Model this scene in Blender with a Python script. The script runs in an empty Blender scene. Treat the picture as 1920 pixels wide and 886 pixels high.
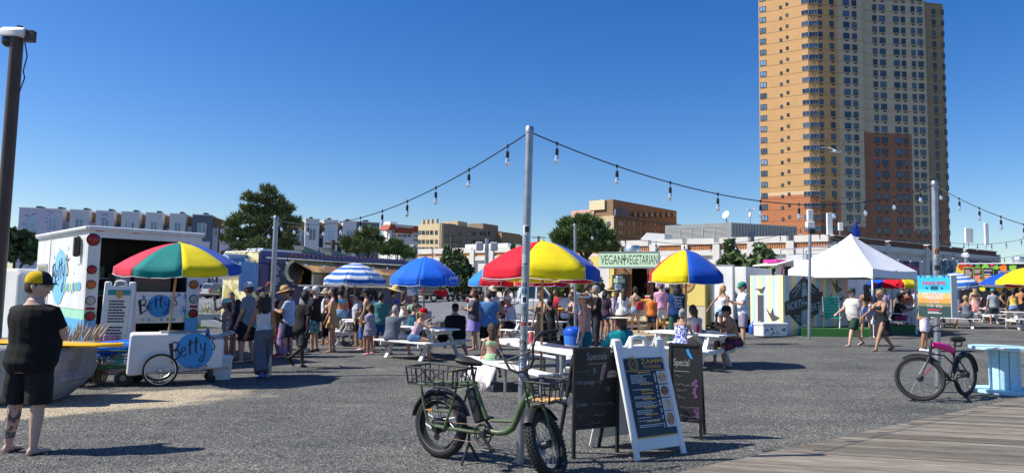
import bpy,bmesh,math,random
import numpy as np
from mathutils import Vector,Matrix,Euler,noise as mnoise
random.seed(7)
scene=bpy.context.scene
col=scene.collection
R=math.radians
# ---------------------------------------------------------------- camera
CAMZ,FPX,PITCH,ROLL=1.68,1300.0,math.atan(100.0/1300.0),0.0185
cr,sr,ct,st=math.cos(ROLL),math.sin(ROLL),math.cos(PITCH),math.sin(PITCH)
F_=Vector((0,ct,st));u0=Vector((0,-st,ct));r0=Vector((1,0,0))
U_=u0*cr-r0*sr;RT=r0*cr+u0*sr
cd=bpy.data.cameras.new('camera');cam=bpy.data.objects.new('camera',cd);col.objects.link(cam)
cd.sensor_width=36.0;cd.lens=36.0*FPX/1920.0;cd.clip_start=0.1;cd.clip_end=6000
cam.matrix_world=Matrix(((RT.x,U_.x,-F_.x,0),(RT.y,U_.y,-F_.y,0),(RT.z,U_.z,-F_.z,CAMZ),(0,0,0,1)))
scene.camera=cam
# ---------------------------------------------------------------- light
SUN_EL,SUN_AZ=R(47),R(-94.5)
w=bpy.data.worlds.new('World');scene.world=w;w.use_nodes=True
wn=w.node_tree.nodes;wl=w.node_tree.links;wn.clear()
sky=wn.new('ShaderNodeTexSky');sky.sky_type='NISHITA';sky.sun_disc=False
sky.sun_elevation=SUN_EL;sky.sun_rotation=SUN_AZ
sky.altitude=0;sky.air_density=1.0;sky.dust_density=0.55;sky.ozone_density=3.5
hs=wn.new('ShaderNodeHueSaturation');hs.inputs['Saturation'].default_value=1.38
hs.inputs['Hue'].default_value=0.512
bg=wn.new('ShaderNodeBackground');bg.inputs['Strength'].default_value=0.104
wo=wn.new('ShaderNodeOutputWorld')
wl.new(sky.outputs[0],hs.inputs['Color']);wl.new(hs.outputs[0],bg.inputs[0]);wl.new(bg.outputs[0],wo.inputs[0])
sd=Vector((math.sin(SUN_AZ)*math.cos(SUN_EL),math.cos(SUN_AZ)*math.cos(SUN_EL),math.sin(SUN_EL)))
sl=bpy.data.lights.new('sun','SUN');sl.energy=5.0;sl.angle=R(0.53);sl.color=(1.0,0.95,0.86)
so=bpy.data.objects.new('sun',sl);col.objects.link(so)
so.rotation_euler=sd.to_track_quat('Z','Y').to_euler();so.location=(-40,-10,60)
scene.view_settings.view_transform='Standard';scene.view_settings.look='None'
scene.view_settings.exposure=0.46;scene.view_settings.gamma=1.0
scene.cycles.max_bounces=6
# ---------------------------------------------------------------- placing helpers
K=sr/cr*ct
def gz(x,y):
 t=min(max((y-32)/30.0,0),1);t=t*t*(3-2*t)
 return K*min(max(x,-130),130)+0.75*t
def ray(u,v):
 return F_+RT*((u-960)/FPX)+U_*((443-v)/FPX)
def at(u,v,d):
 r=ray(u,v);t=d/r.y
 return Vector((r.x*t,d,CAMZ+r.z*t))
def G(u,v):
 r=ray(u,v);t=CAMZ/max(1e-4,(K*r.x-r.z))
 p=Vector((0,0,CAMZ))+r*t
 if p.y>32:
  best=None
  for d in np.arange(30,160,0.5):
   q=at(u,v,d)
   if q.z<=gz(q.x,q.y):best=q;break
  p=best or at(u,v,160)
 return p
def gp(x,y):return Vector((x,y,gz(x,y)))
def gud(u,d):
 p=at(u,560,d);return gp(p.x,d)
class Fac:
 def __init__(s,A,B,z0=None):
  s.A=Vector((A[0],A[1],0));s.B=Vector((B[0],B[1],0));s.d=(s.B-s.A).normalized();s.L=(s.B-s.A).length
  s.n=Vector((s.d.y,-s.d.x,0));s.z0=gz(A[0],A[1])if z0 is None else z0
  s.rz=math.atan2(s.d.y,s.d.x);s.loc0=(A[0],A[1],s.z0)
 def loc(s,u,v,off=0.0):
  r=ray(u,v);A=s.A+s.n*off;t=(A.dot(s.n))/(r.dot(s.n))
  p=Vector((0,0,CAMZ))+r*t
  return ((p-A).dot(s.d),p.z-s.z0)
 def rect(s,u0,v0,u1,v1,off=0.0):
  um,vm=(u0+u1)/2,(v0+v1)/2
  a=s.loc(u0,vm,off)[0];b=s.loc(u1,vm,off)[0];c=s.loc(um,v1,off)[1];d=s.loc(um,v0,off)[1]
  return a,c,b,d
 def root(s,*a,**k):return thing(*a,loc=s.loc0,rz=s.rz,**k)
def pfac(uA,dA,uB,dB,z0=None):
 a=at(uA,543,dA);b=at(uB,543,dB);return Fac((a.x,a.y),(b.x,b.y),z0)
# ---------------------------------------------------------------- materials
MC={}
def mat(name,c,rough=0.6,metal=0.0,var=0.12,vs=6.0,bump=0.0,bs=40.0,c2=None,thr=None,trans=0.0,island=0.0,orand=0.0,coat=0.0,spec=0.5,stretch=None,emis=None):
 key=name
 if key in MC:return MC[key]
 m=bpy.data.materials.new(name);m.use_nodes=True;nt=m.node_tree;n=nt.nodes;l=nt.links
 b=n['Principled BSDF'];b.inputs['Roughness'].default_value=rough;b.inputs['Metallic'].default_value=metal
 b.inputs['Specular IOR Level'].default_value=spec
 if coat:b.inputs['Coat Weight'].default_value=coat
 if trans:b.inputs['Transmission Weight'].default_value=trans
 c=tuple(c)+(1,)
 tc=n.new('ShaderNodeTexCoord');co=tc.outputs['Object']
 if stretch:
  mp=n.new('ShaderNodeMapping');mp.inputs['Scale'].default_value=stretch;l.new(co,mp.inputs[0]);co=mp.outputs[0]
 if var or c2:
  nz=n.new('ShaderNodeTexNoise');nz.inputs['Scale'].default_value=vs;nz.inputs['Detail'].default_value=5;l.new(co,nz.inputs['Vector'])
  rp=n.new('ShaderNodeValToRGB');l.new(nz.outputs['Fac'],rp.inputs[0])
  e=rp.color_ramp.elements
  if c2:
   e[0].color=c;e[1].color=tuple(c2)+(1,);t=thr or 0.5;e[0].position=t-0.03;e[1].position=t+0.03
  else:
   e[0].color=tuple(x*(1-var)for x in c[:3])+(1,);e[1].color=tuple(min(1,x*(1+var))for x in c[:3])+(1,);e[0].position=.3;e[1].position=.7
  out=rp.outputs[0]
  if island:
   gn=n.new('ShaderNodeNewGeometry');hv=n.new('ShaderNodeHueSaturation');mr=n.new('ShaderNodeMapRange')
   mr.inputs['To Min'].default_value=1-island;mr.inputs['To Max'].default_value=1+island
   l.new(gn.outputs['Random Per Island'],mr.inputs[0]);l.new(mr.outputs[0],hv.inputs['Value']);l.new(out,hv.inputs['Color']);out=hv.outputs[0]
  if orand:
   oi=n.new('ShaderNodeObjectInfo');hv=n.new('ShaderNodeHueSaturation');rr_=n.new('ShaderNodeValToRGB');q=rr_.color_ramp;q.interpolation='CONSTANT';q.elements[0].color=(.25,)*3+(1,);q.elements[1].position=.3;q.elements[1].color=(.5,)*3+(1,)
   for p_,v_ in ((.62,.8),(.82,1.0)):q.elements.new(p_).color=(v_,)*3+(1,)
   ml=n.new('ShaderNodeMath');ml.operation='MULTIPLY';ml.inputs[1].default_value=1+orand;l.new(oi.outputs['Random'],rr_.inputs[0]);l.new(rr_.outputs[0],ml.inputs[0]);l.new(ml.outputs[0],hv.inputs['Value']);l.new(out,hv.inputs['Color']);out=hv.outputs[0]
  l.new(out,b.inputs['Base Color'])
 else:b.inputs['Base Color'].default_value=c
 if bump:
  nb=n.new('ShaderNodeTexNoise');nb.inputs['Scale'].default_value=bs;nb.inputs['Detail'].default_value=4;l.new(co,nb.inputs['Vector'])
  bp=n.new('ShaderNodeBump');bp.inputs['Strength'].default_value=bump;bp.inputs['Distance'].default_value=0.02
  l.new(nb.outputs['Fac'],bp.inputs['Height']);l.new(bp.outputs[0],b.inputs['Normal'])
 if emis:b.inputs['Emission Color'].default_value=tuple(emis)+(1,);b.inputs['Emission Strength'].default_value=1
 MC[key]=m;return m
def hexc(h):
 h=h.lstrip('#');return tuple(((int(h[i:i+2],16)/255.0)+0.055)**2.4/1.055**2.4 if int(h[i:i+2],16)>10 else int(h[i:i+2],16)/255/12.92 for i in (0,2,4))
def paint(name,c,**k):
 if isinstance(c,str):c=hexc(c)
 k.setdefault('rough',.45);k.setdefault('var',.06);k.setdefault('vs',2.5)
 return mat(name,c,**k)
def cloth(c,pat=None,c2=None):
 if isinstance(c,str):c=hexc(c)
 nm='cloth_%d_%d_%d_%s'%(c[0]*999,c[1]*999,c[2]*999,pat)
 if pat=='floral':return mat(nm,c,.85,c2=c2 or (.7,.7,.7),vs=22,thr=.52,bump=.2,bs=60,spec=.2)
 return mat(nm,c,.88,var=.12,vs=9,bump=.25,bs=55,spec=.2)
# ---------------------------------------------------------------- mesh builder
class MB:
 def __init__(s):s.v=[];s.f=[];s.mi=[];s.cur=0;s.M=None
 def add(s,vs,fs,mi=None):
  o=len(s.v);M=s.M
  if M is not None:vs=[M@Vector(p)for p in vs]
  s.v.extend([tuple(p)for p in vs]);s.f.extend([tuple(i+o for i in f)for f in fs]);s.mi.extend([s.cur if mi is None else mi]*len(fs));return s
 def box(s,x0,y0,z0,x1,y1,z1,mi=None):
  return s.add([(x0,y0,z0),(x1,y0,z0),(x1,y1,z0),(x0,y1,z0),(x0,y0,z1),(x1,y0,z1),(x1,y1,z1),(x0,y1,z1)],[(0,3,2,1),(4,5,6,7),(0,1,5,4),(1,2,6,5),(2,3,7,6),(3,0,4,7)],mi)
 def cbox(s,x0,y0,z0,x1,y1,z1,c=.01,mi=None):
  vs=[]
  for X,sx in ((x0,1),(x1,-1)):
   for Y,sy in ((y0,1),(y1,-1)):
    for Z,sz in ((z0,1),(z1,-1)):
     vs+=[(X,Y+sy*c,Z+sz*c),(X+sx*c,Y,Z+sz*c),(X+sx*c,Y+sy*c,Z)]
  bm=bmesh.new();bv=[bm.verts.new(p)for p in vs]
  r=bmesh.ops.convex_hull(bm,input=bv);bm.verts.index_update()
  fs=[[v.index for v in f.verts]for f in bm.faces];vv=[v.co[:]for v in bm.verts];bm.free()
  return s.add(vv,fs,mi)
 def obox(s,c,sz,e=(0,0,0),mi=None):
  Rm=Euler(e).to_matrix();h=[x/2 for x in sz];c=Vector(c)
  vs=[c+Rm@Vector((a*h[0],b*h[1],d*h[2]))for a,b,d in ((-1,-1,-1),(1,-1,-1),(1,1,-1),(-1,1,-1),(-1,-1,1),(1,-1,1),(1,1,1),(-1,1,1))]
  return s.add(vs,[(0,3,2,1),(4,5,6,7),(0,1,5,4),(1,2,6,5),(2,3,7,6),(3,0,4,7)],mi)
 def beam(s,p,q,w,h,up=(0,0,1),mi=None):
  p,q=Vector(p),Vector(q);d=(q-p).normalized();up=Vector(up)
  if abs(d.dot(up))>.99:up=Vector((0,1,0))
  a=d.cross(up).normalized();b=a.cross(d).normalized();a*=w/2;b*=h/2
  vs=[p-a-b,p+a-b,p+a+b,p-a+b,q-a-b,q+a-b,q+a+b,q-a+b]
  return s.add(vs,[(0,1,2,3),(7,6,5,4),(0,4,5,1),(1,5,6,2),(2,6,7,3),(3,7,4,0)],mi)
 def loft(s,rings,cap=True,closed=True,mi=None):
  n=len(rings[0]);vs=[p for r in rings for p in r];fs=[]
  for i in range(len(rings)-1):
   for j in range(n if closed else n-1):
    k=(j+1)%n;fs.append((i*n+j,i*n+k,(i+1)*n+k,(i+1)*n+j))
  if cap:fs.append(tuple(range(n-1,-1,-1)));fs.append(tuple((len(rings)-1)*n+j for j in range(n)))
  return s.add(vs,fs,mi)
 def tube(s,pts,r,n=8,cap=True,mi=None,close=False):
  pts=[Vector(p)for p in pts];m=len(pts)
  if not hasattr(r,'__len__'):r=[r]*m
  rings=[];a=None
  for i,p in enumerate(pts):
   if close:t=pts[(i+1)%m]-pts[i-1]
   else:t=pts[min(i+1,m-1)]-pts[max(i-1,0)]
   t=t.normalized()if t.length>1e-9 else Vector((0,0,1))
   if a is None:
    a=t.cross(Vector((0,0,1)));
    if a.length<.05:a=t.cross(Vector((0,1,0)))
   a=(a-t*a.dot(t)).normalized();b=t.cross(a)
   rings.append([p+(a*math.cos(2*math.pi*j/n)+b*math.sin(2*math.pi*j/n))*r[i]for j in range(n)])
  if close:rings.append(rings[0]);cap=False
  return s.loft(rings,cap,mi=mi)
 def lathe(s,prof,n=16,c=(0,0,0),axis='z',mi=None):
  rings=[]
  for r,z in prof:
   ring=[]
   for j in range(n):
    a=2*math.pi*j/n;x,y=max(r,1e-4)*math.cos(a),max(r,1e-4)*math.sin(a)
    q=(x,y,z)if axis=='z' else ((x,z,-y)if axis=='y' else (z,x,y))
    ring.append((q[0]+c[0],q[1]+c[1],q[2]+c[2]))
   rings.append(ring)
  return s.loft(rings,True,mi=mi)
 def sphere(s,c,rx,ry=None,rz=None,nu=12,nv=8,mi=None):
  ry=ry or rx;rz=rz or rx;rings=[]
  for i in range(nv+1):
   t=math.pi*(i/nv);t=min(max(t,.04),math.pi-.04)
   rings.append([(c[0]+rx*math.sin(t)*math.cos(2*math.pi*j/nu),c[1]+ry*math.sin(t)*math.sin(2*math.pi*j/nu),c[2]-rz*math.cos(t))for j in range(nu)])
  return s.loft(rings,True,mi=mi)
 def torus(s,c,ax,Rr,r,n=28,m=8,mi=None):
  ax=Vector(ax).normalized();a=ax.orthogonal().normalized();b=ax.cross(a);c=Vector(c)
  rings=[]
  for i in range(n):
   t=2*math.pi*i/n;d=a*math.cos(t)+b*math.sin(t)
   rings.append([c+d*(Rr+r*math.cos(2*math.pi*j/m))+ax*r*math.sin(2*math.pi*j/m)for j in range(m)])
  rings.append(rings[0]);return s.loft(rings,False,mi=mi)
 def prism(s,poly,y0,y1,mi=None):
  n=len(poly);A=sum(poly[i][0]*poly[(i+1)%n][1]-poly[(i+1)%n][0]*poly[i][1]for i in range(n))
  if A<0:poly=poly[::-1]
  vs=[(x,y0,z)for x,z in poly]+[(x,y1,z)for x,z in poly]
  fs=[tuple(range(n)),tuple(range(2*n-1,n-1,-1))]+[(i,i+n,(i+1)%n+n,(i+1)%n)for i in range(n)]
  return s.add(vs,fs,mi)
 def disc(s,c,r,y0,y1,n=32,rz=None,mi=None):
  rz=rz or r
  return s.prism([(c[0]+r*math.cos(2*math.pi*i/n),c[1]+rz*math.sin(2*math.pi*i/n))for i in range(n)],y0,y1,mi)
 def stroke(s,pts,w,y0,y1,mi=None):
  m=len(pts)
  if not hasattr(w,'__len__'):w=[w]*m
  L=[];Rr=[]
  for i in range(m):
   a=pts[max(i-1,0)];b=pts[min(i+1,m-1)];dx,dz=b[0]-a[0],b[1]-a[1];k=math.hypot(dx,dz)or 1
   L.append((pts[i][0]-dz/k*w[i]/2,pts[i][1]+dx/k*w[i]/2));Rr.append((pts[i][0]+dz/k*w[i]/2,pts[i][1]-dx/k*w[i]/2))
  for i in range(m-1):s.prism([L[i],L[i+1],Rr[i+1],Rr[i]],y0,y1,mi)
  return s
 def text(s,t,x0,z0,x1,z1,y0,y1=None,mi=None,shear=0,slope=0,bold=0):
  vs,fs=text_mesh(t,bold)
  xs=[p[0]for p in vs];zs=[p[1]for p in vs];a,b,c,d=min(xs),max(xs),min(zs),max(zs)
  out=[]
  for p in vs:
   fx=(p[0]-a)/(b-a or 1);fz=(p[1]-c)/(d-c or 1)
   out.append((x0+fx*(x1-x0)+shear*fz*(z1-z0),y0,z0+fz*(z1-z0)+slope*fx*(x1-x0)))
  return s.add(out,fs,mi)
 def build(s,name,mats,parent=None,smooth=False,loc=None,rz=0):
  me=bpy.data.meshes.new(name);me.from_pydata(s.v,[],s.f)
  if not isinstance(mats,(list,tuple)):mats=[mats]
  for m in mats:me.materials.append(m)
  if any(s.mi):me.polygons.foreach_set('material_index',s.mi)
  if smooth:smooth_mesh(me,smooth)
  o=bpy.data.objects.new(name,me);col.objects.link(o)
  if parent:o.parent=parent
  if loc is not None:o.location=loc
  if rz:o.rotation_euler.z=rz
  if name.endswith(('_lettering','_print','_writing','_chalk','stars','_joint')):o['kind']='stuff'
  return o
def smooth_mesh(me,ang):
 if ang is True:ang=40
 me.polygons.foreach_set('use_smooth',[True]*len(me.polygons))
 bm=bmesh.new();bm.from_mesh(me);bm.normal_update();c=math.cos(R(ang))
 for e in bm.edges:
  if len(e.link_faces)==2 and e.link_faces[0].normal.dot(e.link_faces[1].normal)<c:e.smooth=False
 bm.to_mesh(me);bm.free()
TX={}
def text_mesh(t,bold=0):
 if (t,bold)in TX:return TX[(t,bold)]
 cu=bpy.data.curves.new('lettering','FONT');cu.body=t;cu.size=1;cu.resolution_u=3;cu.offset=bold;cu.fill_mode='FRONT'
 ob=bpy.data.objects.new('lettering',cu);col.objects.link(ob)
 dg=bpy.context.evaluated_depsgraph_get();me=bpy.data.meshes.new_from_object(ob.evaluated_get(dg))
 r=([tuple(v.co)for v in me.vertices],[tuple(p.vertices)for p in me.polygons])
 bpy.data.objects.remove(ob);bpy.data.meshes.remove(me);bpy.data.curves.remove(cu)
 TX[(t,bold)]=r;return r
def tag(o,label=None,cat=None,group=None,kind=None):
 if label:o['label']=label
 if cat:o['category']=cat
 if group:o['group']=group
 if kind:o['kind']=kind
 return o
def thing(name,label,cat,group=None,loc=(0,0,0),rz=0):
 o=bpy.data.objects.new(name,None);col.objects.link(o);o.empty_display_size=.1
 o.location=loc;o.rotation_euler.z=rz
 return tag(o,label,cat,group)
def inst(me_ob,name,parent,loc=(0,0,0),rot=None,scale=None,mat_=None):
 o=bpy.data.objects.new(name,me_ob.data);col.objects.link(o);o.parent=parent;o.location=loc
 if rot is not None:o.rotation_euler=rot
 if scale is not None:o.scale=scale
 return o
# pre-compute all lettering once, while the scene is still empty
for t_ in ["VEGAN","VEGETARIAN","ORGANIC","LOCAL","VIBES - BREAKFAST","SPROUT","ZAMM","FOODS","NORTH","EATS","SOUND BITES","LIVE MUSIC","FRIDAYS","5-7 PM","7/18 - 8/26","COMB","Special","Specials","5","Hot sausage - 15","15","Combo","Z","ARTISANAL ICE POPS","LOBBOY","Asbury","Park","Fest","Club","7","Menu"]:text_mesh(t_);text_mesh(t_,.02)
M_white=paint('white_paint',(.78,.78,.76),rough=.5,var=.05)
M_black=paint('black_metal',(.015,.015,.016),rough=.4)
M_steel=mat('galvanised_steel',(.36,.38,.40),.42,.75,.15,9,bump=.05)
M_wood=mat('pole_wood',(.42,.27,.13),.6,var=.2,vs=5,stretch=(12,12,1))
M_alu=mat('aluminium',(.6,.6,.6),.35,.9,.06)
M_rubber=mat('tyre_rubber',(.018,.018,.018),.8,var=.2,vs=30,bump=.3,bs=60)
M_glassd=mat('dark_glass',(.02,.03,.04),.08,var=.3,vs=1.5,spec=.8)
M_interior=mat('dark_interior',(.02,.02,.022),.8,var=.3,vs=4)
M_chrome=mat('chrome',(.7,.7,.7),.15,1.0,0)
#  ground
def gravel_mat():
 m=bpy.data.materials.new('grey_gravel');m.use_nodes=True;nt=m.node_tree;n=nt.nodes;l=nt.links;b=n['Principled BSDF']
 b.inputs['Roughness'].default_value=.92;b.inputs['Specular IOR Level'].default_value=.2
 tc=n.new('ShaderNodeTexCoord');co=tc.outputs['Object']
 def noise(sc,det=4):
  z=n.new('ShaderNodeTexNoise');z.inputs['Scale'].default_value=sc;z.inputs['Detail'].default_value=det;l.new(co,z.inputs['Vector']);return z.outputs['Fac']
 def ramp(s,stops):
  r=n.new('ShaderNodeValToRGB');l.new(s,r.inputs[0]);e=r.color_ramp.elements
  while len(e)<len(stops):e.new(.5)
  for i,(p,c)in enumerate(stops):e[i].position=p;e[i].color=tuple(c)+(1,)
  return r.outputs[0]
 def mix(f,a,c,t='MIX'):
  x=n.new('ShaderNodeMix');x.data_type='RGBA';x.blend_type=t
  if hasattr(f,'links'):l.new(f,x.inputs[0])
  else:x.inputs[0].default_value=f
  l.new(a,x.inputs[6]);l.new(c,x.inputs[7]);return x.outputs[2]
 vor=n.new('ShaderNodeTexVoronoi');vor.inputs['Scale'].default_value=74;l.new(co,vor.inputs['Vector'])
 sep=n.new('ShaderNodeSeparateColor');l.new(vor.outputs['Color'],sep.inputs[0])
 stone=ramp(sep.outputs[0],[(0,(.046,.048,.047)),(.5,(.09,.092,.089)),(.84,(.142,.142,.134)),(.98,(.34,.33,.31))])
 big=ramp(noise(.55,6),[(.3,(.72,.74,.77)),(.7,(1.25,1.22,1.15))])
 mid=ramp(noise(6,5),[(.3,(.88,.88,.89)),(.72,(1.12,1.11,1.09))])
 mpn=n.new('ShaderNodeMapping');mpn.inputs['Scale'].default_value=(.35,2.2,1);mpn.inputs['Rotation'].default_value=(0,0,.25);l.new(co,mpn.inputs[0]);zs=n.new('ShaderNodeTexNoise');zs.inputs['Scale'].default_value=1.1;zs.inputs['Detail'].default_value=6;zs.inputs['Roughness'].default_value=.6;l.new(mpn.outputs[0],zs.inputs['Vector'])
 trk=ramp(zs.outputs['Fac'],[(.32,(.82,.83,.84)),(.5,(1,1,1)),(.72,(1.17,1.16,1.12))]);stone=mix(1.0,stone,trk,'MULTIPLY')
 dark=mix(1.0,mix(1.0,stone,big,'MULTIPLY'),mid,'MULTIPLY')
 tan=ramp(sep.outputs[0],[(0,(.16,.12,.075)),(.5,(.38,.31,.21)),(.9,(.56,.49,.36)),(1,(.66,.6,.48))])
 sp=n.new('ShaderNodeSeparateXYZ');l.new(co,sp.inputs[0])
 def math_(op,a,bb,v=None):
  x=n.new('ShaderNodeMath');x.operation=op
  for i,q in enumerate((a,bb)):
   if hasattr(q,'links'):l.new(q,x.inputs[i])
   else:x.inputs[i].default_value=q
  return x.outputs[0]
 ax=TANX;dx=math_('MULTIPLY',math_('SUBTRACT',sp.outputs[0],ax[0]),1/ax[2]);dy=math_('MULTIPLY',math_('SUBTRACT',math_('ADD',sp.outputs[1],math_('MULTIPLY',sp.outputs[0],-0.5)),ax[1]-0.5*ax[0]),1/ax[3])
 dist=math_('ADD',math_('POWER',math_('ABSOLUTE',dx,0),2),math_('POWER',math_('ABSOLUTE',dy,0),2))
 dist=math_('ADD',dist,math_('MULTIPLY',math_('SUBTRACT',noise(1.3,6),.5),2.2))
 msk=n.new('ShaderNodeMapRange');msk.inputs['From Min'].default_value=1.25;msk.inputs['From Max'].default_value=.75;l.new(dist,msk.inputs[0])
 l.new(mix(msk.outputs[0],dark,tan),b.inputs['Base Color'])
 bp=n.new('ShaderNodeBump');bp.inputs['Strength'].default_value=.75;bp.inputs['Distance'].default_value=.009
 hh=math_('ADD',math_('MULTIPLY',vor.outputs['Distance'],-1.0),math_('MULTIPLY',noise(5,5),.9));l.new(hh,bp.inputs['Height']);l.new(bp.outputs[0],b.inputs['Normal'])
 return m
tp=G(215,770);TANX=(tp.x-1.4,tp.y+.3,2.7,1.15)
mb=MB()
xs=[-2500,-900,-400,-200,-130]+list(np.arange(-100,101,4))+[130,200,400,900,2500]
ys=[-60,-25,-10]+list(np.arange(0,70,2))+[75,85,100,130,180,260,400,800,1500,3500]
for y in ys:
 for x in xs:mb.v.append((x,y,gz(x,y)))
nx=len(xs)
for j in range(len(ys)-1):
 for i in range(nx-1):mb.f.append((j*nx+i,j*nx+i+1,(j+1)*nx+i+1,(j+1)*nx+i));mb.mi.append(0)
gr=mb.build('ground',gravel_mat(),smooth=180);tag(gr,kind='structure')
# asphalt parking lot beyond the food trucks, lying 6 mm above the gravel
mb=MB();M_asph=mat('grey_asphalt',(.15,.155,.16),.9,var=.18,vs=1.2,bump=.2,bs=60)
ya=list(np.arange(35,130,2.5));xa=list(np.arange(-100,44,4))
for y in ya:
 for x in xa:mb.v.append((x,y,gz(x,y)+.012+max(0,(y-35))*.0004))
nx=len(xa)
for j in range(len(ya)-1):
 for i in range(nx-1):mb.f.append((j*nx+i,j*nx+i+1,(j+1)*nx+i+1,(j+1)*nx+i));mb.mi.append(0)
tag(mb.build('parking_lot',M_asph,smooth=180),kind='structure')
mb=MB()
for x in np.arange(-60,20,2.9):
 for y in np.arange(56,61,1):mb.add([(x,y,gz(x,y)+.05),(x+.12,y,gz(x,y)+.05),(x+.12,y+1,gz(x,y+1)+.05),(x,y+1,gz(x,y+1)+.05)],[(0,1,2,3)])
tag(mb.build('parking_lines',paint('road_paint',(.7,.7,.66))),kind='structure')
# loose stones on the near gravel
mb=MB();rr=random.Random(3)
for i in range(9500):
 d=5.6+7*rr.random()**1.6;x=(rr.random()*1.7-.85)*d*.95
 if x>(d-5.0)*1.25-.2 and x>0.5:continue
 r=rr.uniform(.004,.013);z=gz(x,d)+r*.3;a=rr.random()*6
 vs=[(x+r*math.cos(a),d+r*math.sin(a),z),(x-r*math.sin(a)*rr.uniform(.6,1),d+r*math.cos(a),z),(x-r*math.cos(a),d-r*math.sin(a),z),(x+r*math.sin(a),d-r*math.cos(a)*rr.uniform(.5,1),z),(x,d,z+r*rr.uniform(.5,.9))]
 mb.add(vs,[(0,1,4),(1,2,4),(2,3,4),(3,0,4)])
tag(mb.build('gravel_stones',mat('loose_stone',(.16,.16,.152),.9,island=.9,var=.2,vs=3)),kind='stuff')
# ---- boardwalk of weathered planks laid on the skew
def plank_mat():
 m=bpy.data.materials.new('weathered_plank');m.use_nodes=True;nt=m.node_tree;n=nt.nodes;l=nt.links;b=n['Principled BSDF']
 b.inputs['Roughness'].default_value=.85;b.inputs['Specular IOR Level'].default_value=.25
 tc=n.new('ShaderNodeTexCoord');mp=n.new('ShaderNodeMapping');mp.inputs['Scale'].default_value=(.9,16,16);l.new(tc.outputs['Object'],mp.inputs[0])
 oi=n.new('ShaderNodeObjectInfo');ad=n.new('ShaderNodeVectorMath');ad.operation='ADD';l.new(mp.outputs[0],ad.inputs[0])
 sc=n.new('ShaderNodeVectorMath');sc.operation='SCALE';sc.inputs[0].default_value=(37,11,5);l.new(oi.outputs['Random'],sc.inputs['Scale']);l.new(sc.outputs[0],ad.inputs[1])
 z=n.new('ShaderNodeTexNoise');z.inputs['Scale'].default_value=3;z.inputs['Detail'].default_value=7;z.inputs['Roughness'].default_value=.65;l.new(ad.outputs[0],z.inputs['Vector'])
 r=n.new('ShaderNodeValToRGB');e=r.color_ramp.elements;e.new(.5);e[0].position=.28;e[0].color=(.085,.072,.056,1);e[1].position=.5;e[1].color=(.195,.17,.135,1);e[2].position=.74;e[2].color=(.34,.31,.255,1)
 l.new(z.outputs['Fac'],r.inputs[0])
 hv=n.new('ShaderNodeHueSaturation');mr=n.new('ShaderNodeMapRange');mr.inputs['To Min'].default_value=.62;mr.inputs['To Max'].default_value=1.28;l.new(oi.outputs['Random'],mr.inputs[0]);l.new(mr.outputs[0],hv.inputs['Value']);l.new(r.outputs[0],hv.inputs['Color'])
 l.new(hv.outputs[0],b.inputs['Base Color'])
 bp=n.new('ShaderNodeBump');bp.inputs['Strength'].default_value=.5;bp.inputs['Distance'].default_value=.006;l.new(z.outputs['Fac'],bp.inputs['Height']);l.new(bp.outputs[0],b.inputs['Normal'])
 return m
E0=G(1290,886);E1=G(1920,747);ed=(E1-E0).normalized()
pa=G(1660,818);pb=G(1920,831);pd=(pb-pa);pd.z=0;pd.normalize()
ang=math.atan2(pd.y,pd.x);bw=thing('boardwalk',None,None,loc=(E0.x,E0.y,gz(E0.x,E0.y)),rz=ang);bw['kind']='structure'
MP=plank_mat();ea=math.atan2(ed.y,ed.x)-ang;W=.142;rr=random.Random(5)
k0,k1=-16,46;tilt=math.atan(K)
for k in range(k0,k1):
 y0=k*W+.004;y1=(k+1)*W-.004
 xa0=y0/math.tan(ea);xa1=y1/math.tan(ea);j=rr.uniform(-.012,.012);dz=rr.uniform(-.003,.003)
 Ln=9.0-abs(k)*.03;mbp=MB();zb,zt=-.02,.03+dz
 kx=K*math.cos(ang);ky=-K*math.sin(ang)
 P=[(xa0+j,y0),(xa0+Ln,y0),(xa1+Ln,y1),(xa1+j,y1)]
 vs=[(x,y,zb+kx*x+ky*y)for x,y in P]+[(x,y,zt+kx*x+ky*y)for x,y in P]
 mbp.add(vs,[(0,3,2,1),(4,5,6,7),(0,1,5,4),(1,2,6,5),(2,3,7,6),(3,0,4,7)])
 mbp.build('plank',MP,bw)
#  windows helper
def window_mesh(name,w_,h_,panes=2,frame=.07,dep=.12,fm=None,gm=None):
 mb=MB();f=frame
 mb.box(0,0,0,f,dep,h_,0);mb.box(w_-f,0,0,w_,dep,h_,0);mb.box(f,0,0,w_-f,dep,f,0);mb.box(f,0,h_-f,w_-f,dep,h_,0)
 for i in range(1,panes):x=w_*i/panes;mb.box(x-f/2,.01,f,x+f/2,dep,h_-f,0)
 mb.box(f,dep*.45,f,w_-f,dep*.9,h_-f,1)
 return mb
M_gfr=paint('grey_window_frame',(.28,.3,.32));M_wfr=paint('white_window_frame',(.7,.7,.7));M_dfr=paint('dark_window_frame',(.03,.035,.04))
M_glass=mat('window_glass',(.05,.075,.1),.06,var=.5,vs=.35,spec=1.0,orand=1.2);M_glassb=mat('sky_tinted_glass',(.16,.26,.36),.06,var=.35,vs=.6,spec=1.0,orand=.6)  # second glass is paler: reflected sky put into its colour
WM={}
def win(parent,fac,u0,v0,u1,v1,panes=2,fr=None,gl=None,off=0.0,name='window',y=None,frame=.07):
 a,c,b,d=fac.rect(u0,v0,u1,v1,off);return winm(parent,a,c,b,d,panes,fr,gl,off,name,frame)
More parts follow.
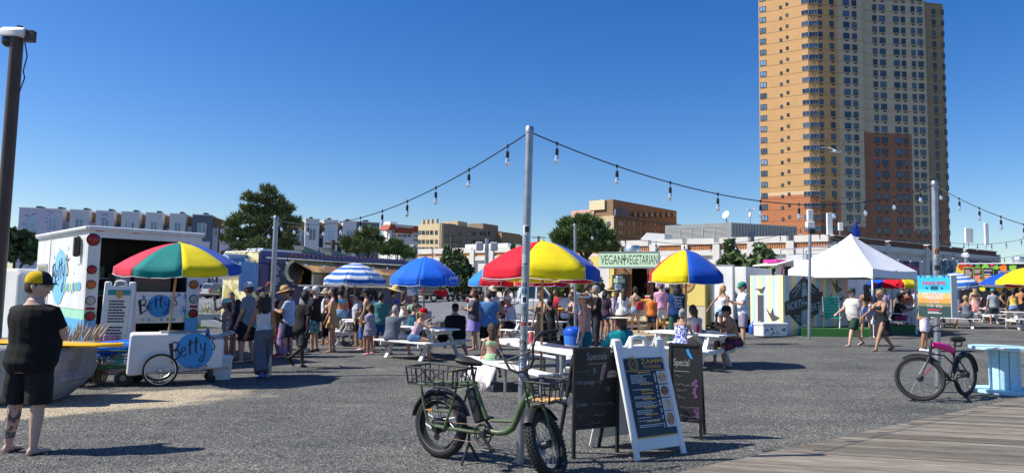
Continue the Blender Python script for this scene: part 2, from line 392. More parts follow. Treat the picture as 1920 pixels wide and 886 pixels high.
def winm(parent,a,c,b,d,panes=2,fr=None,gl=None,off=0.0,name='window',frame=.07):
 key=(round(b-a,1),round(d-c,1),panes,(fr or M_wfr).name,(gl or M_glass).name,name)
 if key not in WM:
  o=window_mesh(name,max(.3,key[0]),max(.3,key[1]),panes,frame).build(name,[fr or M_wfr,gl or M_glass],parent);WM[key]=o
 else:o=inst(WM[key],name,parent)
 o.location=(a,-off-.1,c);return o
#  apartment tower
def build_tower():
 pts=[(1427.5,183.5),(1521.7,177),(1540,176.9),(1626,178.2),(1634.5,180.2),(1748,181.4),(1752,182.2),(1784,183)]
 fs=[pfac(pts[i][0],pts[i][1],pts[i+1][0],pts[i+1][1],0)for i in range(len(pts)-1)]
 def sh(u,v):return u
 t=thing('apartment_tower','tall tan and brick red apartment tower with rows of dark windows','building',loc=fs[0].loc0)
 A0=fs[0].A
 ztop=fs[6].loc(1771,8)[1];zmain=ztop+3.2
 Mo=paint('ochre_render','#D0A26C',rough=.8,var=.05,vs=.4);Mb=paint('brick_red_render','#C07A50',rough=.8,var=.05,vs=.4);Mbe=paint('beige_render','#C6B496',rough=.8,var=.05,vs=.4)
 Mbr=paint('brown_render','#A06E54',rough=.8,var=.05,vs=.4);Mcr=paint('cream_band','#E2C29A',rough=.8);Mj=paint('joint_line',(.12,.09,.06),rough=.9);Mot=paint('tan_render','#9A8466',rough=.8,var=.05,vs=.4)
 Mgr=paint('air_grille_brown',(.05,.035,.028))
 roots=[]
 for i,f in enumerate(fs):
  roots.append(f)
 def frame_obj(f,o):
  o.parent=t;d=f.A-A0;o.location=(d.x,d.y,0);o.rotation_euler.z=f.rz;return o
 z371=fs[0].loc(1470,366)[1];zr=fs[3].loc(1660,262)[1];zlow=fs[3].loc(1660,432)[1]
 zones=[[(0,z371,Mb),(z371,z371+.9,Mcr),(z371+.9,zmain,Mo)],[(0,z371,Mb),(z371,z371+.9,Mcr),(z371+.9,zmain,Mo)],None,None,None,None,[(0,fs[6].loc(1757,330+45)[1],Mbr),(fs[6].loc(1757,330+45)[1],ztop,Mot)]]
 def wall(f,s0,s1,z0,z1,m,off=0,dep=2.0):
  mb=MB();mb.box(s0,-off,z0,s1,dep,z1);frame_obj(f,mb.build('wall_panel',m))
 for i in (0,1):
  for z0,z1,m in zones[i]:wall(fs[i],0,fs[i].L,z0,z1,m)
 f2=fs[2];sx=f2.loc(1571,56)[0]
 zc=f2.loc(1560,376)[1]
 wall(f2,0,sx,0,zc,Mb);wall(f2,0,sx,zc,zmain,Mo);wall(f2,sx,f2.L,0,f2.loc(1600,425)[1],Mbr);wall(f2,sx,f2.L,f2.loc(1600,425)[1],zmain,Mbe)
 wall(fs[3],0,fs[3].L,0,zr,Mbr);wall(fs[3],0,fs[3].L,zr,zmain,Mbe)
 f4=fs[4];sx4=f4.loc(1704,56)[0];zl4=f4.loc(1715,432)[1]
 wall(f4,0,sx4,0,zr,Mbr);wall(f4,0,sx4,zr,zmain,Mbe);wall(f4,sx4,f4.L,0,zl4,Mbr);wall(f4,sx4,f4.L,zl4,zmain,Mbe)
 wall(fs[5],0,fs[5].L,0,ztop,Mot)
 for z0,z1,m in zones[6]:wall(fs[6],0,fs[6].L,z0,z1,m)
 mb=MB();P=[f.A for f in fs]+[fs[6].B];P=[(p.x-A0.x,p.y-A0.y)for p in P]
 P=[(p[0]+.3,p[1]+1.0)for p in P];back=[(P[-1][0],P[-1][1]+22),(P[0][0]+12,P[0][1]+28)]
 Q=P[:6]+[(P[5][0],P[5][1]+24),back[1]]
 n=len(Q);mb.add([(x,y,0)for x,y in Q]+[(x,y,zmain-.02)for x,y in Q],[tuple(range(n-1,-1,-1)),tuple(range(n,2*n))]+[(i,(i+1)%n,(i+1)%n+n,i+n)for i in range(n)])
 o=mb.build('tower_body',Mo,t)
 mb=MB();mb.box(P[5][0]-.2,P[5][1]+.5,0,P[7][0]-.4,P[7][1]+20,ztop-.02);mb.build('wing_body',Mot,t)
 fl=3.0;zb=fs[0].loc(1509,428)[1]
 floors=[zb+fl*k for k in range(-2,24)if zb+fl*k+1<zmain]
 jm=MB()
 for f in fs:
  jm2=MB()
  for z in floors:
   if z-.95<ztop:jm2.box(.05,-.015,z-1.0,f.L-.05,.01,z-.93)
  frame_obj(f,jm2.build('panel_joint',Mj))
 def colmn(f,u,wpx,h,panes,name,gl,fr=M_dfr,zoff=0,zmax=None,v=60):
  s=f.loc(u,v)[0];ww=wpx/1300*f.A.y
  for z in floors:
   if z<8 or z+h/2>(zmax or zmain)-.6:continue
   o=winm(t,0,0,ww,h,panes,fr,gl,0,name);o.rotation_euler.z=f.rz
   d=f.A-A0;q=Vector((d.x,d.y,0))+f.d*(s-ww/2)-Vector((-f.d.y,f.d.x,0))*.1;o.location=(q.x,q.y,z-h/2+zoff)
 gl,glb=M_glass,M_glassb
 colmn(fs[0],1430,11,1.35,2,'corner_window',glb);colmn(fs[0],1463.5,4,.75,1,'small_window',gl,zoff=-.4);colmn(fs[0],1475.5,4,.75,1,'small_window',gl,zoff=.1)
 colmn(fs[0],1509.5,12.5,1.25,2,'bay_window',gl,M_gfr);colmn(fs[1],1525,16,1.25,3,'bay_window',gl,M_gfr);colmn(fs[2],1538,8,1.3,2,'bay_window',gl)
 for u,wp in ((1559.5,8.5),(1586.7,11.5),(1602,9)):colmn(fs[2],u,wp*1.08,1.5,2,'window',gl)
 for u,wp in ((1639.8,8),(1654.4,11),(1679.8,10.5),(1693.4,8),(1711.7,7.5),(1725,10)):colmn(fs[4],u,wp*1.08,1.5,2,'window',gl)
 for u,wp in ((1751,7),(1768,6)):colmn(fs[6],u,wp,1.35,2,'wing_window',gl,zmax=ztop)
 gmb=MB();gmb.box(0,-.04,0,.85,.05,.35);gme=None
 for f,us in ((fs[2],(1538,1560.5,1587.5,1603)),(fs[4],(1640.5,1655.5,1680.5,1694.5,1712.5,1726)),(fs[6],(1751,))):
  for u in us:
   s=f.loc(u,60)[0]
   for z in floors:
    if z<8 or z+1>(ztop if f is fs[6]else zmain):continue
    if gme is None:o=gme=gmb.build('air_grille',Mgr,t)
    else:o=inst(gme,'air_grille',t)
    d=f.A-A0;q=Vector((d.x,d.y,0))+f.d*(s-.42);o.location=(q.x,q.y,z-1.45);o.rotation_euler.z=f.rz
build_tower()
#  low arcade building with timber bands
M_stucco=paint('white_stucco',(.66,.63,.57),rough=.85,var=.07,vs=.8);M_roof=paint('grey_roof',(.3,.3,.31),rough=.9)
CX=at(1556,543,65);LX=at(783,543,97.2);RX=at(1870,543,84)
FL=Fac((LX.x,LX.y),(CX.x,CX.y),0);FR=Fac((CX.x,CX.y),(RX.x,RX.y),0)
def build_arcade():
 t=FL.root('arcade_building','long low white stucco building with slatted timber bands and murals','building')
 zt=FL.loc(1310,447)[1];zb1=FL.loc(1310,458.5)[1];zb0=FL.loc(1310,469)[1]
 Mw=mat('cedar_slat',(.46,.19,.07),.6,var=.3,vs=3,stretch=(6,6,.5));Mtan=paint('tan_band','#C08A5A',rough=.8);Mbrn=paint('brown_band','#6E4A3C',rough=.8)
 mb=MB();mb.box(0,0,-1,FL.L,14,zt-.75);mb.build('wall',M_stucco,t)
 def bays(fac,lst,zt,zb1,zb0,mw,slat,frame,roll=0):
  for a,b in lst:
   s0,s1=fac.loc(a,450)[0],fac.loc(b,450)[0]
   m=MB();m.box(s0,-.25,zb1,s1,.6,zt);m.box(s0,-.25,zb0-.55,s1,.3,zb0);frame(m.build('parapet_block',M_stucco))
   m=MB()
   if slat:
    n=int((s1-s0)/.22)
    for i in range(n):x=s0+(s1-s0)*i/n;m.box(x,-.14,zb0,x+.16,0.02,zb1)
   else:m.box(s0,-.08,zb0,s1,.02,zb1)
   frame(m.build('slat_band' if slat else 'colour_band',mw))
 fr=lambda o:setattr(o,'parent',t)
 bays(FL,[(1130,1158),(1166,1217),(1235,1281),(1290,1340),(1350,1404),(1416,1476),(1490,1554)],zt,zb1,zb0,Mw,True,fr)
 bays(FL,[(786,812),(816,852),(855,886),(890,922),(926,960),(965,1000),(1006,1060),(1068,1124)],zt-.3,FL.loc(908,473.5)[1],FL.loc(908,480)[1],Mtan,False,fr)
 for u in (1162,1226,1285.5,1345,1410,1483,888,924,962):
  m=MB();s=FL.loc(u,470)[0];m.box(s-.35,-.4,0,s+.35,.1,zt-.5);m.build('pilaster',M_stucco,t)
 a,c,b,d=FL.rect(916,488,962,522)
 mm=mat('blue_mural',(.03,.12,.45),.7,c2=(.55,.65,.8),vs=1.1,thr=.56);m=MB();m.box(a,-.12,c,b,.02,d);m.build('mural_panel',mm,t)
 def frR(o):
  o.parent=t;q=Matrix.Rotation(-FL.rz,3,'Z')@(FR.A-FL.A);o.location=(q.x,q.y,0);o.rotation_euler.z=FR.rz-FL.rz
 m=MB();m.box(0,.02,-1,FR.L,12,zt-.76);frR(m.build('wall',M_stucco))
 b1=FR.loc(1720,457.5)[1];b0=FR.loc(1720,467)[1]
 bays(FR,[(1560,1598),(1606,1658),(1665,1730),(1738,1804),(1810,1866)],zt,b1,b0,Mbrn,False,frR)
 for u in (1602,1661,1734,1807,1868):
  m=MB();s=FR.loc(u,480)[0];m.box(s-.3,-.35,0,s+.3,.1,zt-.4);frR(m.build('pilaster',M_stucco))
 cols=[((.03,.05,.15),(.5,.1,.15)),((.25,.28,.33),(.05,.06,.08)),((.02,.1,.16),(.3,.35,.38)),((.02,.03,.12),(.06,.08,.25))]
 for (u0_,u1_),cc in zip(((1672,1722),(1742,1762),(1766,1805),(1812,1864)),cols):
  a,c,b,d=FR.rect(u0_,489,u1_,522);m=MB();m.box(a,-.1,c,b,.01,d);frR(m.build('mural_panel',mat('mural_%d'%u0_,cc[0],.7,c2=cc[1],vs=.8,thr=.5)))
 for u,wd in ((868,3),(835,2.4)):
  s=FL.loc(u,470)[0];m=MB();m.cbox(s,4,zt-.8,s+wd*1.5,7,zt+.5,.1);m.build('roof_unit',M_white,t)
 a=FL.loc(1201,450,-4)[0];a2=FL.loc(1246,450,-4)[0];m=MB();m.prism([(a+.6,zt-.8),(a,zt+.5),(a+.8,zt+1.2),(a2,zt+1.0),(a2,zt-.8)],4,6);m.build('roof_duct',paint('duct_grey',(.5,.52,.52)),t)
build_arcade()
# grey metal penthouse with louvres on the roof
def build_penthouse():
 A=at(1247,543,93);B=at(1372,543,87.5);C=at(1497,543,91);f1=Fac(A.xy,B.xy,0);f2=Fac(B.xy,C.xy,0)
 t=f1.root('roof_plant_room','grey corrugated metal plant room with louvres on the white building roof','plant room')
 zt=f1.loc(1372,417)[1];z0=4.5
 Mc=mat('corrugated_grey',(.27,.285,.28),.5,.3,.08,1);Mll=paint('louvre_grey',(.36,.37,.36))
 m=MB();m.box(0,.3,z0,f1.L-.1,9,zt-.05);m.build('core',M_interior,t)
 a,c,b,d=f1.rect(1255,428,1362,449)
 m=MB();m.box(0,0,z0,a,.3,zt);m.box(b,0,z0,f1.L,.3,zt);m.box(a,0,d,b,.3,zt);m.build('front_panel',Mc,t)
 n=12;sl_=None
 for i in range(n):
  m=MB();z=c-.4+(d-c+.4)*i/n;m.add([(a,-.02,z),(b,-.02,z),(b,.22,z+.22),(a,.22,z+.22),(a,.0,z+.03),(b,0,z+.03),(b,.22,z+.25),(a,.22,z+.25)],[(0,1,5,4),(4,5,6,7),(3,2,1,0)]);m.build('louvre_blade',Mll,t)
 for k in range(1,5):
  x=a+(b-a)*k/5;m=MB();m.box(x-.05,-.05,c-.4,x+.05,0.0,d);m.build('mullion',Mll,t)
 q=Matrix.Rotation(-f1.rz,3,'Z')@(f2.A-f1.A);m=MB();n=int(f2.L/.45)
 for i in range(n):x=f2.L*i/n;m.box(x,0,z0,x+.3,.3,zt+.02);m.box(x+.3,.08,z0,x+f2.L/n,.3,zt+.02)
 o=m.build('ribbed_wall',Mc,t);o.location=(q.x,q.y,0);o.rotation_euler.z=f2.rz-f1.rz
 m=MB();m.box(0,.31,z0,f2.L,7,zt+.01);o=m.build('rear_block',Mc,t);o.location=(q.x,q.y,0);o.rotation_euler.z=f2.rz-f1.rz
 s0,c0,s1,d0=f2.rect(1405,434,1416,450);m=MB();m.box(s0,-.06,c0-1,s1,.02,d0);o=m.build('door',paint('slate_door',(.13,.16,.2)),t);o.location=(q.x,q.y,0);o.rotation_euler.z=f2.rz-f1.rz
 p=at(1362,412,90);dsh=thing('satellite_dish','white satellite dish on the grey plant room roof','dish',loc=(p.x,p.y,zt))
 m=MB();m.lathe([(0,0),(.3,.04),(.5,.13),(.52,.15),(.3,.07),(0,.03)],20,(0,0,0));o=m.build('reflector',M_white,dsh,True);o.rotation_euler=(R(70),0,R(-60));o.location=(0,0,1.25)
 m=MB();m.tube([(0,0,0),(0,0,1.2)],.06);m.tube([(.4,0,0),(0,0,.7)],.03);m.tube([(-.4,0,0),(0,0,.7)],.03);m.build('stand',M_steel,dsh)
 p=at(1407,412,89);ws=thing('weather_mast','small weather station mast on the grey plant room roof','weather station',loc=(p.x,p.y,zt))
 m=MB();m.tube([(0,0,0),(0,0,1.9)],.05);m.tube([(-.4,0,1.8),(.5,0,1.9)],.03);m.build('mast',M_steel,ws)
 m=MB();m.lathe([(.16,.9),(.2,1),(.2,1.4),(.12,1.5)],10);m.sphere((.5,0,1.98),.1);m.sphere((-.4,0,1.88),.12,.12,.06);m.build('sensor',M_white,ws,True)
build_penthouse()
def roof_antenna(name,label,u,v0,v1,d,w_,h_=None):
 p=at(u,v1,d);q=at(u,v0,d);t=thing(name,label,'antenna',loc=(p.x,p.y,p.z-.8))
 m=MB();m.cbox(-w_/2,-.12,.5,w_/2,.12,q.z-p.z+.8,.03);m.build('panel',paint('antenna_white',(.7,.7,.68)),t)
 m=MB();m.tube([(0,.15,0),(0,.15,q.z-p.z+.6)],.05);m.build('mast',M_steel,t)
roof_antenna('cell_antenna','tall white cell antenna panel on the roof left of the tent peak',1555.5,399,437,66,.52)
roof_antenna('cell_antenna','slim white roof mast right of the tower',1850,418,455,84,.45)
roof_antenna('cell_antenna','stubby white antenna panels beside the tower base',1817,427,450,82,.9)
roof_antenna('cell_antenna','small white box antenna above the white tent',1576,417,426,70,.45)
#  town houses
def town_row(A,B,ztop_uv,bays,base_label):
 f=pfac(*A,*B,z0=0);zt=f.loc(*ztop_uv)[1]
 for (a,b,c,kind,label,wins,lo)in bays:
  s0,s1=f.loc(a,420)[0],f.loc(b,420)[0];p=f.A+f.d*s0
  t=thing('townhouse',label,'town house','row houses beyond the lot',loc=(p.x,p.y,0),rz=f.rz);W_=s1-s0
  m=MB();m.box(0,0 if kind!='gap' else 1.1,-1,W_-.02,8,zt-(0 if kind!='gap' else 1.5));m.build('wall',c,t)
  m=MB()
  if kind=='gap':m.prism([(-.05,zt-1.5),(W_+.03,zt-1.5),(W_+.03,zt-.3),(-.05,zt-.15)],1.4,6);m.build('roof',M_tanroof,t)
  else:
   m.box(-.06,-.08,zt,W_+.04,8,zt+.12);m.build('roof_edge',M_white,t)
   m=MB();m.box(W_*.4,2,zt+.12,W_*.62,3.4,zt+.55);m.build('roof_vent',M_black,t)
  for (wa,wb,zc,hh,pn)in wins:winm(t,wa*W_,zt-zc-hh,wb*W_,zt-zc,pn,M_wfr,M_glassb,0 if kind!='gap' else -1.1)
  if kind=='wrap':
   m=MB();rr=random.Random(int(a))
   for i in range(26):
    x=rr.uniform(.2,W_-1.0);z=zt-rr.uniform(.3,6.5);m.box(x,-.012,z,x+rr.uniform(.25,.7),0,z+.09)
   tag(m.build('wrap_print',paint('print_violet',(.2,.14,.34)),t),kind='stuff')
  if lo is not None:
   m=MB();m.box(.05,-.06,-1,W_-.06,.02,zt-3.6);m.build('lower_cladding',lo,t)
   for i in range(3):winm(t,W_*(.1+.3*i),zt-6.2,W_*(.27+.3*i),zt-4.4,1,M_wfr,M_glassb,.06)
M_tanroof=paint('tan_roof','#8E7350',rough=.9);M_wrap=paint('house_wrap','#CBC4D0',rough=.7);M_lav=paint('pale_grey_siding','#CCCBCC',rough=.75);M_dgr=paint('dark_green_siding','#48555A',rough=.75);M_slate=paint('slate_siding','#5B6672',rough=.75);M_gsd=paint('grey_siding','#8F939B',rough=.75)
Z=lambda x:30+x/4.8
w2=[(.3,.75,1.1,1.7,2)];w2l=w2+[(.2,.8,4.4,1.7,2)];wg=[(.3,.7,1.9,.6,1)]
town_row((34,90),(412,95.5),(40,390),[(Z(20),Z(240),M_wrap,'wrap','lavender house-wrapped town house at the far left of the row',w2l,None),(Z(240),Z(415),M_wrap,'wrap','lavender town house with grey lower storey of three windows',w2,M_gsd),(Z(415),Z(480),M_wrap,'gap','recessed narrow lavender bay with tan roof, second from left',wg,None),(Z(480),Z(650),M_lav,'bay','plain pale grey town house between two lavender ones',w2,None),(Z(650),Z(715),M_wrap,'gap','recessed lavender bay left of the single lavender house',wg,None),(Z(715),Z(875),M_wrap,'wrap','single lavender house-wrapped town house above the white truck',w2,None),(Z(875),Z(945),M_dgr,'gap','dark green recessed bay beside the single lavender house',wg,None),(Z(945),Z(1105),M_lav,'bay','pale grey town house with two separate narrow windows',[(.22,.42,1.3,1.7,1),(.58,.78,1.3,1.7,1)],None),(Z(1105),Z(1165),M_dgr,'gap','dark green recessed bay in the middle of the pale grey houses',wg,None),(Z(1165),Z(1315),M_lav,'bay','pale grey town house between two dark green bays',w2,None),(Z(1315),Z(1380),M_dgr,'gap','dark green recessed bay nearest the slate house',wg,None),(Z(1380),Z(1525),M_lav,'bay','pale grey town house nearest the slate one',w2,None),(Z(1525),Z(1585),M_wrap,'gap','narrow lavender recess against the slate town house',wg,None),(Z(1585),Z(1757),M_slate,'bay','dark slate town house at the right end of its row',w2l,M_lav),(Z(1757),Z(1830),M_wrap,'gap','low lavender end bay behind the big pine',wg,None)],'')
Z=lambda x:380+x/4.174
w3=[(.25,.75,1.3,1.7,2),(.22,.72,4.4,1.7,2)]
town_row((545,98),(716,103),(600,412),[(Z(690),Z(805),M_gsd,'gap','grey recessed bay just right of the big pine',w3,None),(Z(805),Z(915),M_lav,'bay','pale town house first right of the big pine',w3,None),(Z(915),Z(950),M_dgr,'gap','dark bay with a column of doors right of the big pine',wg,None),(Z(950),Z(1060),M_lav,'bay','pale town house behind the string light pole top',w3,None),(Z(1060),Z(1098),M_dgr,'gap','dark bay left of the low round pine',wg,None),(Z(1098),Z(1205),M_lav,'bay','pale town house above the low round pine',w3,None),(Z(1205),Z(1385),M_slate,'bay','slate town house ending the right row',w2,None)],'')
town_row((400,108),(446,110),(420,420),[(402,440,M_wrap,'wrap','far lavender town house peeping left of the big pine',w3,None)],'')
#  other far buildings
def block(name,label,cat,pts,ztuv,mats_,dep=14):
 f1=pfac(*pts[0],*pts[1],z0=0);f2=pfac(*pts[1],*pts[2],z0=0)if len(pts)>2 else None
 t=f1.root(name,label,cat);zt=f1.loc(*ztuv)[1]
 m=MB();m.box(0,0,-1,f1.L,.5 if f2 else dep,zt);m.build('wall',mats_[0],t)
 if f2:
  q=Matrix.Rotation(-f1.rz,3,'Z')@(f2.A-f1.A)
  def fr(o):o.parent=t;o.location=(q.x,q.y,0);o.rotation_euler.z=f2.rz-f1.rz;return o
  m=MB();m.box(0.02,0.0,-1,f2.L,.5,zt-.01);fr(m.build('wall',mats_[1]));Mi=Matrix.Rotation(-f1.rz,3,'Z');fp=[Mi@(p_-f1.A)for p_ in (f1.A*1.004,f1.B*1.006,f2.B*1.004,f2.B*1.1,f1.A*1.1)];m=MB();n=5;m.add([(p_.x,p_.y,-1)for p_ in fp]+[(p_.x,p_.y,zt-.03)for p_ in fp],[tuple(range(4,-1,-1)),tuple(range(5,10))]+[(j,(j+1)%5,(j+1)%5+5,j+5)for j in range(5)]);m.build('core',mats_[1],t)
  def win2(*a,**k):
   x0,c,x1,d=f2.rect(*a);o=winm(t,0,0,x1-x0,d-c,k.get('panes',2),M_dfr,M_glass);ll=Vector((x0,-.1,c));ll=Matrix.Rotation(f2.rz-f1.rz,3,'Z')@ll;o.location=(q.x+ll.x,q.y+ll.y,c);o.rotation_euler.z=f2.rz-f1.rz
  return t,f1,f2,zt,fr,win2
 return t,f1,zt
M_bb=paint('beige_brick','#C4B08C',rough=.85,var=.08,vs=.8);M_bs=paint('beige_brick_shaded','#8C7B68',rough=.85,var=.08,vs=.8)  # second brick is the beige darkened, the side's shade put into the colour
t,f1,f2,zt,fr,win2=block('brick_building','beige brick apartment block with its shaded side wall coloured darker','building',((781,132),(825,127),(974,150)),(800,420),(M_bb,M_bs))
for v in (432,449,463):
 for u0_,u1_ in ((784,789),(791,793.5),(794,796.5),(799,804),(806.5,809),(809.8,812.3),(816,820.5)):win(t,f1,u0_,v,u1_,v+7,1,M_dfr,M_glass)
for u in (790,798,806,815):s=f1.loc(u,420)[0];m=MB();m.box(s,0.02,zt,s+.5,.5,zt+.9);m.build('merlon',M_bb,t)
for v in (434,449):
 for u0_,u1_ in ((861,865),(875,884),(887,891),(900,904),(907,911),(915,918)):win2(u0_,v,u1_,v+7)
for (u0_,u1_,v0_,mm)in ((874,891.5,413,M_bb),(858,871,418,M_bs),(921,949,417.5,M_bs)):
 a=f2.loc(u0_,420)[0];b=f2.loc(u1_,420)[0];m=MB();m.box(a,2,zt-.1,b,6,f2.loc(u0_,v0_)[1]);fr(m.build('roof_room',mm))
m=MB();a=f2.loc(932,430)[0];m.box(a,-1.2,-1,f2.L+.2,.0,zt-.4);fr(m.build('side_wing',paint('tan_brick','#9C8260',rough=.85)))
paint('red_tile','#9A4B33',rough=.8)
m=MB();s=f2.loc(919,440)[0];m.box(s,-1.6,zt-4,s+3,-1.2,zt-2.9);fr(m.build('balcony',M_black))
# white hotel with red tiled roofs
M_wh=paint('hotel_white',(.72,.71,.69),rough=.8);M_rt=paint('red_tile','#9A4B33')
t,f1,f2,zt,fr,win2=block('white_hotel','white hotel with red tiled roofs and small windows far behind','building',((716,215),(727,205),(785,212)),(720,424),(M_wh,M_wh))
for (a,b,z_)in ((728,741,421),(743,771,427),(771,784,424)):
 x0,x1=f2.loc(a,430)[0],f2.loc(b,430)[0];zz=f2.loc((a+b)/2,z_)[1];m=MB();m.prism([(x0-.4,zz-1.6),(x1+.4,zz-1.6),(x1-.5,zz),(x0+.5,zz)],-.6,5);fr(m.build('tiled_roof',M_rt))
for v in (433,440,448):
 for u in (735,739,746,749,753,757,760,765,768,776,780):win2(u,v,u+2,v+3.5,panes=1)
m=MB();x0=f2.loc(738,420)[0];m.box(x0,2,zt,x0+2.4,6,f2.loc(740,417)[1]+.5);fr(m.build('stair_tower',M_wh))
m=MB();x0=f2.loc(756,450)[0];m.box(x0,-1,0,x0+2.4,0,zt-4);fr(m.build('chimney_shaft',M_wh))
# dark green gabled house
f=pfac(750,120,783,122,0);t=f.root('gabled_house','dark green gabled house roof beyond the pines','house');zz=f.loc(765,457)[1];z1=f.loc(765,471)[1]
m=MB();m.box(0,0,-1,f.L,8,z1);m.build('wall',M_lav,t)
m=MB();m.add([(-.4,-.4,z1),(f.L+.4,-.4,z1),(f.L+.4,8.4,z1),(-.4,8.4,z1),(.4,4,zz),(f.L-.4,4,zz)],[(0,1,5,4),(2,3,4,5),(1,2,5),(3,0,4),(3,2,1,0)]);m.build('roof',paint('green_slate','#3E4A48',rough=.8),t)
for q in (.3,.7):
 m=MB();x=f.L*q;m.prism([(x-.9,z1+.1),(x+.9,z1+.1),(x,z1+1.3)],-.3,2);d_=m.build('dormer',paint('dormer_grey','#7A8080'),t)
# pink and brown hotel
M_pk=paint('pink_stucco','#D9A796',rough=.85);M_bk=paint('brown_brick','#8A6B50',rough=.85,var=.08,vs=.7);M_cb=paint('cream_stucco','#D8C9A0',rough=.85)
t,f1,f2,zt,fr,win2=block('brick_hotel','brown brick hotel with pink end wall and glazed top floor','building',((1075,190),(1152,180),(1293,208)),(1150,405.5),(M_bk,M_bk))
a,c,b,d=f1.rect(1075,394,1116,445);m=MB();m.box(a-.2,-.6,-1,b,1,d);m.build('pink_wall',M_pk,t)
a,c,b,d=f1.rect(1116,405,1152,445);m=MB();m.box(a,-.3,-1,b,0,d-.02);m.build('tan_wall',M_bb,t)
a,c,b,d=f1.rect(1116,392,1153,405.5);m=MB();m.box(a,.3,c+.02,b-.1,6,d);m.build('glazed_floor',M_slate,t)
for i in range(7):winm(t,a+(b-a)*i/7+.1,c+.4,a+(b-a)*(i+1)/7-.05,d-.5,1,M_wfr,M_glassb,-.25)
a,c,b,d=f2.rect(1175,386,1272,411);x0=f2.loc(1152,405)[0]
m=MB();m.box(0,.6,c-.5,f2.loc(1272,400)[0],8,d);fr(m.build('top_floor',M_bk))
m=MB();m.box(-.2,-.5,zt-.1,f2.L+.3,.6,zt+.5);fr(m.build('cornice',paint('dark_cornice','#3A4048')))
for i in range(8):u=1188+i*10.5;win2(u,398,u+6,406)
for v in (415,431,447):
 for u0_,u1_ in ((1159,1169),(1177,1183),(1185,1191),(1193.5,1197.5),(1199.5,1203.5),(1205.5,1208),(1218,1223),(1225,1230.5),(1240,1243)):win2(u0_,v,u1_,v+9)
 win(t,f1,1138,v,1144,v+8,2,M_dfr,M_glass,.3)
x0=f2.loc(1146,380)[0];m=MB();m.box(-.5,3,zt+2,f2.loc(1176,380)[0],8,f2.loc(1160,374)[1]);fr(m.build('roof_room',M_cb))
#  trees
def leaf_mat(nm,c):return mat(nm,c,.75,var=.45,vs=1.3,island=.35,spec=.25)
def tree(name,label,base,trunk_h,blobs,leafm,n,size,style='leaf',seed=1,group=None,tr=.16,stuff_trunk=None,cat='tree'):
 t=thing(name,label,cat,group,loc=base);rr=random.Random(seed);np_=np.random.default_rng(seed)
 Mbk=mat('bark',(.085,.065,.05),.9,var=.3,vs=6,bump=.5,bs=25)
 m=MB();top=max(b[2]for b in blobs)
 m.tube([(0,0,-.1),(rr.uniform(-.1,.1),0,trunk_h*.5),(rr.uniform(-.2,.2),rr.uniform(-.1,.1),trunk_h),(0,0,top)],[tr,tr*.8,tr*.6,tr*.15],8)
 for b in blobs:
  z0=min(b[2]*.75,trunk_h*rr.uniform(.8,1.1)+.0);z0=max(.3,min(z0,b[2]-.2))
  m.tube([(0,0,z0),(b[0]*.5,b[1]*.5,(z0+b[2])/2+.1),(b[0],b[1],b[2])],[tr*.45,tr*.28,tr*.1],6)
 m.build('trunk',Mbk,t,True)
 vol=[b[3]*b[4]*b[5]for b in blobs];tv=sum(v**.67 for v in vol);vs=[];fs=[]
 for b,v in zip(blobs,vol):
  k=int(n*v**.67/tv)
  for i in range(k):
   d=np_.normal(size=3);d/=np.linalg.norm(d);r=np_.random()**.42*(1+.12*np_.normal())
   c=np.array((b[0]+d[0]*b[3]*r,b[1]+d[1]*b[4]*r,b[2]+d[2]*b[5]*r))
   q=len(vs)
   if style=='needle':
    ax=np.array((d[0]*.8,d[1]*.8,.75+.3*d[2]))+np_.normal(size=3)*.25;ax/=np.linalg.norm(ax)
    for j in range(5):
     e=ax+np_.normal(size=3)*.45;e/=np.linalg.norm(e);s_=np.cross(e,np_.normal(size=3));s_/=np.linalg.norm(s_);L=size*(.7+.6*np_.random());w_=size*.13
     q=len(vs);vs+=[tuple(c-s_*w_),tuple(c+s_*w_),tuple(c+e*L)];fs.append((q,q+1,q+2))
   else:
    a=np_.normal(size=3);a/=np.linalg.norm(a);b2=np.cross(a,np_.normal(size=3));b2/=np.linalg.norm(b2);L=size*(.6+.7*np_.random())
    vs+=[tuple(c-a*L),tuple(c+b2*L*.5),tuple(c+a*L),tuple(c-b2*L*.5)];fs.append((q,q+1,q+2,q+3))
 m=MB();m.v=vs;m.f=fs;m.mi=[0]*len(fs);m.build('crown',leafm,t)
 return t
def px_blobs(base,d,lst,dy=.8):
 out=[]
 for i,(u,v,ru,rv)in enumerate(lst):
  p=at(u,v,d);k=d/FPX;oy=(random.Random(i*7+int(u)).random()-.5)*dy*ru*k*2
  out.append((p.x-base.x,oy,p.z-base.z,ru*k,ru*k,rv*k))
 return out
L_pine=leaf_mat('pine_needles',(.155,.19,.075));L_dark=leaf_mat('dark_leaves',(.075,.11,.042));L_green=leaf_mat('green_leaves',(.13,.19,.065));L_fir=leaf_mat('cedar_leaves',(.1,.14,.058))
b=gud(497,52)
tree('pine_tree','tall open pine tree behind the purple food truck',b,5,px_blobs(b,52,[(505,360,14,9),(470,372,14,9),(495,376,20,9),(524,380,12,9),(462,392,12,9),(515,395,20,10),(485,398,18,9),(540,394,11,9),(455,412,16,10),(490,418,22,11),(532,415,18,11),(553,416,10,8),(435,420,14,8),(440,437,18,9),(475,440,26,12),(522,440,22,12),(548,440,12,10),(425,448,14,7),(455,462,24,11),(500,462,26,14),(540,462,20,14)]),L_pine,2700,.44,'needle',2,tr=.2)
b=gud(690,56)
tree('pine_tree','low round pine in front of the pale town houses',b,3,px_blobs(b,56,[(690,440,20,12),(672,450,14,9),(706,452,12,10),(655,455,14,9),(688,462,26,12),(660,468,14,8)]),L_pine,1500,.4,'needle',3)
b=gud(745,58)
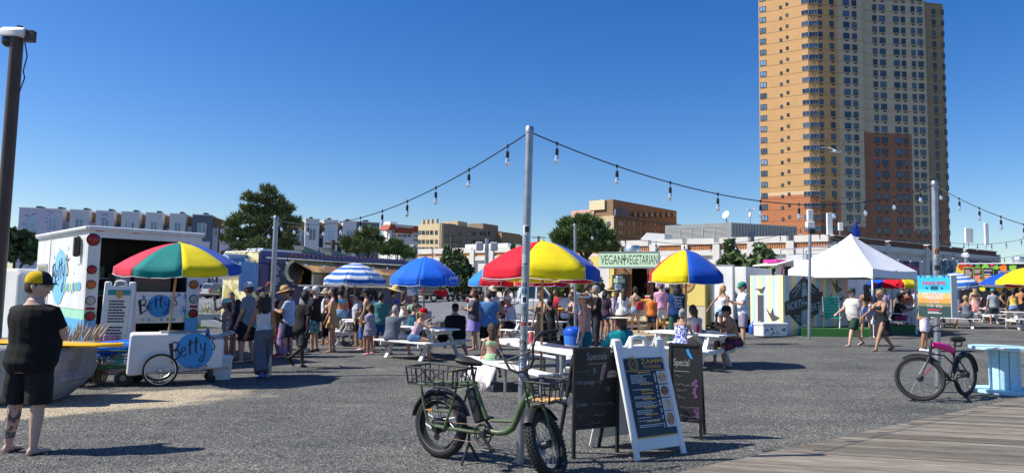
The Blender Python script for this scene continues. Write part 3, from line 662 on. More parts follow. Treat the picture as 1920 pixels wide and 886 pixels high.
tree('pine_tree','spreading low pine below the white hotel',b,2.5,px_blobs(b,58,[(738,460,14,10),(722,468,16,10),(750,470,16,10),(765,476,12,8)]),L_green,1300,.4,'needle',4)
b=gud(1098,57)
tree('pine_tree','dense rounded pine left of the brick hotel',b,3.2,px_blobs(b,57,[(1095,418,22,14),(1065,424,18,16),(1120,426,18,16),(1050,446,18,14),(1090,440,32,16),(1135,446,16,16),(1075,460,30,14),(1115,462,30,14),(1148,464,12,12)]),L_green,3600,.42,'needle',5,tr=.22)
for (u,vt,hw,d,seed,lm,lab)in ((838,462,16,62,6,L_fir,'small dark evergreen left of the twin shrubs by the white building'),(860,470,26,58,7,L_dark,'dense dark evergreen above the blue umbrella'),(948,480,22,58,8,L_fir,'evergreen shrub beside the blue mural'),(1372,452,24,47,9,L_fir,'dark cedar right of the vegan stand'),(1425,458,28,45,10,L_fir,'bushy cedar left of the white ice cream truck'),(963,457,12,80,11,L_green,'small green tree left of the sticker pole top')):
 b=gud(u,d);vb=540;hh=vb-vt
 bl=[(u+hw*.1*((i%2)*2-1),vt+hh*(.1+.85*i/6),hw*(.35+.62*min(1,i/3.0)),hh*.13)for i in range(7)]+[(u-hw*.6,vt+hh*.55,hw*.5,hh*.16),(u+hw*.6,vt+hh*.5,hw*.5,hh*.16),(u+hw*.55,vt+hh*.8,hw*.55,hh*.16),(u-hw*.5,vt+hh*.8,hw*.55,hh*.16)]
 tree('evergreen_tree',lab,b,1.2,px_blobs(b,d,bl),lm,2600,.3,'leaf',seed,tr=.12)
b=gud(20,40)
tree('leafy_tree','dark leafy tree behind the brown camera pole',b,2,px_blobs(b,40,[(20,445,28,18),(45,462,18,18),(-10,440,30,25),(10,475,40,20),(50,482,14,12)]),L_dark,3000,.22,'leaf',12)
b=gud(1050,33)
tree('grass_bush','pale green feathery bush behind the sticker pole',b,.3,px_blobs(b,33,[(1050,545,20,12),(1070,548,22,14),(1030,552,16,10),(1090,540,16,16)]),leaf_mat('pale_grass',(.16,.2,.05)),1300,.25,'needle',13,tr=.04,cat='bush')
b=gud(1108,36)
tree('shrub','brownish open shrub left of the yellow vegan stand',b,.5,px_blobs(b,36,[(1105,520,16,16),(1118,535,14,14),(1092,538,12,12)]),leaf_mat('olive_leaves',(.09,.085,.04)),900,.16,'leaf',14,tr=.05,cat='shrub')
b=gud(432,36)
tree('shrub','dark bushy shrub beyond the queue by the purple truck',b,.5,px_blobs(b,36,[(430,545,14,14),(442,530,12,16),(452,550,12,12)]),L_dark,1400,.14,'leaf',15,tr=.05,cat='shrub')
b=gud(460,44)
tree('shrub','low grey green scrub under the big pine',b,.5,px_blobs(b,44,[(430,480,20,10),(455,476,20,9),(480,478,20,9),(445,490,26,9)]),leaf_mat('grey_leaves',(.1,.1,.06)),1500,.16,'leaf',16,tr=.05,cat='shrub')
# lawn strip and flower planter beyond the truck
mb=MB();rr=random.Random(9);p0=G(372,612);p1=G(440,602)
q=[G(368,616),G(425,614),G(430,599),G(372,601)]
for i in range(2600):
 a,b_=rr.random(),rr.random();p=q[0].lerp(q[1],a).lerp(q[3].lerp(q[2],a),b_);h=rr.uniform(.1,.25);e=Vector((rr.uniform(-.06,.06),rr.uniform(-.06,.06),h));s_=Vector((.02,0,0));p.z=gz(p.x,p.y)
 mb.add([p-s_,p+s_,p+e],[(0,1,2)])
tag(mb.build('grass',leaf_mat('lawn_grass',(.12,.2,.035))),'bright green grass strip behind the white truck','grass',kind='stuff')
#  shared small builders
def copy_tree(o,parent=None):
 c=o.copy();col.objects.link(c);c.parent=parent
 for ch in list(o.children):copy_tree(ch,c)
 return c
def bev(o,w_=.01,seg=2):
 m=o.modifiers.new('bevel','BEVEL');m.width=w_;m.segments=seg;m.limit_method='ANGLE';m.angle_limit=R(40);return o
BETTY=[([(0,1),(.3,-.35)],[.34,.2]),([(-.18,1.0),(.5,1.1)],.07),([(.25,1.08),(.72,1.06),(.95,.86),(.8,.64),(.3,.5)],.12),([(.3,.5),(.85,.5),(1.12,.26),(.95,-.02),(.45,-.2)],.13),([(1.25,.32),(1.75,.45),(1.72,.66),(1.5,.72),(1.28,.55),(1.22,.25),(1.4,.03),(1.65,.02),(1.85,.18)],.09),([(2.3,1.15),(2.28,.35),(2.38,.12),(2.6,.18)],[.2,.14,.1,.06]),([(1.95,.82),(2.75,.94)],.07),([(3.0,1.25),(3.0,.4),(3.1,.18),(3.3,.22)],[.2,.14,.1,.06]),([(2.72,.9),(3.4,1.0)],.07),([(3.55,.8),(3.62,.42),(3.85,.3),(4.1,.5),(4.15,.85)],.09),([(4.15,.85),(4.12,.1),(3.95,-.4),(3.65,-.52),(3.5,-.35),(3.75,-.12),(4.1,-.02)],[.1,.1,.12,.16,.12,.06,.04]),([(4.35,1.05),(4.95,1.25)],.05),([(4.6,1.35),(4.72,.95)],.05),([(5.35,1.02),(5.1,1.05),(4.95,.88),(5.15,.68),(5.35,.5),(5.25,.25),(4.95,.25)],.1)]
def betty(mb,x0,z0,x1,z1,y0,y1,fx=None,slope=.09):
 sx=(x1-x0)/5.6;sz=(z1-z0)/1.9
 for pts,wd in BETTY:
  q=[(x0+(x+.2)*sx,z0+(z+.55)*sz+slope*(x*sx))for x,z in pts];k=(sx+sz)/2
  w_=[a*k for a in wd]if isinstance(wd,list)else wd*k
  mb.stroke(q,w_,y0,y1)
 return mb
M_navy=paint('sign_navy',(.012,.014,.03));M_bblue=paint('betty_blue','#2C93D6');M_pblue=paint('pale_blue','#7CC3EE');M_mint=paint('mint_green','#A5DCC0');M_red=paint('lamp_red',(.35,.01,.015),rough=.2);M_orange=paint('lamp_orange',(.5,.13,.02),rough=.2);M_clear=paint('lamp_clear',(.45,.43,.38),rough=.15)
M_trw=paint('truck_white',(.74,.74,.72),rough=.4,var=.13,vs=2.2,stretch=(1,1,.35));M_trb=paint('truck_blue','#5DB2E6',rough=.4)
def lines(mb,x0,z0,x1,z1,n,y0,y1,seed=0,h=.5,ragged=.35):
 rr=random.Random(seed);dz=(z1-z0)/n
 for i in range(n):
  x=x0;z=z1-dz*(i+.75)
  if rr.random()<.12:continue
  xe=x1-(x1-x0)*ragged*rr.random()
  while x<xe-.01:w_=min(xe-x,(x1-x0)*rr.uniform(.06,.16));mb.box(x,y0,z,x+w_*.82,y1,z+dz*h);x+=w_
 return mb
#  ice-pop truck
def ice_truck():
 A=at(160,543,14.5);B=at(374,543,16.15);f=Fac(A.xy,B.xy);L=4.6
 t=f.root('ice_pop_truck','white step van with round blue logo and open serving rear','food truck')
 far=f.A+Vector((-f.d.y,f.d.x,0))*L;fs=Fac((far.x,far.y),(f.A.x,f.A.y),f.z0);S=lambda u,v:(L-fs.loc(u,v)[0],fs.loc(u,v)[1])
 zt=f.loc(165,429)[1];Wd=f.L;zb=.55;xo0=f.loc(184,540)[0];xo1=f.loc(351,540)[0];zo1=f.loc(260,449)[1];zo0=.75
 zg=f.loc(168,582)[1];zg0=f.loc(168,599)[1]
 m=MB();m.cbox(0,.06,zg,.08,L,zt,.02);m.cbox(Wd-.08,.06,zg,Wd,L,zt,.02);m.cbox(0,L-.08,zb,Wd,L,zt,.02);m.build('body_side',M_trw,t)
 m=MB();m.box(.0,.08,zg0,.07,L,zg);m.box(Wd-.07,.08,zg0,Wd,L,zg);m.build('mint_stripe',M_mint,t)
 m=MB();m.box(0,.08,zb,.07,L,zg0);m.box(Wd-.07,.08,zb,Wd,L,zg0);m.box(0.07,.1,zb-.1,Wd-.07,L-.1,zb+.1);m.build('lower_side',M_trb,t)
 m=MB();m.cbox(-.05,-.04,zt-.03,Wd+.05,L+.05,zt+.06,.02);m.tube([(-.03,-.03,zt+.03),(Wd+.03,-.03,zt+.03)],.045);m.tube([(-.03,-.03,zt+.03),(-.03,L,zt+.03)],.045);m.build('roof',M_trw,t,40)
 m=MB()
 for i in range(40):m.box(-.012,.1+i*L/41,zt-.1,0,.13+i*L/41,zt-.07)
 m.build('rivet_row',M_steel,t)
 m=MB();m.box(0,0,zg,xo0,.06,zt);m.box(xo1,0,zg,Wd,.06,zt);m.box(xo0,0,zo1,xo1,.06,zt);m.build('rear_frame',M_trw,t)
 m=MB();m.box(0,0,zg0,xo0,.06,zg-.002);m.box(xo1,0,zg0,Wd,.06,zg-.002);m.build('mint_stripe',M_mint,t)
 m=MB();m.box(0,0,zb,xo0,.06,zg0-.002);m.box(xo1,0,zb,Wd,.06,zg0-.002);m.build('lower_corner',M_trb,t)
 m=MB();m.box(xo0,0,zb,xo1,.06,zo0);m.box(.1,-.25,.42,Wd-.1,.0,.55);m.build('rear_bumper',M_black,t)
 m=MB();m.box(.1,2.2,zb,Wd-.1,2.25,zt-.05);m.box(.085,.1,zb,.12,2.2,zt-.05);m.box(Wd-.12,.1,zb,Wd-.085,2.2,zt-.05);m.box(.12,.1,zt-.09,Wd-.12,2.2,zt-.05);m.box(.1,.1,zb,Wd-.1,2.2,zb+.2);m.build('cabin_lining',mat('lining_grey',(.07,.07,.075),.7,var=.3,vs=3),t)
 rq=random.Random(12)
 for z in (1.55,1.95):
  m=MB();m.box(.3,1.75,z-.03,Wd-.3,2.18,z);m.build('shelf',M_alu,t)
  for k in range(9):x=.35+k*(Wd-.7)/9;h=rq.uniform(.12,.3);m=MB();m.cbox(x,1.8,z,x+rq.uniform(.1,.17),2.05,z+h,.01);m.build('stock_box',paint('stock_%d'%(k%5),((.5,.5,.48),(.4,.3,.05),(.1,.3,.2),(.35,.08,.08),(.15,.25,.4))[k%5]),t)
 def lamp(u,v,r,mm,nm='tail_lamp'):
  x,z=f.loc(u,v);m=MB();m.lathe([(r*1.15,0),(r*1.15,.02),(r,.02)],16,(0,0,0),'y');o=m.build(nm,M_black,t);o.location=(x,-.0,z);o.rotation_euler.x=0
  m=MB();m.lathe([(r,.0),(r*.95,.03),(r*.5,.045),(.001,.05)],16,(0,0,0),'y');g=m.build('lens',mm,o,True);o.scale=(1,-1,1)
 for a in ((175,449,.115,M_red),(171.7,505,.085,M_red),(170.5,533,.085,M_orange),(169.5,563,.085,M_clear),(168.5,592,.085,M_red),(363,533,.09,M_orange),(363,560,.09,M_clear),(362,587,.09,M_red)):lamp(*a)
 for u,v in ((187,431),(256,435.5),(274,436.5),(292,437.5),(355,441),(168.8,578),(362.5,574)):
  x,z=f.loc(u,v);m=MB();m.cbox(x-.09,-.03,z-.028,x+.09,.0,z+.028,.012);m.build('marker_lamp',M_red,t)
 def side(o):o.rotation_euler.z=R(-90);o.location=(-.006,0,0);return o
 y0,zc0=S(100,519);y1,_=S(124,519);zz1=S(112,468)[1];zz0=S(112,570)[1];yc=(y0+y1)/2;rz_=(zz1-zz0)/2;ry=abs(y0-y1)/2
 m=MB();m.disc((-yc,(zz0+zz1)/2),ry,-.004,.0,40,rz_);side(m.build('logo_disc',M_pblue,t))
 m=MB();betty(m,-yc-ry*1.15,zz0+rz_*.3,-yc+ry*1.3,zz1-rz_*.35,-.009,-.004);side(m.build('logo_lettering',M_navy,t))
 cs=[paint('dot_%d'%i,c)for i,c in enumerate(('#9CCB8C','#7CC3EE','#E2E9A0','#7CB0E0','#8CC8A0','#6FB4E8'))]
 for i in range(6):
  y,z=S(123+i*5.2,538-i*.4);m=MB();m.disc((-y,z),.12,-.004,0,16,.1);side(m.build('flavour_dot',cs[i],t));m=MB();m.text("LOBBOY"[i],-y-.03,z-.05,-y+.03,z+.05,-.006);side(m.build('dot_letter',M_navy,t))
 rr=random.Random(4);m=MB()
 for i in range(16):
  y=rr.uniform(.5,3);z=rr.uniform(1.5,zt-.3);r=rr.uniform(.02,.06)
  for k in range(3):a=k*math.pi/3+rr.random();m.stroke([(-y-r*math.cos(a),z-r*math.sin(a)),(-y+r*math.cos(a),z+r*math.sin(a))],.012,-.003,0)
 side(m.build('star_print',M_pblue,t))
 y,z=S(152,462);m=MB();m.cbox(-.14,y-.08,z-.22,-.02,y+.08,z+.22,.03);m.build('side_mirror',M_black,t)
 ya,za=S(90,545);yb,zb_=S(72,490);m=MB();m.box(-.01,ya,.7,0,ya+.03,zt-.1);m.build('door_edge',M_steel,t)
 m=MB();m.box(-.02,ya+.25,1.45,0.0,L-.25,2.2);m.build('door_window',M_glassd,t);m=MB();m.box(-.03,ya+.2,2.2,0,L-.2,2.27);m.box(-.03,ya+.2,1.38,0,L-.2,1.45);m.box(-.03,ya+.2,1.45,0,ya+.26,2.2);m.build('window_frame',M_alu,t)
 for y in (.9,L-.8):
  for x in (.22,Wd-.22):m=MB();m.lathe([(.1,-.12),(.36,-.12),(.4,-.08),(.4,.08),(.36,.12),(.1,.12)],20,(x,y,.4),'x');m.build('wheel',M_rubber,t,40)
 a,c,b,d=f.rect(243,553,348,595);m=MB();m.box(a-.03,.06,c-.12,b+.03,.5,d+.07);m.build('counter',M_alu,t)
 m=MB();m.box(a,.03,c,b,.055,d);sg=m.build('counter_sign',M_white,t)
 xc,zc=f.loc(301,573);m=MB();m.disc((xc,zc),.27,.024,.03,32,.25);m.build('logo_disc',M_bblue,sg)
 m=MB();betty(m,xc-.46,zc-.24,xc+.36,zc+.2,.018,.024);m.build('logo_lettering',M_navy,sg)
 m=MB()
 for sx,sz,r in ((-.62,.18,.1),(.52,-.1,.1),(.55,.2,.07),(-.6,-.15,.05),(-.35,.2,.04),(.4,.25,.05)):
  for k in range(4):a_=k*math.pi/4+.2;m.stroke([(xc+sx-r*math.cos(a_),zc+sz-r*math.sin(a_)),(xc+sx+r*math.cos(a_),zc+sz+r*math.sin(a_))],.012,.022,.03)
 m.build('star_print',M_bblue,sg)
 for i in range(6):x=xc-.05-.28+i*.13;m=MB();m.disc((x,c-.05),.035,.05,.06,12);m.build('flavour_dot',cs[i],t)
 a,c,b,d=f.rect(228,510,256,541);m=MB();m.cbox(a,.4,c,b,.9,d,.02);m.build('ice_machine',paint('machine_grey',(.35,.36,.38)),t)
 m=MB();m.box(b+.08,.4,c-.1,b+.85,.95,d-.03,0);m.build('glass_case',M_glassd,t)
 a,c,b,d=f.rect(181,507,201,527);m=MB();m.cbox(a+.06,.5,c,b,.8,d,.02);m.build('yellow_crate',paint('crate_yellow','#D9B93A'),t)
ice_truck()
# menu board leaning at the truck rear
def plastic_aframe(t,W_,H,lean,splay,mw):
 """white plastic A-frame: front leaf in local xz, leaning back by lean; returns front leaf parent"""
 def leaf(nm,sgn,y0,full):
  m=MB();th=.035
  m.cbox(0,0,0,.075,th,H,.012);m.cbox(W_-.075,0,0,W_,th,H,.012);m.cbox(.075,.003,.09,W_-.075,th-.003,.17,.008);m.cbox(.075,.003,H-.14,W_-.075,th-.003,H-.05,.008)
  m.box(.07,.008,.16,W_-.07,.026,H-.12)
  for a,b in ((0,.12),(W_-.12,W_)):m.cbox(a,-.002,H-.06,b,th+.002,H+.035,.015)
  m.tube([(W_*.32,th/2,H-.06),(W_*.36,th/2,H+.04),(W_*.5,th/2,H+.055),(W_*.64,th/2,H+.04),(W_*.68,th/2,H-.06)],.022,8)
  o=m.build(nm,mw,t,40);o.location=(0,y0,0);o.rotation_euler.x=sgn*lean;return o
 top=H*math.sin(lean);f=leaf('front_leaf',-1,0,True);b=leaf('back_leaf',1,2*top+.03,True);return f
def truck_menu():
 p=at(178,690,14.0);q=at(238,690,14.15);f=Fac(p.xy,q.xy);t=f.root('menu_board','white plastic menu stand with teal wave design leaning by the truck rear','menu board')
 H=f.loc(205,524)[1]-.05;lf=plastic_aframe(t,f.L,H,R(9),.5,M_white);W_=f.L
 m=MB();m.box(.08,-.004,.2,W_-.08,.006,H-.13);pn=m.build('menu_panel',paint('menu_cream','#E9E2CF'),lf)
 m=MB();m.box(.08,-.008,H-.24,W_-.08,-.004,H-.13);m.prism([(.08,.2),(W_-.08,.2),(W_-.08,.34),(W_*.6,.42),(W_*.45,.5),(W_*.38,.4),(.08,.36)],-.008,-.004);m.disc((W_*.72,.34),.07,-.012,-.008,16);m.build('teal_print',paint('teal_print','#2F8F93'),lf)
 m=MB();m.prism([(W_*.4,H-.15),(W_*.62,H-.15),(W_*.62,H-.25),(W_*.51,H-.33),(W_*.4,H-.25)],-.012,-.008);m.build('badge_print',paint('badge_gold','#C79A3C'),lf)
 m=MB();lines(m,.12,.55,W_-.12,H-.34,16,-.009,-.005,5,.55,.2);tag(m.build('menu_lettering',M_navy,lf),kind='stuff')
truck_menu()
def picket():
 A=at(186,640,13.9);B=at(243,640,14.4);f=Fac(A.xy,B.xy);t=f.root('picket_fence','low pink picket fence under the truck menu stand','fence');z1=f.loc(210,625)[1];Mp=paint('picket_pink','#C98FB0')
 n=7;pk=None
 for i in range(n):
  x=f.L*i/n;m=MB();m.prism([(x,0),(x+.07,0),(x+.07,z1-.04),(x+.035,z1),(x,z1-.04)],0,.02);m.build('picket',Mp,t)
 m=MB();m.box(-.02,.021,.15,f.L,.045,.22);m.box(-.02,.021,z1-.2,f.L,.045,z1-.13);m.build('rail',Mp,t)
picket()
# white van behind, at the left edge
def panel_van():
 p=at(20,543,19.5);t=thing('cargo_van','white cargo van parked behind the step van at left','van',loc=gp(p.x,p.y),rz=R(150))
 m=MB();m.prism([(-2.4,.45),(2.6,.45),(2.7,.9),(2.5,1.15),(1.7,1.3),(1.2,2.05),(.8,2.2),(-2.3,2.25),(-2.45,2.1)],-.95,.95);bev(m.build('body',M_trw,t),.06)
 m=MB();m.prism([(1.15,1.35),(1.6,1.35),(1.2,1.98),(.7,1.98),(.7,1.35)],-.965,-.952);m.prism([(1.15,1.35),(1.6,1.35),(1.2,1.98),(.7,1.98),(.7,1.35)],.952,.965);m.build('window',M_glassd,t)
 m=MB();m.add([(1.72,-.85,1.32),(1.72,.85,1.32),(1.25,.78,2.05),(1.25,-.78,2.05)],[(0,1,2,3)]);m.build('windscreen',M_glassd,t)
 for x in (-1.5,1.7):
  for y in (-.85,.85):m=MB();m.lathe([(.1,-.1),(.3,-.1),(.34,-.06),(.34,.06),(.3,.1),(.1,.1)],18,(x,y,.34),'y');m.build('wheel',M_rubber,t,40)
panel_van()
#  ice-pop push cart
def push_cart():
 A=G(262,712);B=at(418,700,12.9);A=at(236,700,12.15);f=Fac(A.xy,B.xy);t=f.root('ice_pop_cart','white ice pop push cart with round blue logo and bicycle wheels','push cart')
 L=f.L;z1=f.loc(300,625)[1];z0=f.loc(262,704)[1];zr0=f.loc(418,690)[1];zs=f.loc(408,634)[1];D=.62
 xs0=L-.32
 m=MB();m.prism([(0,z0),(L,zr0),(L,zs),(xs0+.05,zs+.0),(xs0-.08,z1),(.03,z1)],0,D);bev(m.build('body',mat('cart_white',(.76,.755,.74),.4,var=.06,vs=2.2),t),.05,3)
 m=MB();m.cbox(.5,.12,z1,.95,D-.1,z1+.025,.008);m.cbox(1.0,.12,z1,1.3,D-.1,z1+.022,.008);m.build('lid',M_steel,t)
 xc,zc=f.loc(364,657);r=f.loc(400,657)[0]-xc
 m=MB();m.disc((xc,zc),r*.98,-.004,.001,40,.32);m.build('logo_disc',M_bblue,t)
 m=MB();xa,za=f.loc(315,690);xb,zb=f.loc(404,640);betty(m,xa,zc-.26,xb,zc+.22,-.01,-.004,slope=.1);m.build('logo_lettering',M_navy,t)
 xa,za=f.loc(332,693);m=MB();m.text("ARTISANAL ICE POPS",xa,za+.0,f.loc(389,690)[0],za+.075,-.005,slope=.02);m.build('cart_lettering',M_navy,t)
 xw,zw=f.loc(300,694)
 def cyc(y):
  wt=MB();rr=.285;wt.torus((0,0,0),(0,1,0),rr-.018,.02,36,8);o=wt.build('wheel',M_rubber,t,True);o.location=(xw,y,rr)
  m=MB();m.torus((0,0,0),(0,1,0),rr-.04,.011,36,6);m.lathe([(.02,-.04),(.03,-.03),(.03,.03),(.02,.04)],10,(0,0,0),'y')
  m.build('rim',M_alu,o,True)
  m=MB()
  for i in range(20):a=2*math.pi*i/20;s_=.03 if i%2 else -.03;m.tube([(.025*math.cos(a+.5),s_,.025*math.sin(a+.5)),((rr-.045)*math.cos(a),0,(rr-.045)*math.sin(a))],.0022,4)
  m.build('spokes',M_chrome,o)
 cyc(-.09);cyc(D+.09)
 m=MB();m.tube([(xw,-.1,.285),(xw,D+.1,.285)],.014);m.beam((.3,D/2,.3),(L-.2,D/2,.3),.1,.06);m.build('axle_frame',M_black,t)
 for y in (.08,D-.1):
  x=f.loc(402,705)[0]-.05;m=MB();m.lathe([(.02,-.025),(.075,-.025),(.08,0),(.075,.025),(.02,.025)],14,(x,y,.08),'y');c=m.build('caster',M_rubber,t,40);m=MB();m.box(x-.03,y-.035,.1,x+.03,y+.035,zr0+.02);m.build('fork',M_black,c)
 m=MB();m.tube([(xs0+.1,.1,zs-.02),(xs0+.5,.1,zs+.1),(xs0+.5,D-.1,zs+.1),(xs0+.1,D-.1,zs-.02)],.017);m.build('push_handle',M_alu,t)
 m=MB();m.cbox(xs0-.02,.05,zs+.01,xs0+.32,D-.05,zs+.04,.01);m.build('tray',M_steel,t)
 x=xs0+.05;bt=thing('spray_bottle','small blue bottle standing on the push cart tray','bottle',loc=f.A+f.d*x+Vector((0,0,f.z0+zs+.04))+Vector((-f.d.y,f.d.x,0))*.25);m=MB();m.lathe([(.03,0),(.035,.02),(.035,.1),(.015,.13),(.012,.15)],12);m.build('bottle_body',paint('bottle_blue','#1E6FC0'),bt,True);m=MB();m.lathe([(.016,.15),(.016,.17)],10);m.build('cap',M_white,bt)
 return f,z1
CARTF,CARTZ=push_cart()
def bucket():
 p=gud(421,13.3);t=thing('plastic_bucket','white square plastic bucket with red label beside the push cart','bucket',loc=p,rz=R(30));h=.42
 m=MB();m.loft([[(sx*a,sy*a,z)for sx,sy in ((-1,-1),(1,-1),(1,1),(-1,1))]for z,a in ((0,.15),(h,.175),(h,.165),(.02,.14))]);bev(m.build('tub',M_white,t),.02)
 m=MB();m.cbox(-.185,-.185,h-.03,.185,.185,h+.02,.01);m.build('lid',M_white,t)
 m=MB();m.box(-.1,-.172,.17,.12,-.165,.27);m.build('label_patch',paint('label_white',(.8,.8,.8)),t);m=MB();m.text("COMB",-.09,.19,.11,.25,-.174);m.build('label_lettering',paint('label_red',(.55,.02,.03)),t)
bucket()
#  parasols
_pt=paint
def paint(nm,c,**k):return _pt(nm,c,**dict(dict(bump=.35,bs=7,var=.1,vs=3)if nm.startswith(('parasol','stripe_blue'))else {},**k))
UC={'r':paint('parasol_red','#E02038',rough=.7,spec=.3),'y':paint('parasol_yellow','#F8E31C',rough=.7),'b':paint('parasol_blue','#1258C8',rough=.7),'g':paint('parasol_green','#0A8C86',rough=.7),'o':paint('parasol_amber','#F0B83C',rough=.7),'B':paint('parasol_bright_blue','#1E78EE',rough=.7),'l':paint('parasol_light_blue','#3C96F0',rough=.7),'w':paint('parasol_white','#EDEFF2',rough=.7),'c':paint('parasol_coral','#E8583A',rough=.7),'s':paint('stripe_blue','#2F77CC',rough=.7),'R':paint('parasol_rose','#E8405A',rough=.7)}
for m_ in UC.values():
 b_=m_.node_tree.nodes['Principled BSDF'];b_.inputs['Specular IOR Level'].default_value=.2;b_.inputs['Sheen Weight'].default_value=.1
 nt=m_.node_tree;tr_=nt.nodes.new('ShaderNodeBsdfTranslucent');mx=nt.nodes.new('ShaderNodeMixShader');mx.inputs[0].default_value=.28;out=nt.nodes['Material Output']
 src=b_.inputs['Base Color'].links[0].from_socket if b_.inputs['Base Color'].links else None
 if src:nt.links.new(src,tr_.inputs[0])
 nt.links.new(b_.outputs[0],mx.inputs[1]);nt.links.new(tr_.outputs[0],mx.inputs[2]);nt.links.new(mx.outputs[0],out.inputs[0])
def umbrella(label,base,Rr,ze,za,cols,a0=0,tilt=(0,0),val=.17,stripes=None,pole=.022,polemat=None,group='market parasols',logo=False,lean=(0,0)):
 t=thing('parasol',label,'umbrella',group,loc=base)
 m=MB();m.tube([(lean[0],lean[1],0),(0,0,za+.03)],pole,10);m.build('pole',polemat or M_wood,t,True)
 a0-=math.atan2(base[0],base[1]);c=bpy.data.objects.new('canopy',None);col.objects.link(c);c.parent=t;c.location=(0,0,za);c.rotation_euler=(tilt[0],tilt[1],a0);n=len(cols);h=za-ze
 hm=MB()
 for i in range(n):
  m=MB();th0,th1=2*math.pi*i/n,2*math.pi*(i+1)/n;NR,NT=8,6;grid=[];rr=random.Random(i+int(base[0]*10));ph=rr.random()*6
  for a in range(NR+1):
   r=max(.03,a/NR)
   row=[]
   for b in range(NT+1):
    u_=b/NT;sag=1-(.076*4*u_*(1-u_))*(.3+.7*r);th=th0+(th1-th0)*u_;x,y=math.cos(th)*Rr*r*sag,math.sin(th)*Rr*r*sag
    row.append((x,y,-h*(r**1.75)-.03*4*u_*(1-u_)*r*r))
   grid.append(row)
  VR=3
  for a in range(1,VR+1):
   row=[]
   for b in range(NT+1):
    x,y,z=grid[NR][b];k=a/VR;wv=.018*math.sin(b*2.3+ph)*k*(0 if b in (0,NT)else 1);sc=1+.015*k+wv
    row.append((x*sc,y*sc,z-val*k+.004*math.sin(b*3+ph)*k))
   grid.append(row)
  tot=NR+VR
  for a in range(tot+1):m.v+=grid[a]
  for a in range(tot):
   for b in range(NT):
    mi=0
    if stripes:mi=stripes[a]if a<len(stripes)else 0
    m.f.append((a*(NT+1)+b,(a+1)*(NT+1)+b,(a+1)*(NT+1)+b+1,a*(NT+1)+b+1));m.mi.append(mi)
  mats_=[UC[cols[i]]]+([UC['w']]if stripes else [])
  o=m.build('canopy_panel',mats_,c,60)
  sd_=o.modifiers.new('thickness','SOLIDIFY');sd_.thickness=.004
  hm.tube([Vector(p)*1.004 for p in grid[tot]],.006,5)
  e=grid[NR:];hm.tube([Vector((r_[0][0],r_[0][1],r_[0][2]))for r_ in e],.004,4)
 hm.build('hem_piping',UC['w'],c)
 rb=None
 for i in range(n):
  th=2*math.pi*i/n;mm_=MB();pts=[(math.cos(th)*Rr*r*.985,math.sin(th)*Rr*r*.985,-h*(r**1.75)-.014)for r in (.03,.3,.6,.85,1)];mm_.tube(pts,.006,5);mm_.tube([(0,0,-h-.1),pts[2]],.005,4);mm_.build('rib',M_steel,c)
 m=MB();m.lathe([(.05,-.02),(.05,.0),(.025,.012),(.012,.03),(.001,.035)],10);m.build('finial',UC[cols[0]],c,True)
 if logo:
  m=MB();th=2*math.pi*(logo+.5)/n;ca=Rr*.945;mm_=MB()
  for k,(x,z)in enumerate(((-.2,.0),(-.12,.04),(-.03,.02),(.06,.05),(.14,.01),(.2,.05))):
   mm_.stroke([(x,z+.05),(x+.03,z-.04)],.012,0,.003);mm_.stroke([(x-.02,z+.02),(x+.05,z+.03)],.01,0,.003)
  for k in range(5):mm_.stroke([(-.16+k*.08,-.08),(-.12+k*.08,-.08)],.012,0,.003)
  o=mm_.build('logo_print',UC['w'],c);o.location=(math.cos(th)*ca,math.sin(th)*ca,-h-.05);o.rotation_euler=(R(-4),0,th+math.pi/2)
 return t
def A_(deg):return R(deg)
cp=CARTF.A+CARTF.d*(CARTF.loc(331,622)[0])+Vector((-CARTF.d.y,CARTF.d.x,0))*.3
umbrella('red, teal, yellow and blue parasol standing in the white push cart',(cp.x,cp.y,CARTF.z0+CARTZ+.02),1.06,1.19,1.62,['y','b','r','g','o','b','R','g'],A_(272),(R(2),R(4)),.13,polemat=mat('pole_tan',(.48,.3,.15),.6),lean=(-.12,0))
#  picnic tables
M_tbl=mat('table_white',(.72,.71,.69),.6,var=.1,vs=4,bump=.1,bs=30)
def picnic():
 t=thing('picnic_table','','picnic table','white picnic tables')
 LN=1.85;
 m=MB();m.cbox(-.071,0,.70,.071,LN,.738,.006);b0=m.build('tabletop_board',M_tbl,t);b0.location=(-.302,0,0)
 for i in range(1,5):inst(b0,'tabletop_board',t,(-.302+.151*i,0,0))
 m=MB();m.cbox(-.066,0,.41,.066,LN,.448,.006);b1=m.build('bench_board',M_tbl,t);b1.location=(-.60,0,0)
 for x in (-.74,.60,.74):inst(b1,'bench_board',t,(x,0,0))
 m=MB();m.beam((-.25,0,.70),(-.66,0,0),.045,.10,(0,1,0));l0=m.build('leg',M_tbl,t);l0.location=(0,.32,0)
 inst(l0,'leg',t,(0,LN-.32,0));m=MB();m.beam((.25,0,.70),(.66,0,0),.045,.10,(0,1,0));l1=m.build('leg',M_tbl,t);l1.location=(0,.32,0);inst(l1,'leg',t,(0,LN-.32,0))
 m=MB();m.cbox(-.8,-.073,.31,.8,-.028,.41,.006);q=m.build('bench_beam',M_tbl,t);q.location=(0,.32,0);inst(q,'bench_beam',t,(0,LN-.32+.1,0))
 m=MB();m.cbox(-.36,-.073,.60,.36,-.028,.70,.006);q=m.build('top_beam',M_tbl,t);q.location=(0,.32,0);inst(q,'top_beam',t,(0,LN-.32+.1,0))
 m=MB();m.beam((0,.36,.36),(0,LN/2-.1,.69),.04,.09);m.beam((0,LN-.36,.36),(0,LN/2+.1,.69),.04,.09);m.build('brace',M_tbl,t)
 return t
PT=picnic();PTused=[False];TF={}
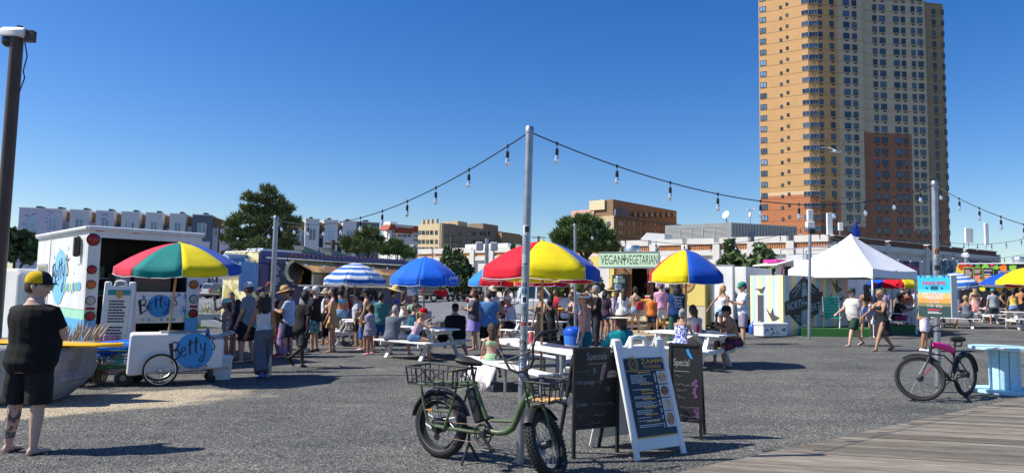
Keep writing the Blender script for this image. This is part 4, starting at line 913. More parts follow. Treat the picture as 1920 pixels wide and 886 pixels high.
def table(label,A,B,key=None,sh=0.0):
 A,B=Vector(A),Vector(B);d=(B-A);d.z=0;d.normalize();c=(A+B)/2;n=Vector((-d.y,d.x,0));o=c-n*(.32+sh)
 if not PTused[0]:t=PT;PTused[0]=True
 else:t=copy_tree(PT)
 o.z=gz(c.x,c.y);t.location=o;t.rotation_euler=(0,-math.atan(K*d.x),math.atan2(d.y,d.x));t['label']=label
 if key:TF[key]=(o,d,n)
 return t
def onT(key,x,y,z=0):
 o,d,n=TF[key];p=o+d*x+n*y;return Vector((p.x,p.y,gz(p.x,p.y)+z))
table('white picnic table under the plain blue parasol',G(778,678),G(868,668),'T1')
table('white picnic table under the blue striped parasol beside the queue',G(628,648),G(712,646),'T2')
a=G(1311,686);b=G(1377,680);cc=0;ax_=Vector((-.70,.71,0));dd=Vector((.71,.70,0));c0=at(1382,640,14.75);c0=Vector((c0.x-.17,c0.y+.05,0));table('white picnic table with three bathers by the right chalkboard',c0-dd*.7+ax_*.32,c0+dd*.7+ax_*.32,'T5')
for key,u,d,yaw,lab in (('T4',952,23.2,8,'white picnic table with the seated couple by the pickup'),('T6',1012,21.5,40,'white picnic table behind the woman in the black dress'),('T7',1672,28.5,60,'white picnic table behind the tent leg'),('T8',1792,31,55,'grey-looking picnic table under the right striped parasol'),('T9',1928,29.5,75,'white picnic table at the right edge under a yellow parasol'),('T10',1880,34.5,85,'far picnic table in front of the fruit truck')):
 p=gud(u,d);dv=Vector((math.cos(R(yaw)),math.sin(R(yaw)),0));nv=Vector((-dv.y,dv.x,0));q=p-nv*.6
 table(lab,q-dv*.7,q+dv*.7,key)
# long table with pipe legs in the middle
def pipe_table():
 Bc=Vector((.95,10.3,0));Ac=Vector((-.55,13.2,0));d=(Ac-Bc).normalized();L=(Ac-Bc).length;n=Vector((d.y,-d.x,0))
 z=gz(.2,11.8);t=thing('pipe_leg_table','long white table with grey pipe legs and benches in front','picnic table','white picnic tables',loc=(Bc.x,Bc.y,z),rz=math.atan2(d.y,d.x))
 for i in range(5):m=MB();m.cbox(0,-.76+.152*i,.71,L,-.76+.152*i+.147,.75,.006);m.build('tabletop_board',M_tbl,t)
 for y in (.2,.335,-1.25,-1.115):m=MB();m.cbox(.25,y,.41,L-.1,y+.13,.45,.006);m.build('bench_board',M_tbl,t)
 for x in (.45,L/2,L-.5):
  m=MB();m.tube([(x,-.06,.70),(x,-.06,0)],.035,10);m.build('leg',M_steel,t,True);m=MB();m.tube([(x,-.70,.70),(x,-.70,0)],.035,10);m.build('leg',M_steel,t,True)
  m=MB();m.tube([(x,.33,.40),(x,-.06,.40),(x,-.70,.40),(x,-1.12,.40)],.028,8);m.tube([(x,.3,.40),(x,.3,.0)],.028,8);m.tube([(x,-1.1,.40),(x,-1.1,0)],.028,8);m.build('bench_frame',M_steel,t,True)
  m=MB();m.tube([(x,-.1,.25),(x+.42,-.38,.69)],.02,8);m.build('brace',M_steel,t,True)
 return Bc,d,n,L,z
PTB,PTd,PTn,PTL,PTz=pipe_table()
def onP(x,y,z=0):p=PTB+PTd*x-PTn*y;return Vector((p.x,p.y,PTz+z))
pc=onP(PTL*.5,-.38)
umbrella('large red, yellow and blue parasol over the long pipe leg table',(pc.x,pc.y,PTz),1.02,2.05,2.52,['y','b','r','y','r','r'],A_(252),(R(0),R(-1)),.19)
p=onT('T1',0,.92);umbrella('plain blue parasol over the A-frame picnic table',p,.86,2.0,2.50,['B']*8,A_(262),(0,R(2)),.18,logo=1)
p=onT('T2',-.1,.85);umbrella('blue and white striped parasol near the purple truck',p,.98,2.02,2.52,['s']*8,A_(255),(0,0),.17,stripes=[0,1,0,1,0,1,0,1,0,0,1])
p=onT('T5',-.06,.98);umbrella('red, yellow and blue parasol in front of the vegan stand',p,.86,2.05,2.56,['b','r','y','b','r','y'],A_(274),(0,R(3)),.18)
p=gud(930,22.5);umbrella('light blue and red parasol half hidden left of the sticker pole',p,.9,1.98,2.5,['r','r','y','b','r','y','l','l'],A_(234),(0,0),.17)
p=gud(1012,21.8);umbrella('red and pale yellow parasol behind the large central one',p,.88,1.98,2.45,['r','o','o','r','b','y','r','r'][::-1],A_(255),(0,0),.17)
p=onT('T7',0,.9);umbrella('coral, blue, red and yellow parasol behind the white tent',p,1.02,1.92,2.42,['b','r','y','b','r','y','c','c'],A_(205),(0,0),.17)
p=onT('T8',0,.9);umbrella('blue and white striped parasol beside the event sign',p,.88,1.98,2.45,['s']*8,A_(255),(0,R(6)),.17,stripes=[1,0,1,0,1,0,1,0,0,1,0])
p=gud(1886,31.5);umbrella('blue and red parasol before the fruit truck',p,.96,2.0,2.45,['b','r','r','y','b','r','b','b'],A_(225),(0,0),.1)
p=onT('T9',.1,.9);umbrella('yellow and red parasol cut by the right edge of view',p,1.1,2.0,2.62,['y','y','r','b','y','r','b','y'],A_(235),(0,R(-3)),.15)
#  poles and string lights
def pole(name,label,base_uv,top_uv,r,d=None,cap=True,cat='pole',mm=None,group=None):
 b=G(*base_uv)if d is None else gud(base_uv[0],d);q=at(top_uv[0],top_uv[1],b.y);h=q.z-b.z
 t=thing(name,label,cat,group,loc=b);m=MB();lx,ly=(q.x-b.x),0
 m.tube([(0,0,-.05),(lx,0,h)],r,18);m.build('shaft',mm or M_steel,t,True)
 if cap:m=MB();m.lathe([(r*1.12,-.05),(r*1.12,.0),(r*.9,.015),(.001,.02)],18,(lx,0,h));m.build('cap',M_steel,t,40)
 return t,b,Vector((q.x,q.y,q.z)),lx/h
P1,b1,top1,sl1=pole('string_light_pole','galvanised pole covered in stickers behind the green bike',(975,868),(993,240),.04)
P2,b2,top2,sl2=pole('string_light_pole','galvanised pole behind the black cruiser bike',(1759,735),(1752,341),.05)
P3,b3,top3,sl3=pole('string_light_pole','slim galvanised pole in front of the queue',(503,705),(518,406),.047)
P4,b4,top4,sl4=pole('string_light_pole','slim galvanised pole behind the woman with white visor',(1080,664),(1078,421),.034,17.5)
P5,b5,top5,sl5=pole('string_light_pole','dark galvanised pole before the striped stage wall with white box',(1517,635),(1519,428),.05)
m=MB();m.cbox(-.13,-.1,0,.13,.1,.24,.02);o=m.build('junction_box',M_white,P5,loc=(top5.x-b5.x,0,top5.z-b5.z));m=MB();m.cbox(-.1,-.2,-.2,.1,-.06,-.02,.02);m.build('floodlight',M_black,P5,loc=(top5.x-b5.x,0,top5.z-b5.z))
m=MB();m.cbox(-.1,-.06,0.26,.1,.06,.66,.02);m.build('access_point',M_white,P5,loc=(top5.x-b5.x,0,top5.z-b5.z))
P6,b6,top6,_=pole('lamp_post','thin distant lamp post beside the striped parasol',(1811,560),(1810,482),.06,38)
m=MB();m.sphere((0,0,.12),.2,.2,.14);m.build('lamp_head',M_white,P6,True,loc=(top6.x-b6.x,0,top6.z-b6.z))
P7,b7,top7,_=pole('light_pole','grey street pole with speakers before the mural building',(913,560),(913,447),.11,40,False)
for sx in (-.42,.42):m=MB();m.cbox(sx-.22,-.2,-.7,sx+.22,.2,-.2,.06);m.build('speaker_box',paint('pale_box',(.4,.41,.43)),P7,loc=(top7.x-b7.x,0,top7.z-b7.z))
def utility_pole(label,u,vt,d,w_=1.8):
 b=gud(u,d);q=at(u,vt,d);t=thing('utility_pole',label,'utility pole',loc=b);h=q.z-b.z;m=MB();m.tube([(0,0,0),(0,0,h)],.14,8);m.build('shaft',mat('pole_dark_wood',(.08,.065,.055),.9),t,True)
 for k in (.2,.9):m=MB();m.beam((-w_/2,0,h-k),(w_/2,0,h-k),.1,.12);m.build('crossarm',MC['pole_dark_wood'],t)
utility_pole('wooden utility pole at the end of the left houses',404,424,80,1);utility_pole('wooden utility pole right of the sticker pole',1008,442,90);utility_pole('wooden utility pole before the beige brick building',844,439,84);utility_pole('dark utility pole above the purple truck roof',620,450,40,.9)
# stickers on the central pole
def stick(P,b,top,sl,v0,v1,c,art,ang0=-100,span=95,u=980):
 z0=at(u,v1,b.y).z-b.z;z1=at(u,v0,b.y).z-b.z;m=MB();n=8;r=.0535 if P is P2 else.0425
 for i in range(n):
  a,a2=R(ang0-span/2+span*i/n),R(ang0-span/2+span*(i+1)/n)
  vs=[(sl*z+r*math.cos(x),r*math.sin(x),z)for z in (z0,z1)for x in (a,a2)];m.add(vs,[(0,1,3,2)])
 o=m.build('sticker',paint(*c),P)
 if art:
  m=MB();r2=r+.0008;h=z1-z0
  for (aa,ab,fa,fb)in art:
   for i in range(4):
    a,a2=R(ang0-span/2+span*(aa+(ab-aa)*i/4)),R(ang0-span/2+span*(aa+(ab-aa)*(i+1)/4));vs=[(sl*(z0+h*f_)+r2*math.cos(x),r2*math.sin(x),z0+h*f_)for f_ in (fa,fb)for x in (a,a2)];m.add(vs,[(0,1,3,2)])
  m.build('sticker_print',paint('sticker_ink_%s'%c[0],(.02,.03,.05)if sum(hexc(c[1]))>.9 else (.6,.6,.62)),o)
eye=[(.1,.9,.1,.25),(.15,.35,.25,.8),(.65,.85,.25,.8),(.4,.6,.4,.65),(.2,.8,.82,.92)]
txt=[(.08,.92,.1,.2),(.08,.8,.3,.38),(.08,.9,.5,.6),(.2,.7,.72,.85)]
for v0,v1,c,art in ((422,438,('st_white','#D8DCE2'),[(.3,.95,.15,.85)]),(439,457,('st_blk','#C9CCD2'),txt),(476,498,('st_grey','#AEB3B8'),[(.2,.8,.1,.2)]),(527,538,('st_white2','#CDD2D6'),eye),(539,551,('st_cyan','#9CC4D6'),eye),(553,569,('st_pale','#D5D6D8'),[(.3,.8,.2,.8)]),(572,583,('st_grey2','#A0A6AC'),txt),(589,604,('st_black','#22262B'),eye),(605,609,('st_red','#B93A32'),None),(626,637,('st_dark','#30363D'),eye),(640,655,('st_dark2','#2A3038'),txt),(658,672,('st_dark3','#39424C'),eye),(676,698,('st_blue','#2F4FA8'),eye),(700,712,('st_wht3','#C4C8CE'),txt)):
 stick(P1,b1,top1,sl1,v0,v1,c,art)
for v0,v1,c,art in ((466,476,('st_or','#D98A3A'),eye),(478,486,('st_wh5','#C9CED2'),txt),(497,506,('st_dk7','#2A3038'),None),(640,650,('st_bl8','#5A7FB0'),eye),(660,668,('st_wh9','#BFC5CC'),txt)):stick(P2,b2,top2,sl2,v0,v1,c,art,u=1755)
def string_lights(label,p,q,sag,n,drop=.12,size=1.0,off=.5,blk=False):
 t=thing('string_light',label,'string lights','festoon lights',loc=p);d=q-p
 cv=lambda s:Vector((d.x*s,d.y*s,d.z*s-4*sag*s*(1-s)))
 m=MB();m.tube([cv(i/40)for i in range(41)],.007*size,5);m.build('cord',M_black,t)
 sb=None
 for i in range(n):
  s=(i+off)/n;c=cv(s)
  if sb is None:
   m=MB();k=size*.86;m.tube([(0,0,0),(0,0,-drop*.45)],.004*k,5);m.lathe([(.012*k,-drop*.4),(.02*k,-drop*.45),(.02*k,-drop*.9),(.016*k,-drop*.95)],10);m.lathe([(.014*k,.02*k),(.014*k,-.02*k)],8);sb=m.build('socket',M_black,t,40)
   m=MB();z=-drop*.95;m.lathe([(.014*k,z),(.026*k,z-.03*k),(.029*k,z-.055*k),(.022*k,z-.085*k),(.008*k,z-.1*k),(.001,z-.102*k)],12);gb=m.build('glass_bulb',M_bulb,sb,True);s0=sb
   sb.location=c
  else:
   o=inst(s0,'socket',t,c);inst(gb,'glass_bulb',o)
M_bulb=mat('bulb_glass',(.85,.87,.9),.05,var=0,trans=.75,spec=.6)
t1=top1-Vector((0,0,.04));t2=top2-Vector((0,0,.05));t3=top3-Vector((0,0,.05))
string_lights('festoon cord from the sticker pole down to the slim left pole',t1,t3,.42,11,.13,1.0,.5)
string_lights('festoon cord from the sticker pole across to the right pole',t1,t2,.52,10,.13,1.0,.42)
q=at(2000,441,9.2);string_lights('festoon cord leaving the right pole past the frame edge',t2,q,.1,6,.12,.95,.35)
q=at(380,505,30);string_lights('far festoon cord left of the slim pole',t3,q,.5,11,.14,1.1)
ta=top4-Vector((0,0,.05));tb=top5
string_lights('festoon cord from the visor woman\'s pole to the boxed pole',ta,tb+Vector((0,0,.1)),.55,9,.14,1.1)
string_lights('festoon cord from the boxed pole past the tent peak',tb,at(1812,470,36),.6,12,.16,1.3)
string_lights('upper far festoon cord at the right edge',at(1770,452,30),at(1990,425,26),.35,8,.16,1.25)
string_lights('lower far festoon cord at the right edge',at(1740,470,36),at(2010,445,34),.7,12,.16,1.3)
string_lights('festoon cord along the purple truck',at(520,478,21),at(790,490,26.5),.12,9,.16,1.2)
# brown camera pole at left
PD,pk=13.95,1.45;b=gud(-5,PD);q=at(41,62,PD);t=thing('camera_pole','tall dark brown steel pole with white dome camera on top','pole',loc=b);h=q.z-b.z;lx=q.x-b.x-.09
M_bp=mat('brown_pole_paint',(.065,.04,.028),.5,var=.15,vs=3,stretch=(5,5,.6))
m=MB();m.tube([(0,0,-.05),(lx,0,h)],.118,20);m.build('shaft',M_bp,t,True)
m=MB();m.tube([(lx+.04,0,h),(lx+.04,0,h+.14)],.06,10);m.build('stub',M_bp,t,True)
cz=at(28,66,PD).z-b.z;cxm=at(25,66,PD).x-b.x
m=MB();m.loft([[(cxm+x*pk,y*pk,cz+zz*pk)for y,zz in ((-.09,-.04*k),(.09,-.04*k),(.1*k,.05*k),(.05,.1*k),(-.05,.1*k),(-.1*k,.05*k))]for x,k in ((-.16,.6),(-.12,1),(.12,1),(.2,.9))]);bev(m.build('camera_housing',M_white,t,30),.015)
m=MB();m.sphere((cxm-.1,0,cz-.13),.12,.12,.13,16,10);m.build('camera_dome',M_glassd,t,True)
m=MB();m.box(cxm+.26,-.06,cz-.14,cxm+.44,.06,cz+.09);m.build('bracket',M_bp,t)
m=MB();m.tube([(lx+.17,-.02,h-.15),(lx+.25,-.02,h-.5),(lx+.19,-.02,h-.8),(lx+.23,-.02,h-.95),(lx+.14,-.02,h-1.25)],.012,6);m.build('cable',M_black,t)
#  green utility e-bike
M_bgr=paint('bike_green','#4E5F41',rough=.42,var=.06,vs=3);M_bk2=paint('satin_black',(.018,.018,.019),rough=.45);M_sad=paint('saddle_black',(.014,.014,.015),rough=.6)
M_amber=paint('reflector_amber',(.6,.2,.02),rough=.2);M_slat=mat('basket_wood',(.62,.36,.12),.5,var=.2,vs=4,stretch=(3,20,20))
def cyc_wheel(parent,loc,rr,tw,rim_m,nsp=24,knob=False,rot=None,tyre=None,rimw=None,hub=.05):
 m=MB();m.torus((0,0,0),(0,1,0),rr-tw,tw,48,12)
 if knob:
  for i in range(54):
   a=2*math.pi*i/54
   for j,of in enumerate((-.75,-.25,.25,.75)):
    ph=a+(.5*2*math.pi/54 if j%2 else 0);b_=of*1.0;rk=rr-tw+tw*math.cos(b_);y=tw*math.sin(b_);c=Vector((math.cos(ph)*rk,y,math.sin(ph)*rk));m.obox(c,(.018,.016,.012),(0,-ph,0))
 o=m.build('wheel',tyre or M_rubber,parent,True);o.location=loc
 if rot is not None:o.rotation_euler=rot
 rw=rimw or tw*.7;m=MB();m.lathe([(rr-2*tw+.004,-rw),(rr-2*tw-.03,-rw*.8),(rr-2*tw-.03,rw*.8),(rr-2*tw+.004,rw)],48,(0,0,0),'y')if False else m.torus((0,0,0),(0,1,0),rr-2*tw-.004,.016,48,8);m.build('rim',rim_m,o,True)
 m=MB();m.lathe([(hub*.5,-.06),(hub,-.05),(hub,.05),(hub*.5,.06)],16,(0,0,0),'y');m.build('hub',M_bk2,o,40)
 m=MB()
 for i in range(nsp):a=2*math.pi*i/nsp;s_=.045 if i%2 else -.045;k=.6 if (i//2)%2 else -.6;m.tube([(hub*math.cos(a+k),s_,hub*math.sin(a+k)),((rr-2*tw)*math.cos(a),0,(rr-2*tw)*math.sin(a))],.0022,4)
 m.build('spokes',M_steel,o)
 return o
def ebike():
 A=G(825,857);B=at(1032,884,6.42);d=Vector((B.x-A.x,B.y-A.y,0));f=Fac(A.xy,B.xy);Lw=f.L;RR=.325
 t=f.root('electric_bicycle','olive green fat tyre electric bicycle with black baskets leaning by the sticker pole','bicycle')
 N=lambda u,v,y=0:Vector((f.loc(u,v)[0],y,f.loc(u,v)[1]))
 n_=lambda zx,zy,y=0:N(740+zx/2.895,580+zy/2.895,y)
 hub=Vector((0,0,RR));wz=RR
 w1=cyc_wheel(t,(0,0,RR),RR,.05,M_bk2,28,False,hub=.075)
 m=MB();m.torus((0,-.046,0),(0,1,0),RR-.075,.0025,48,5);m.build('sidewall_stripe',paint('stripe_grey',(.3,.3,.3)),w1)
 m=MB();m.torus((0,-.05,0),(0,1,0),.05,.006,20,5);m.lathe([(.075,-.052),(.08,-.06),(.03,-.075)],18,(0,0,0),'y');m.build('hub_motor',M_bk2,w1,40)
 bb=n_(505,670);stt=n_(432,400);seat=n_(410,270);ht=n_(722,372);hb=n_(752,470)
 m=MB();m.tube([stt,n_(470,510),n_(500,590)],.022,12);m.tube([n_(735,432),n_(705,490),n_(678,545),n_(660,600),n_(640,640),n_(605,662),n_(565,668),n_(520,660)],[.034,.036,.034,.032,.032,.03,.028,.026],12);m.tube([n_(640,604),n_(520,601)],.016,8)
 m.tube([hub+Vector((0,-.085,0)),n_(430,655,-.06),bb+Vector((0,-.03,0))],.018,8);m.tube([hub+Vector((0,.085,0)),n_(430,655,.06),bb+Vector((0,.03,0))],.018,8)
 m.prism([tuple((p.x,p.z))for p in (n_(728,420),n_(752,470),n_(752,500),n_(700,520),n_(715,470))],-.016,.016)
 m.build('frame',M_bgr,t,True)
 m=MB()
 for y in (-.1,.1):
  m.tube([n_(172,396,y),n_(375,398,y),stt+Vector((0,y*.4,.0))],.014,8);m.tube([n_(178,400,y),n_(192,500,y),n_(215,600,y),hub+Vector((0,y*.9,0))],.013,8);m.tube([n_(372,402,y),n_(342,520,y),n_(300,640,y)],.013,8);m.tube([n_(196,535,y),n_(332,545,y)],.011,8)
 for zx in (172,240,310,375):m.tube([n_(zx,397,-.1),n_(zx,397,.1)],.011,8)
 m.build('rack',M_bgr,t,True)
 p=n_(233,536,-.118);m=MB();m.cbox(p.x-.03,p.y-.006,p.z-.012,p.x+.03,p.y+.006,p.z+.012,.004);m.build('reflector',M_amber,t)
 ax=(ht-hb).normalized();m=MB();m.tube([hb-ax*.02,ht],.028,14);m.build('head_tube',M_bgr,t,True)
 st_e=bpy.data.objects.new('steering',None);col.objects.link(st_e);st_e.parent=t;st_e.location=hb;ang=math.atan2(-ax.x,ax.z)
 Q=Matrix.Rotation(-R(0),4,'Y');phi=R(-84)
 tiltM=Matrix.Rotation(math.atan2(ax.x,ax.z),4,'Y');st_e.rotation_euler=(tiltM@Matrix.Rotation(phi,4,'Z')).to_euler()
 h0=Vector((Lw,0,RR))-hb;inv=tiltM.inverted();hl=inv@h0
 Mx=tiltM@Matrix.Rotation(phi,4,'Z');wpos=hb+(Mx@hl);nrm=(Mx.to_3x3()@Vector((0,1,0)));low=wpos.z-RR*math.sqrt(max(0,1-nrm.z**2));
 up_=(Mx.to_3x3()@Vector((0,0,1))).z;hl.z-=low/up_
 w2=cyc_wheel(st_e,hl,RR,.05,M_bk2,28,True,hub=.035)
 m=MB();m.lathe([(.085,-.055),(.085,-.052),(.05,-.052)],24,(0,0,0),'y');m.build('brake_disc',M_steel,w2,40)
 cz=hl.z+RR+.06
 m=MB()
 for y in (-.075,.075):m.tube([(hl.x,y,hl.z),(hl.x*.55,y,(hl.z+cz)/2+.05),(.0+hl.x*.2,y,cz),(0.02,y*.6,cz+.05)],[.013,.016,.02,.02],10)
 m.tube([(.02,-.07,cz+.045),(.02,.07,cz+.045)],.022,10);m.tube([(.0,0,cz+.04),(0,0,.1)],.02,10);m.build('fork',M_bgr,st_e,True)
 def fender(par,c,a0,a1,w_,rf,nm='fender'):
  m=MB();rings=[]
  for i in range(15):
   a=R(a0+(a1-a0)*i/14);rings.append([Vector((c.x+math.cos(a)*(rf+dz),y,c.z+math.sin(a)*(rf+dz)))for y,dz in ((-w_,-.025),(-w_*.7,.0),(0,.012),(w_*.7,0),(w_,-.025),(w_*.7,-.006),(0,.006),(-w_*.7,-.006))])
  m.loft(rings);m.build(nm,M_bk2,par,50)
 fender(st_e,hl,40,150,.062,RR+.03);fender(t,hub,20,172,.062,RR+.035)
 hz=(ht-hb).length
 m=MB();m.tube([(0,0,hz-.03),(0,0,hz+.1)],.02,12);m.tube([(-.02,0,hz+.08),(.03,0,hz+.08)],.026,12);m.build('stem',M_bk2,st_e,True)
 m=MB();b0=hz+.08
 for s_ in (-1,1):
  m.tube([(.02,0,b0),(.03,s_*.07,b0+.0),(.045,s_*.13,b0+.05),(.035,s_*.16,b0+.16),(.0,s_*.19,b0+.24),(-.05,s_*.23,b0+.27),(-.10,s_*.27,b0+.275),(-.22,s_*.34,b0+.27)],.0125,10)
 m.tube([(.036,-.155,b0+.14),(.036,.155,b0+.14)],.009,8);m.build('handlebar',M_bk2,st_e,True)
 for s_ in (-1,1):
  m=MB();m.tube([(-.10,s_*.27,b0+.275),(-.23,s_*.345,b0+.27)],.0185,12);g=m.build('grip',M_sad,st_e,True)
  m=MB();m.tube([(-.06,s_*.235,b0+.255),(-.03,s_*.26,b0+.23),(-.08,s_*.31,b0+.215),(-.15,s_*.34,b0+.21)],.006,6);m.cbox(-.09,s_*.235-.02,b0+.25,-.05,s_*.235+.02,b0+.295,.006);m.build('brake_lever',M_bk2,st_e,40)
 m=MB()
 for s_ in (-1,1):m.tube([(-.06,s_*.235,b0+.25),(.06,s_*.15,b0+.18),(.09,s_*.06,b0+.05),(.05,s_*.02,b0-.15),(.03,0,.05)],.004,6)
 m.build('cables',M_bk2,st_e,True)
 sp=seat;m=MB();m.tube([stt,n_(418,300)],.015,10);m.build('seat_post',M_bk2,t,True)
 c=n_(412,283);m=MB();rings=[]
 for x,hw,zz,th in ((-.14,.055,.015,.04),(-.12,.1,.02,.055),(-.06,.11,.015,.06),(.0,.085,.005,.055),(.06,.045,.0,.045),(.12,.025,-.005,.035),(.14,.012,-.01,.02)):
  rings.append([Vector((c.x+x,math.cos(a)*hw,c.z+zz+(math.sin(a)*th*(.6 if math.sin(a)>0 else.8))))for a in [2*math.pi*j/12 for j in range(12)]])
 m.loft(rings);m.build('saddle',M_sad,t,True)
 p0,p1=n_(412,425),n_(468,610);m=MB();m.beam(p0,p1,.085,.1,(1,0,0));bev(m.build('battery',M_bk2,t,40),.02)
 m=MB();m.torus(bb+Vector((0,-.075,0)),(0,1,0),.085,.006,32,6);m.torus(bb+Vector((0,-.085,0)),(0,1,0),.1,.005,32,6);m.lathe([(.03,-.1),(.04,-.06),(.04,.06),(.03,.1)],14,bb,'y')
 for i in range(5):a=2*math.pi*i/5;m.tube([bb+Vector((0,-.075,0)),bb+Vector((math.cos(a)*.085,-.075,math.sin(a)*.085))],.007,6)
 m.build('chainring',M_bk2,t,True)
 ca=R(-42);dv=Vector((math.cos(ca),0,math.sin(ca)))*.165
 for s_ in (-1,1):
  e=bb+dv*(-s_)+Vector((0,s_*.115,0));m=MB();m.beam(bb+Vector((0,s_*.1,0)),e,.016,.024);m.build('crank_arm',M_bk2,t);m=MB();m.cbox(e.x-.05,e.y+(-.1 if s_<0 else 0),e.z-.012,e.x+.05,e.y+(0 if s_<0 else.1),e.z+.012,.006);m.build('pedal',M_bk2,t)
 m=MB();m.tube([hub+Vector((0,-.08,.045)),bb+Vector((0,-.078,.087))],.004,5);m.tube([hub+Vector((0,-.08,-.04)),hub+Vector((.05,-.08,-.1)),bb+Vector((0,-.078,-.087))],.004,5);m.build('chain',paint('chain_rust',(.05,.03,.02),rough=.5,metal=.6),t)
 m=MB();m.tube([hub+Vector((.0,-.09,0)),hub+Vector((.03,-.1,-.09))],.014,8);m.lathe([(.02,-.1),(.035,-.1),(.035,-.09),(.02,-.09)],12,hub+Vector((.03,0,-.1)),'y');m.build('derailleur',M_bk2,t,True)
 k=n_(405,665);m=MB();m.tube([k,k+Vector((.0,0,-.1)),Vector((k.x+.01,-.13,.005))],.014,8);m.tube([k+Vector((0,0,-.1)),Vector((k.x+.03,.13,.005))],.014,8);m.build('centre_stand',M_bk2,t,True)
 def basket(nm,x0,x1,hw,z0,z1,fl,nb,wood=False):
  m=MB();r=.008
  def loop(z,o):return [(x0-o,-hw-o,z),(x1+o,-hw-o,z),(x1+o,hw+o,z),(x0-o,hw+o,z)]
  def rl(z,o,r_):
   L_=loop(z,o);
   for i in range(4):m.tube([L_[i],L_[(i+1)%4]],r_,8)
  rl(z0,0,r*.8);rl(z1,fl,r*1.2)
  a=loop(z0,0);b=loop(z1,fl)
  for i in range(4):m.tube([a[i],b[i]],r*1.1,8)
  for side_ in range(4):
   p,q,p2,q2=Vector(a[side_]),Vector(a[(side_+1)%4]),Vector(b[side_]),Vector(b[(side_+1)%4])
   for k_ in range(1,nb):s_=k_/nb;m.tube([p.lerp(q,s_),p2.lerp(q2,s_)],r*.7,6)
   if not wood:m.tube([p,p2.lerp(q2,.5)],r*.8,6);m.tube([q,p2.lerp(q2,.5)],r*.8,6)
  for k_ in range(1,4):y=-hw+2*hw*k_/4;m.tube([(x0,y,z0),(x1,y,z0)],r*.7,6)
  o=m.build(nm,M_bk2,t,True)
  if wood:
   for k_ in range(4):y0=-hw*.92+k_*hw*.47;mm=MB();mm.cbox(x0+.02,y0,z0+.008,x1-.02,y0+hw*.4,z0+.02,.003);mm.build('slat',M_slat,o)
  return o
 pr=n_(110,390);pq=n_(380,402);zb=n_(250,393).z
 basket('rear_basket',pr.x+.06,pq.x-.02,.17,zb-.02,zb+.15,.02,5)
 m=MB();m.tube([n_(380,312,-.1),n_(330,345,-.06),n_(300,350,0)],.006,5);m.build('bungee_cord',paint('cord_yellow',(.6,.35,.03)),t)
 q0=n_(760,500);q1=n_(925,505);zf=n_(850,508).z
 basket('front_basket',q0.x+.02,q1.x-.08,.15,zf+.02,zf+.2,.03,3,True)
 m=MB();m.tube([hb+Vector((.02,0,.03)),(q0.x+.05,0,zf+.02)],.014,8);m.tube([ht+Vector((.02,0,-.02)),(q0.x+.0,0,zf+.18)],.012,8);m.build('basket_mount',M_bk2,t,True)
 hx=q1.x-.02;m=MB();m.lathe([(.03,-.0),(.055,.02),(.055,.06),(.05,.065)],16,(hx,0,zf+.04),'x');h=m.build('headlight',M_bk2,t,40);m=MB();m.lathe([(.05,.066),(.001,.07)],16,(hx,0,zf+.04),'x');m.build('lens',M_clear,h)
 m=MB();m.beam((0,0,0),(0,0,.001),.001,.001);
ebike()
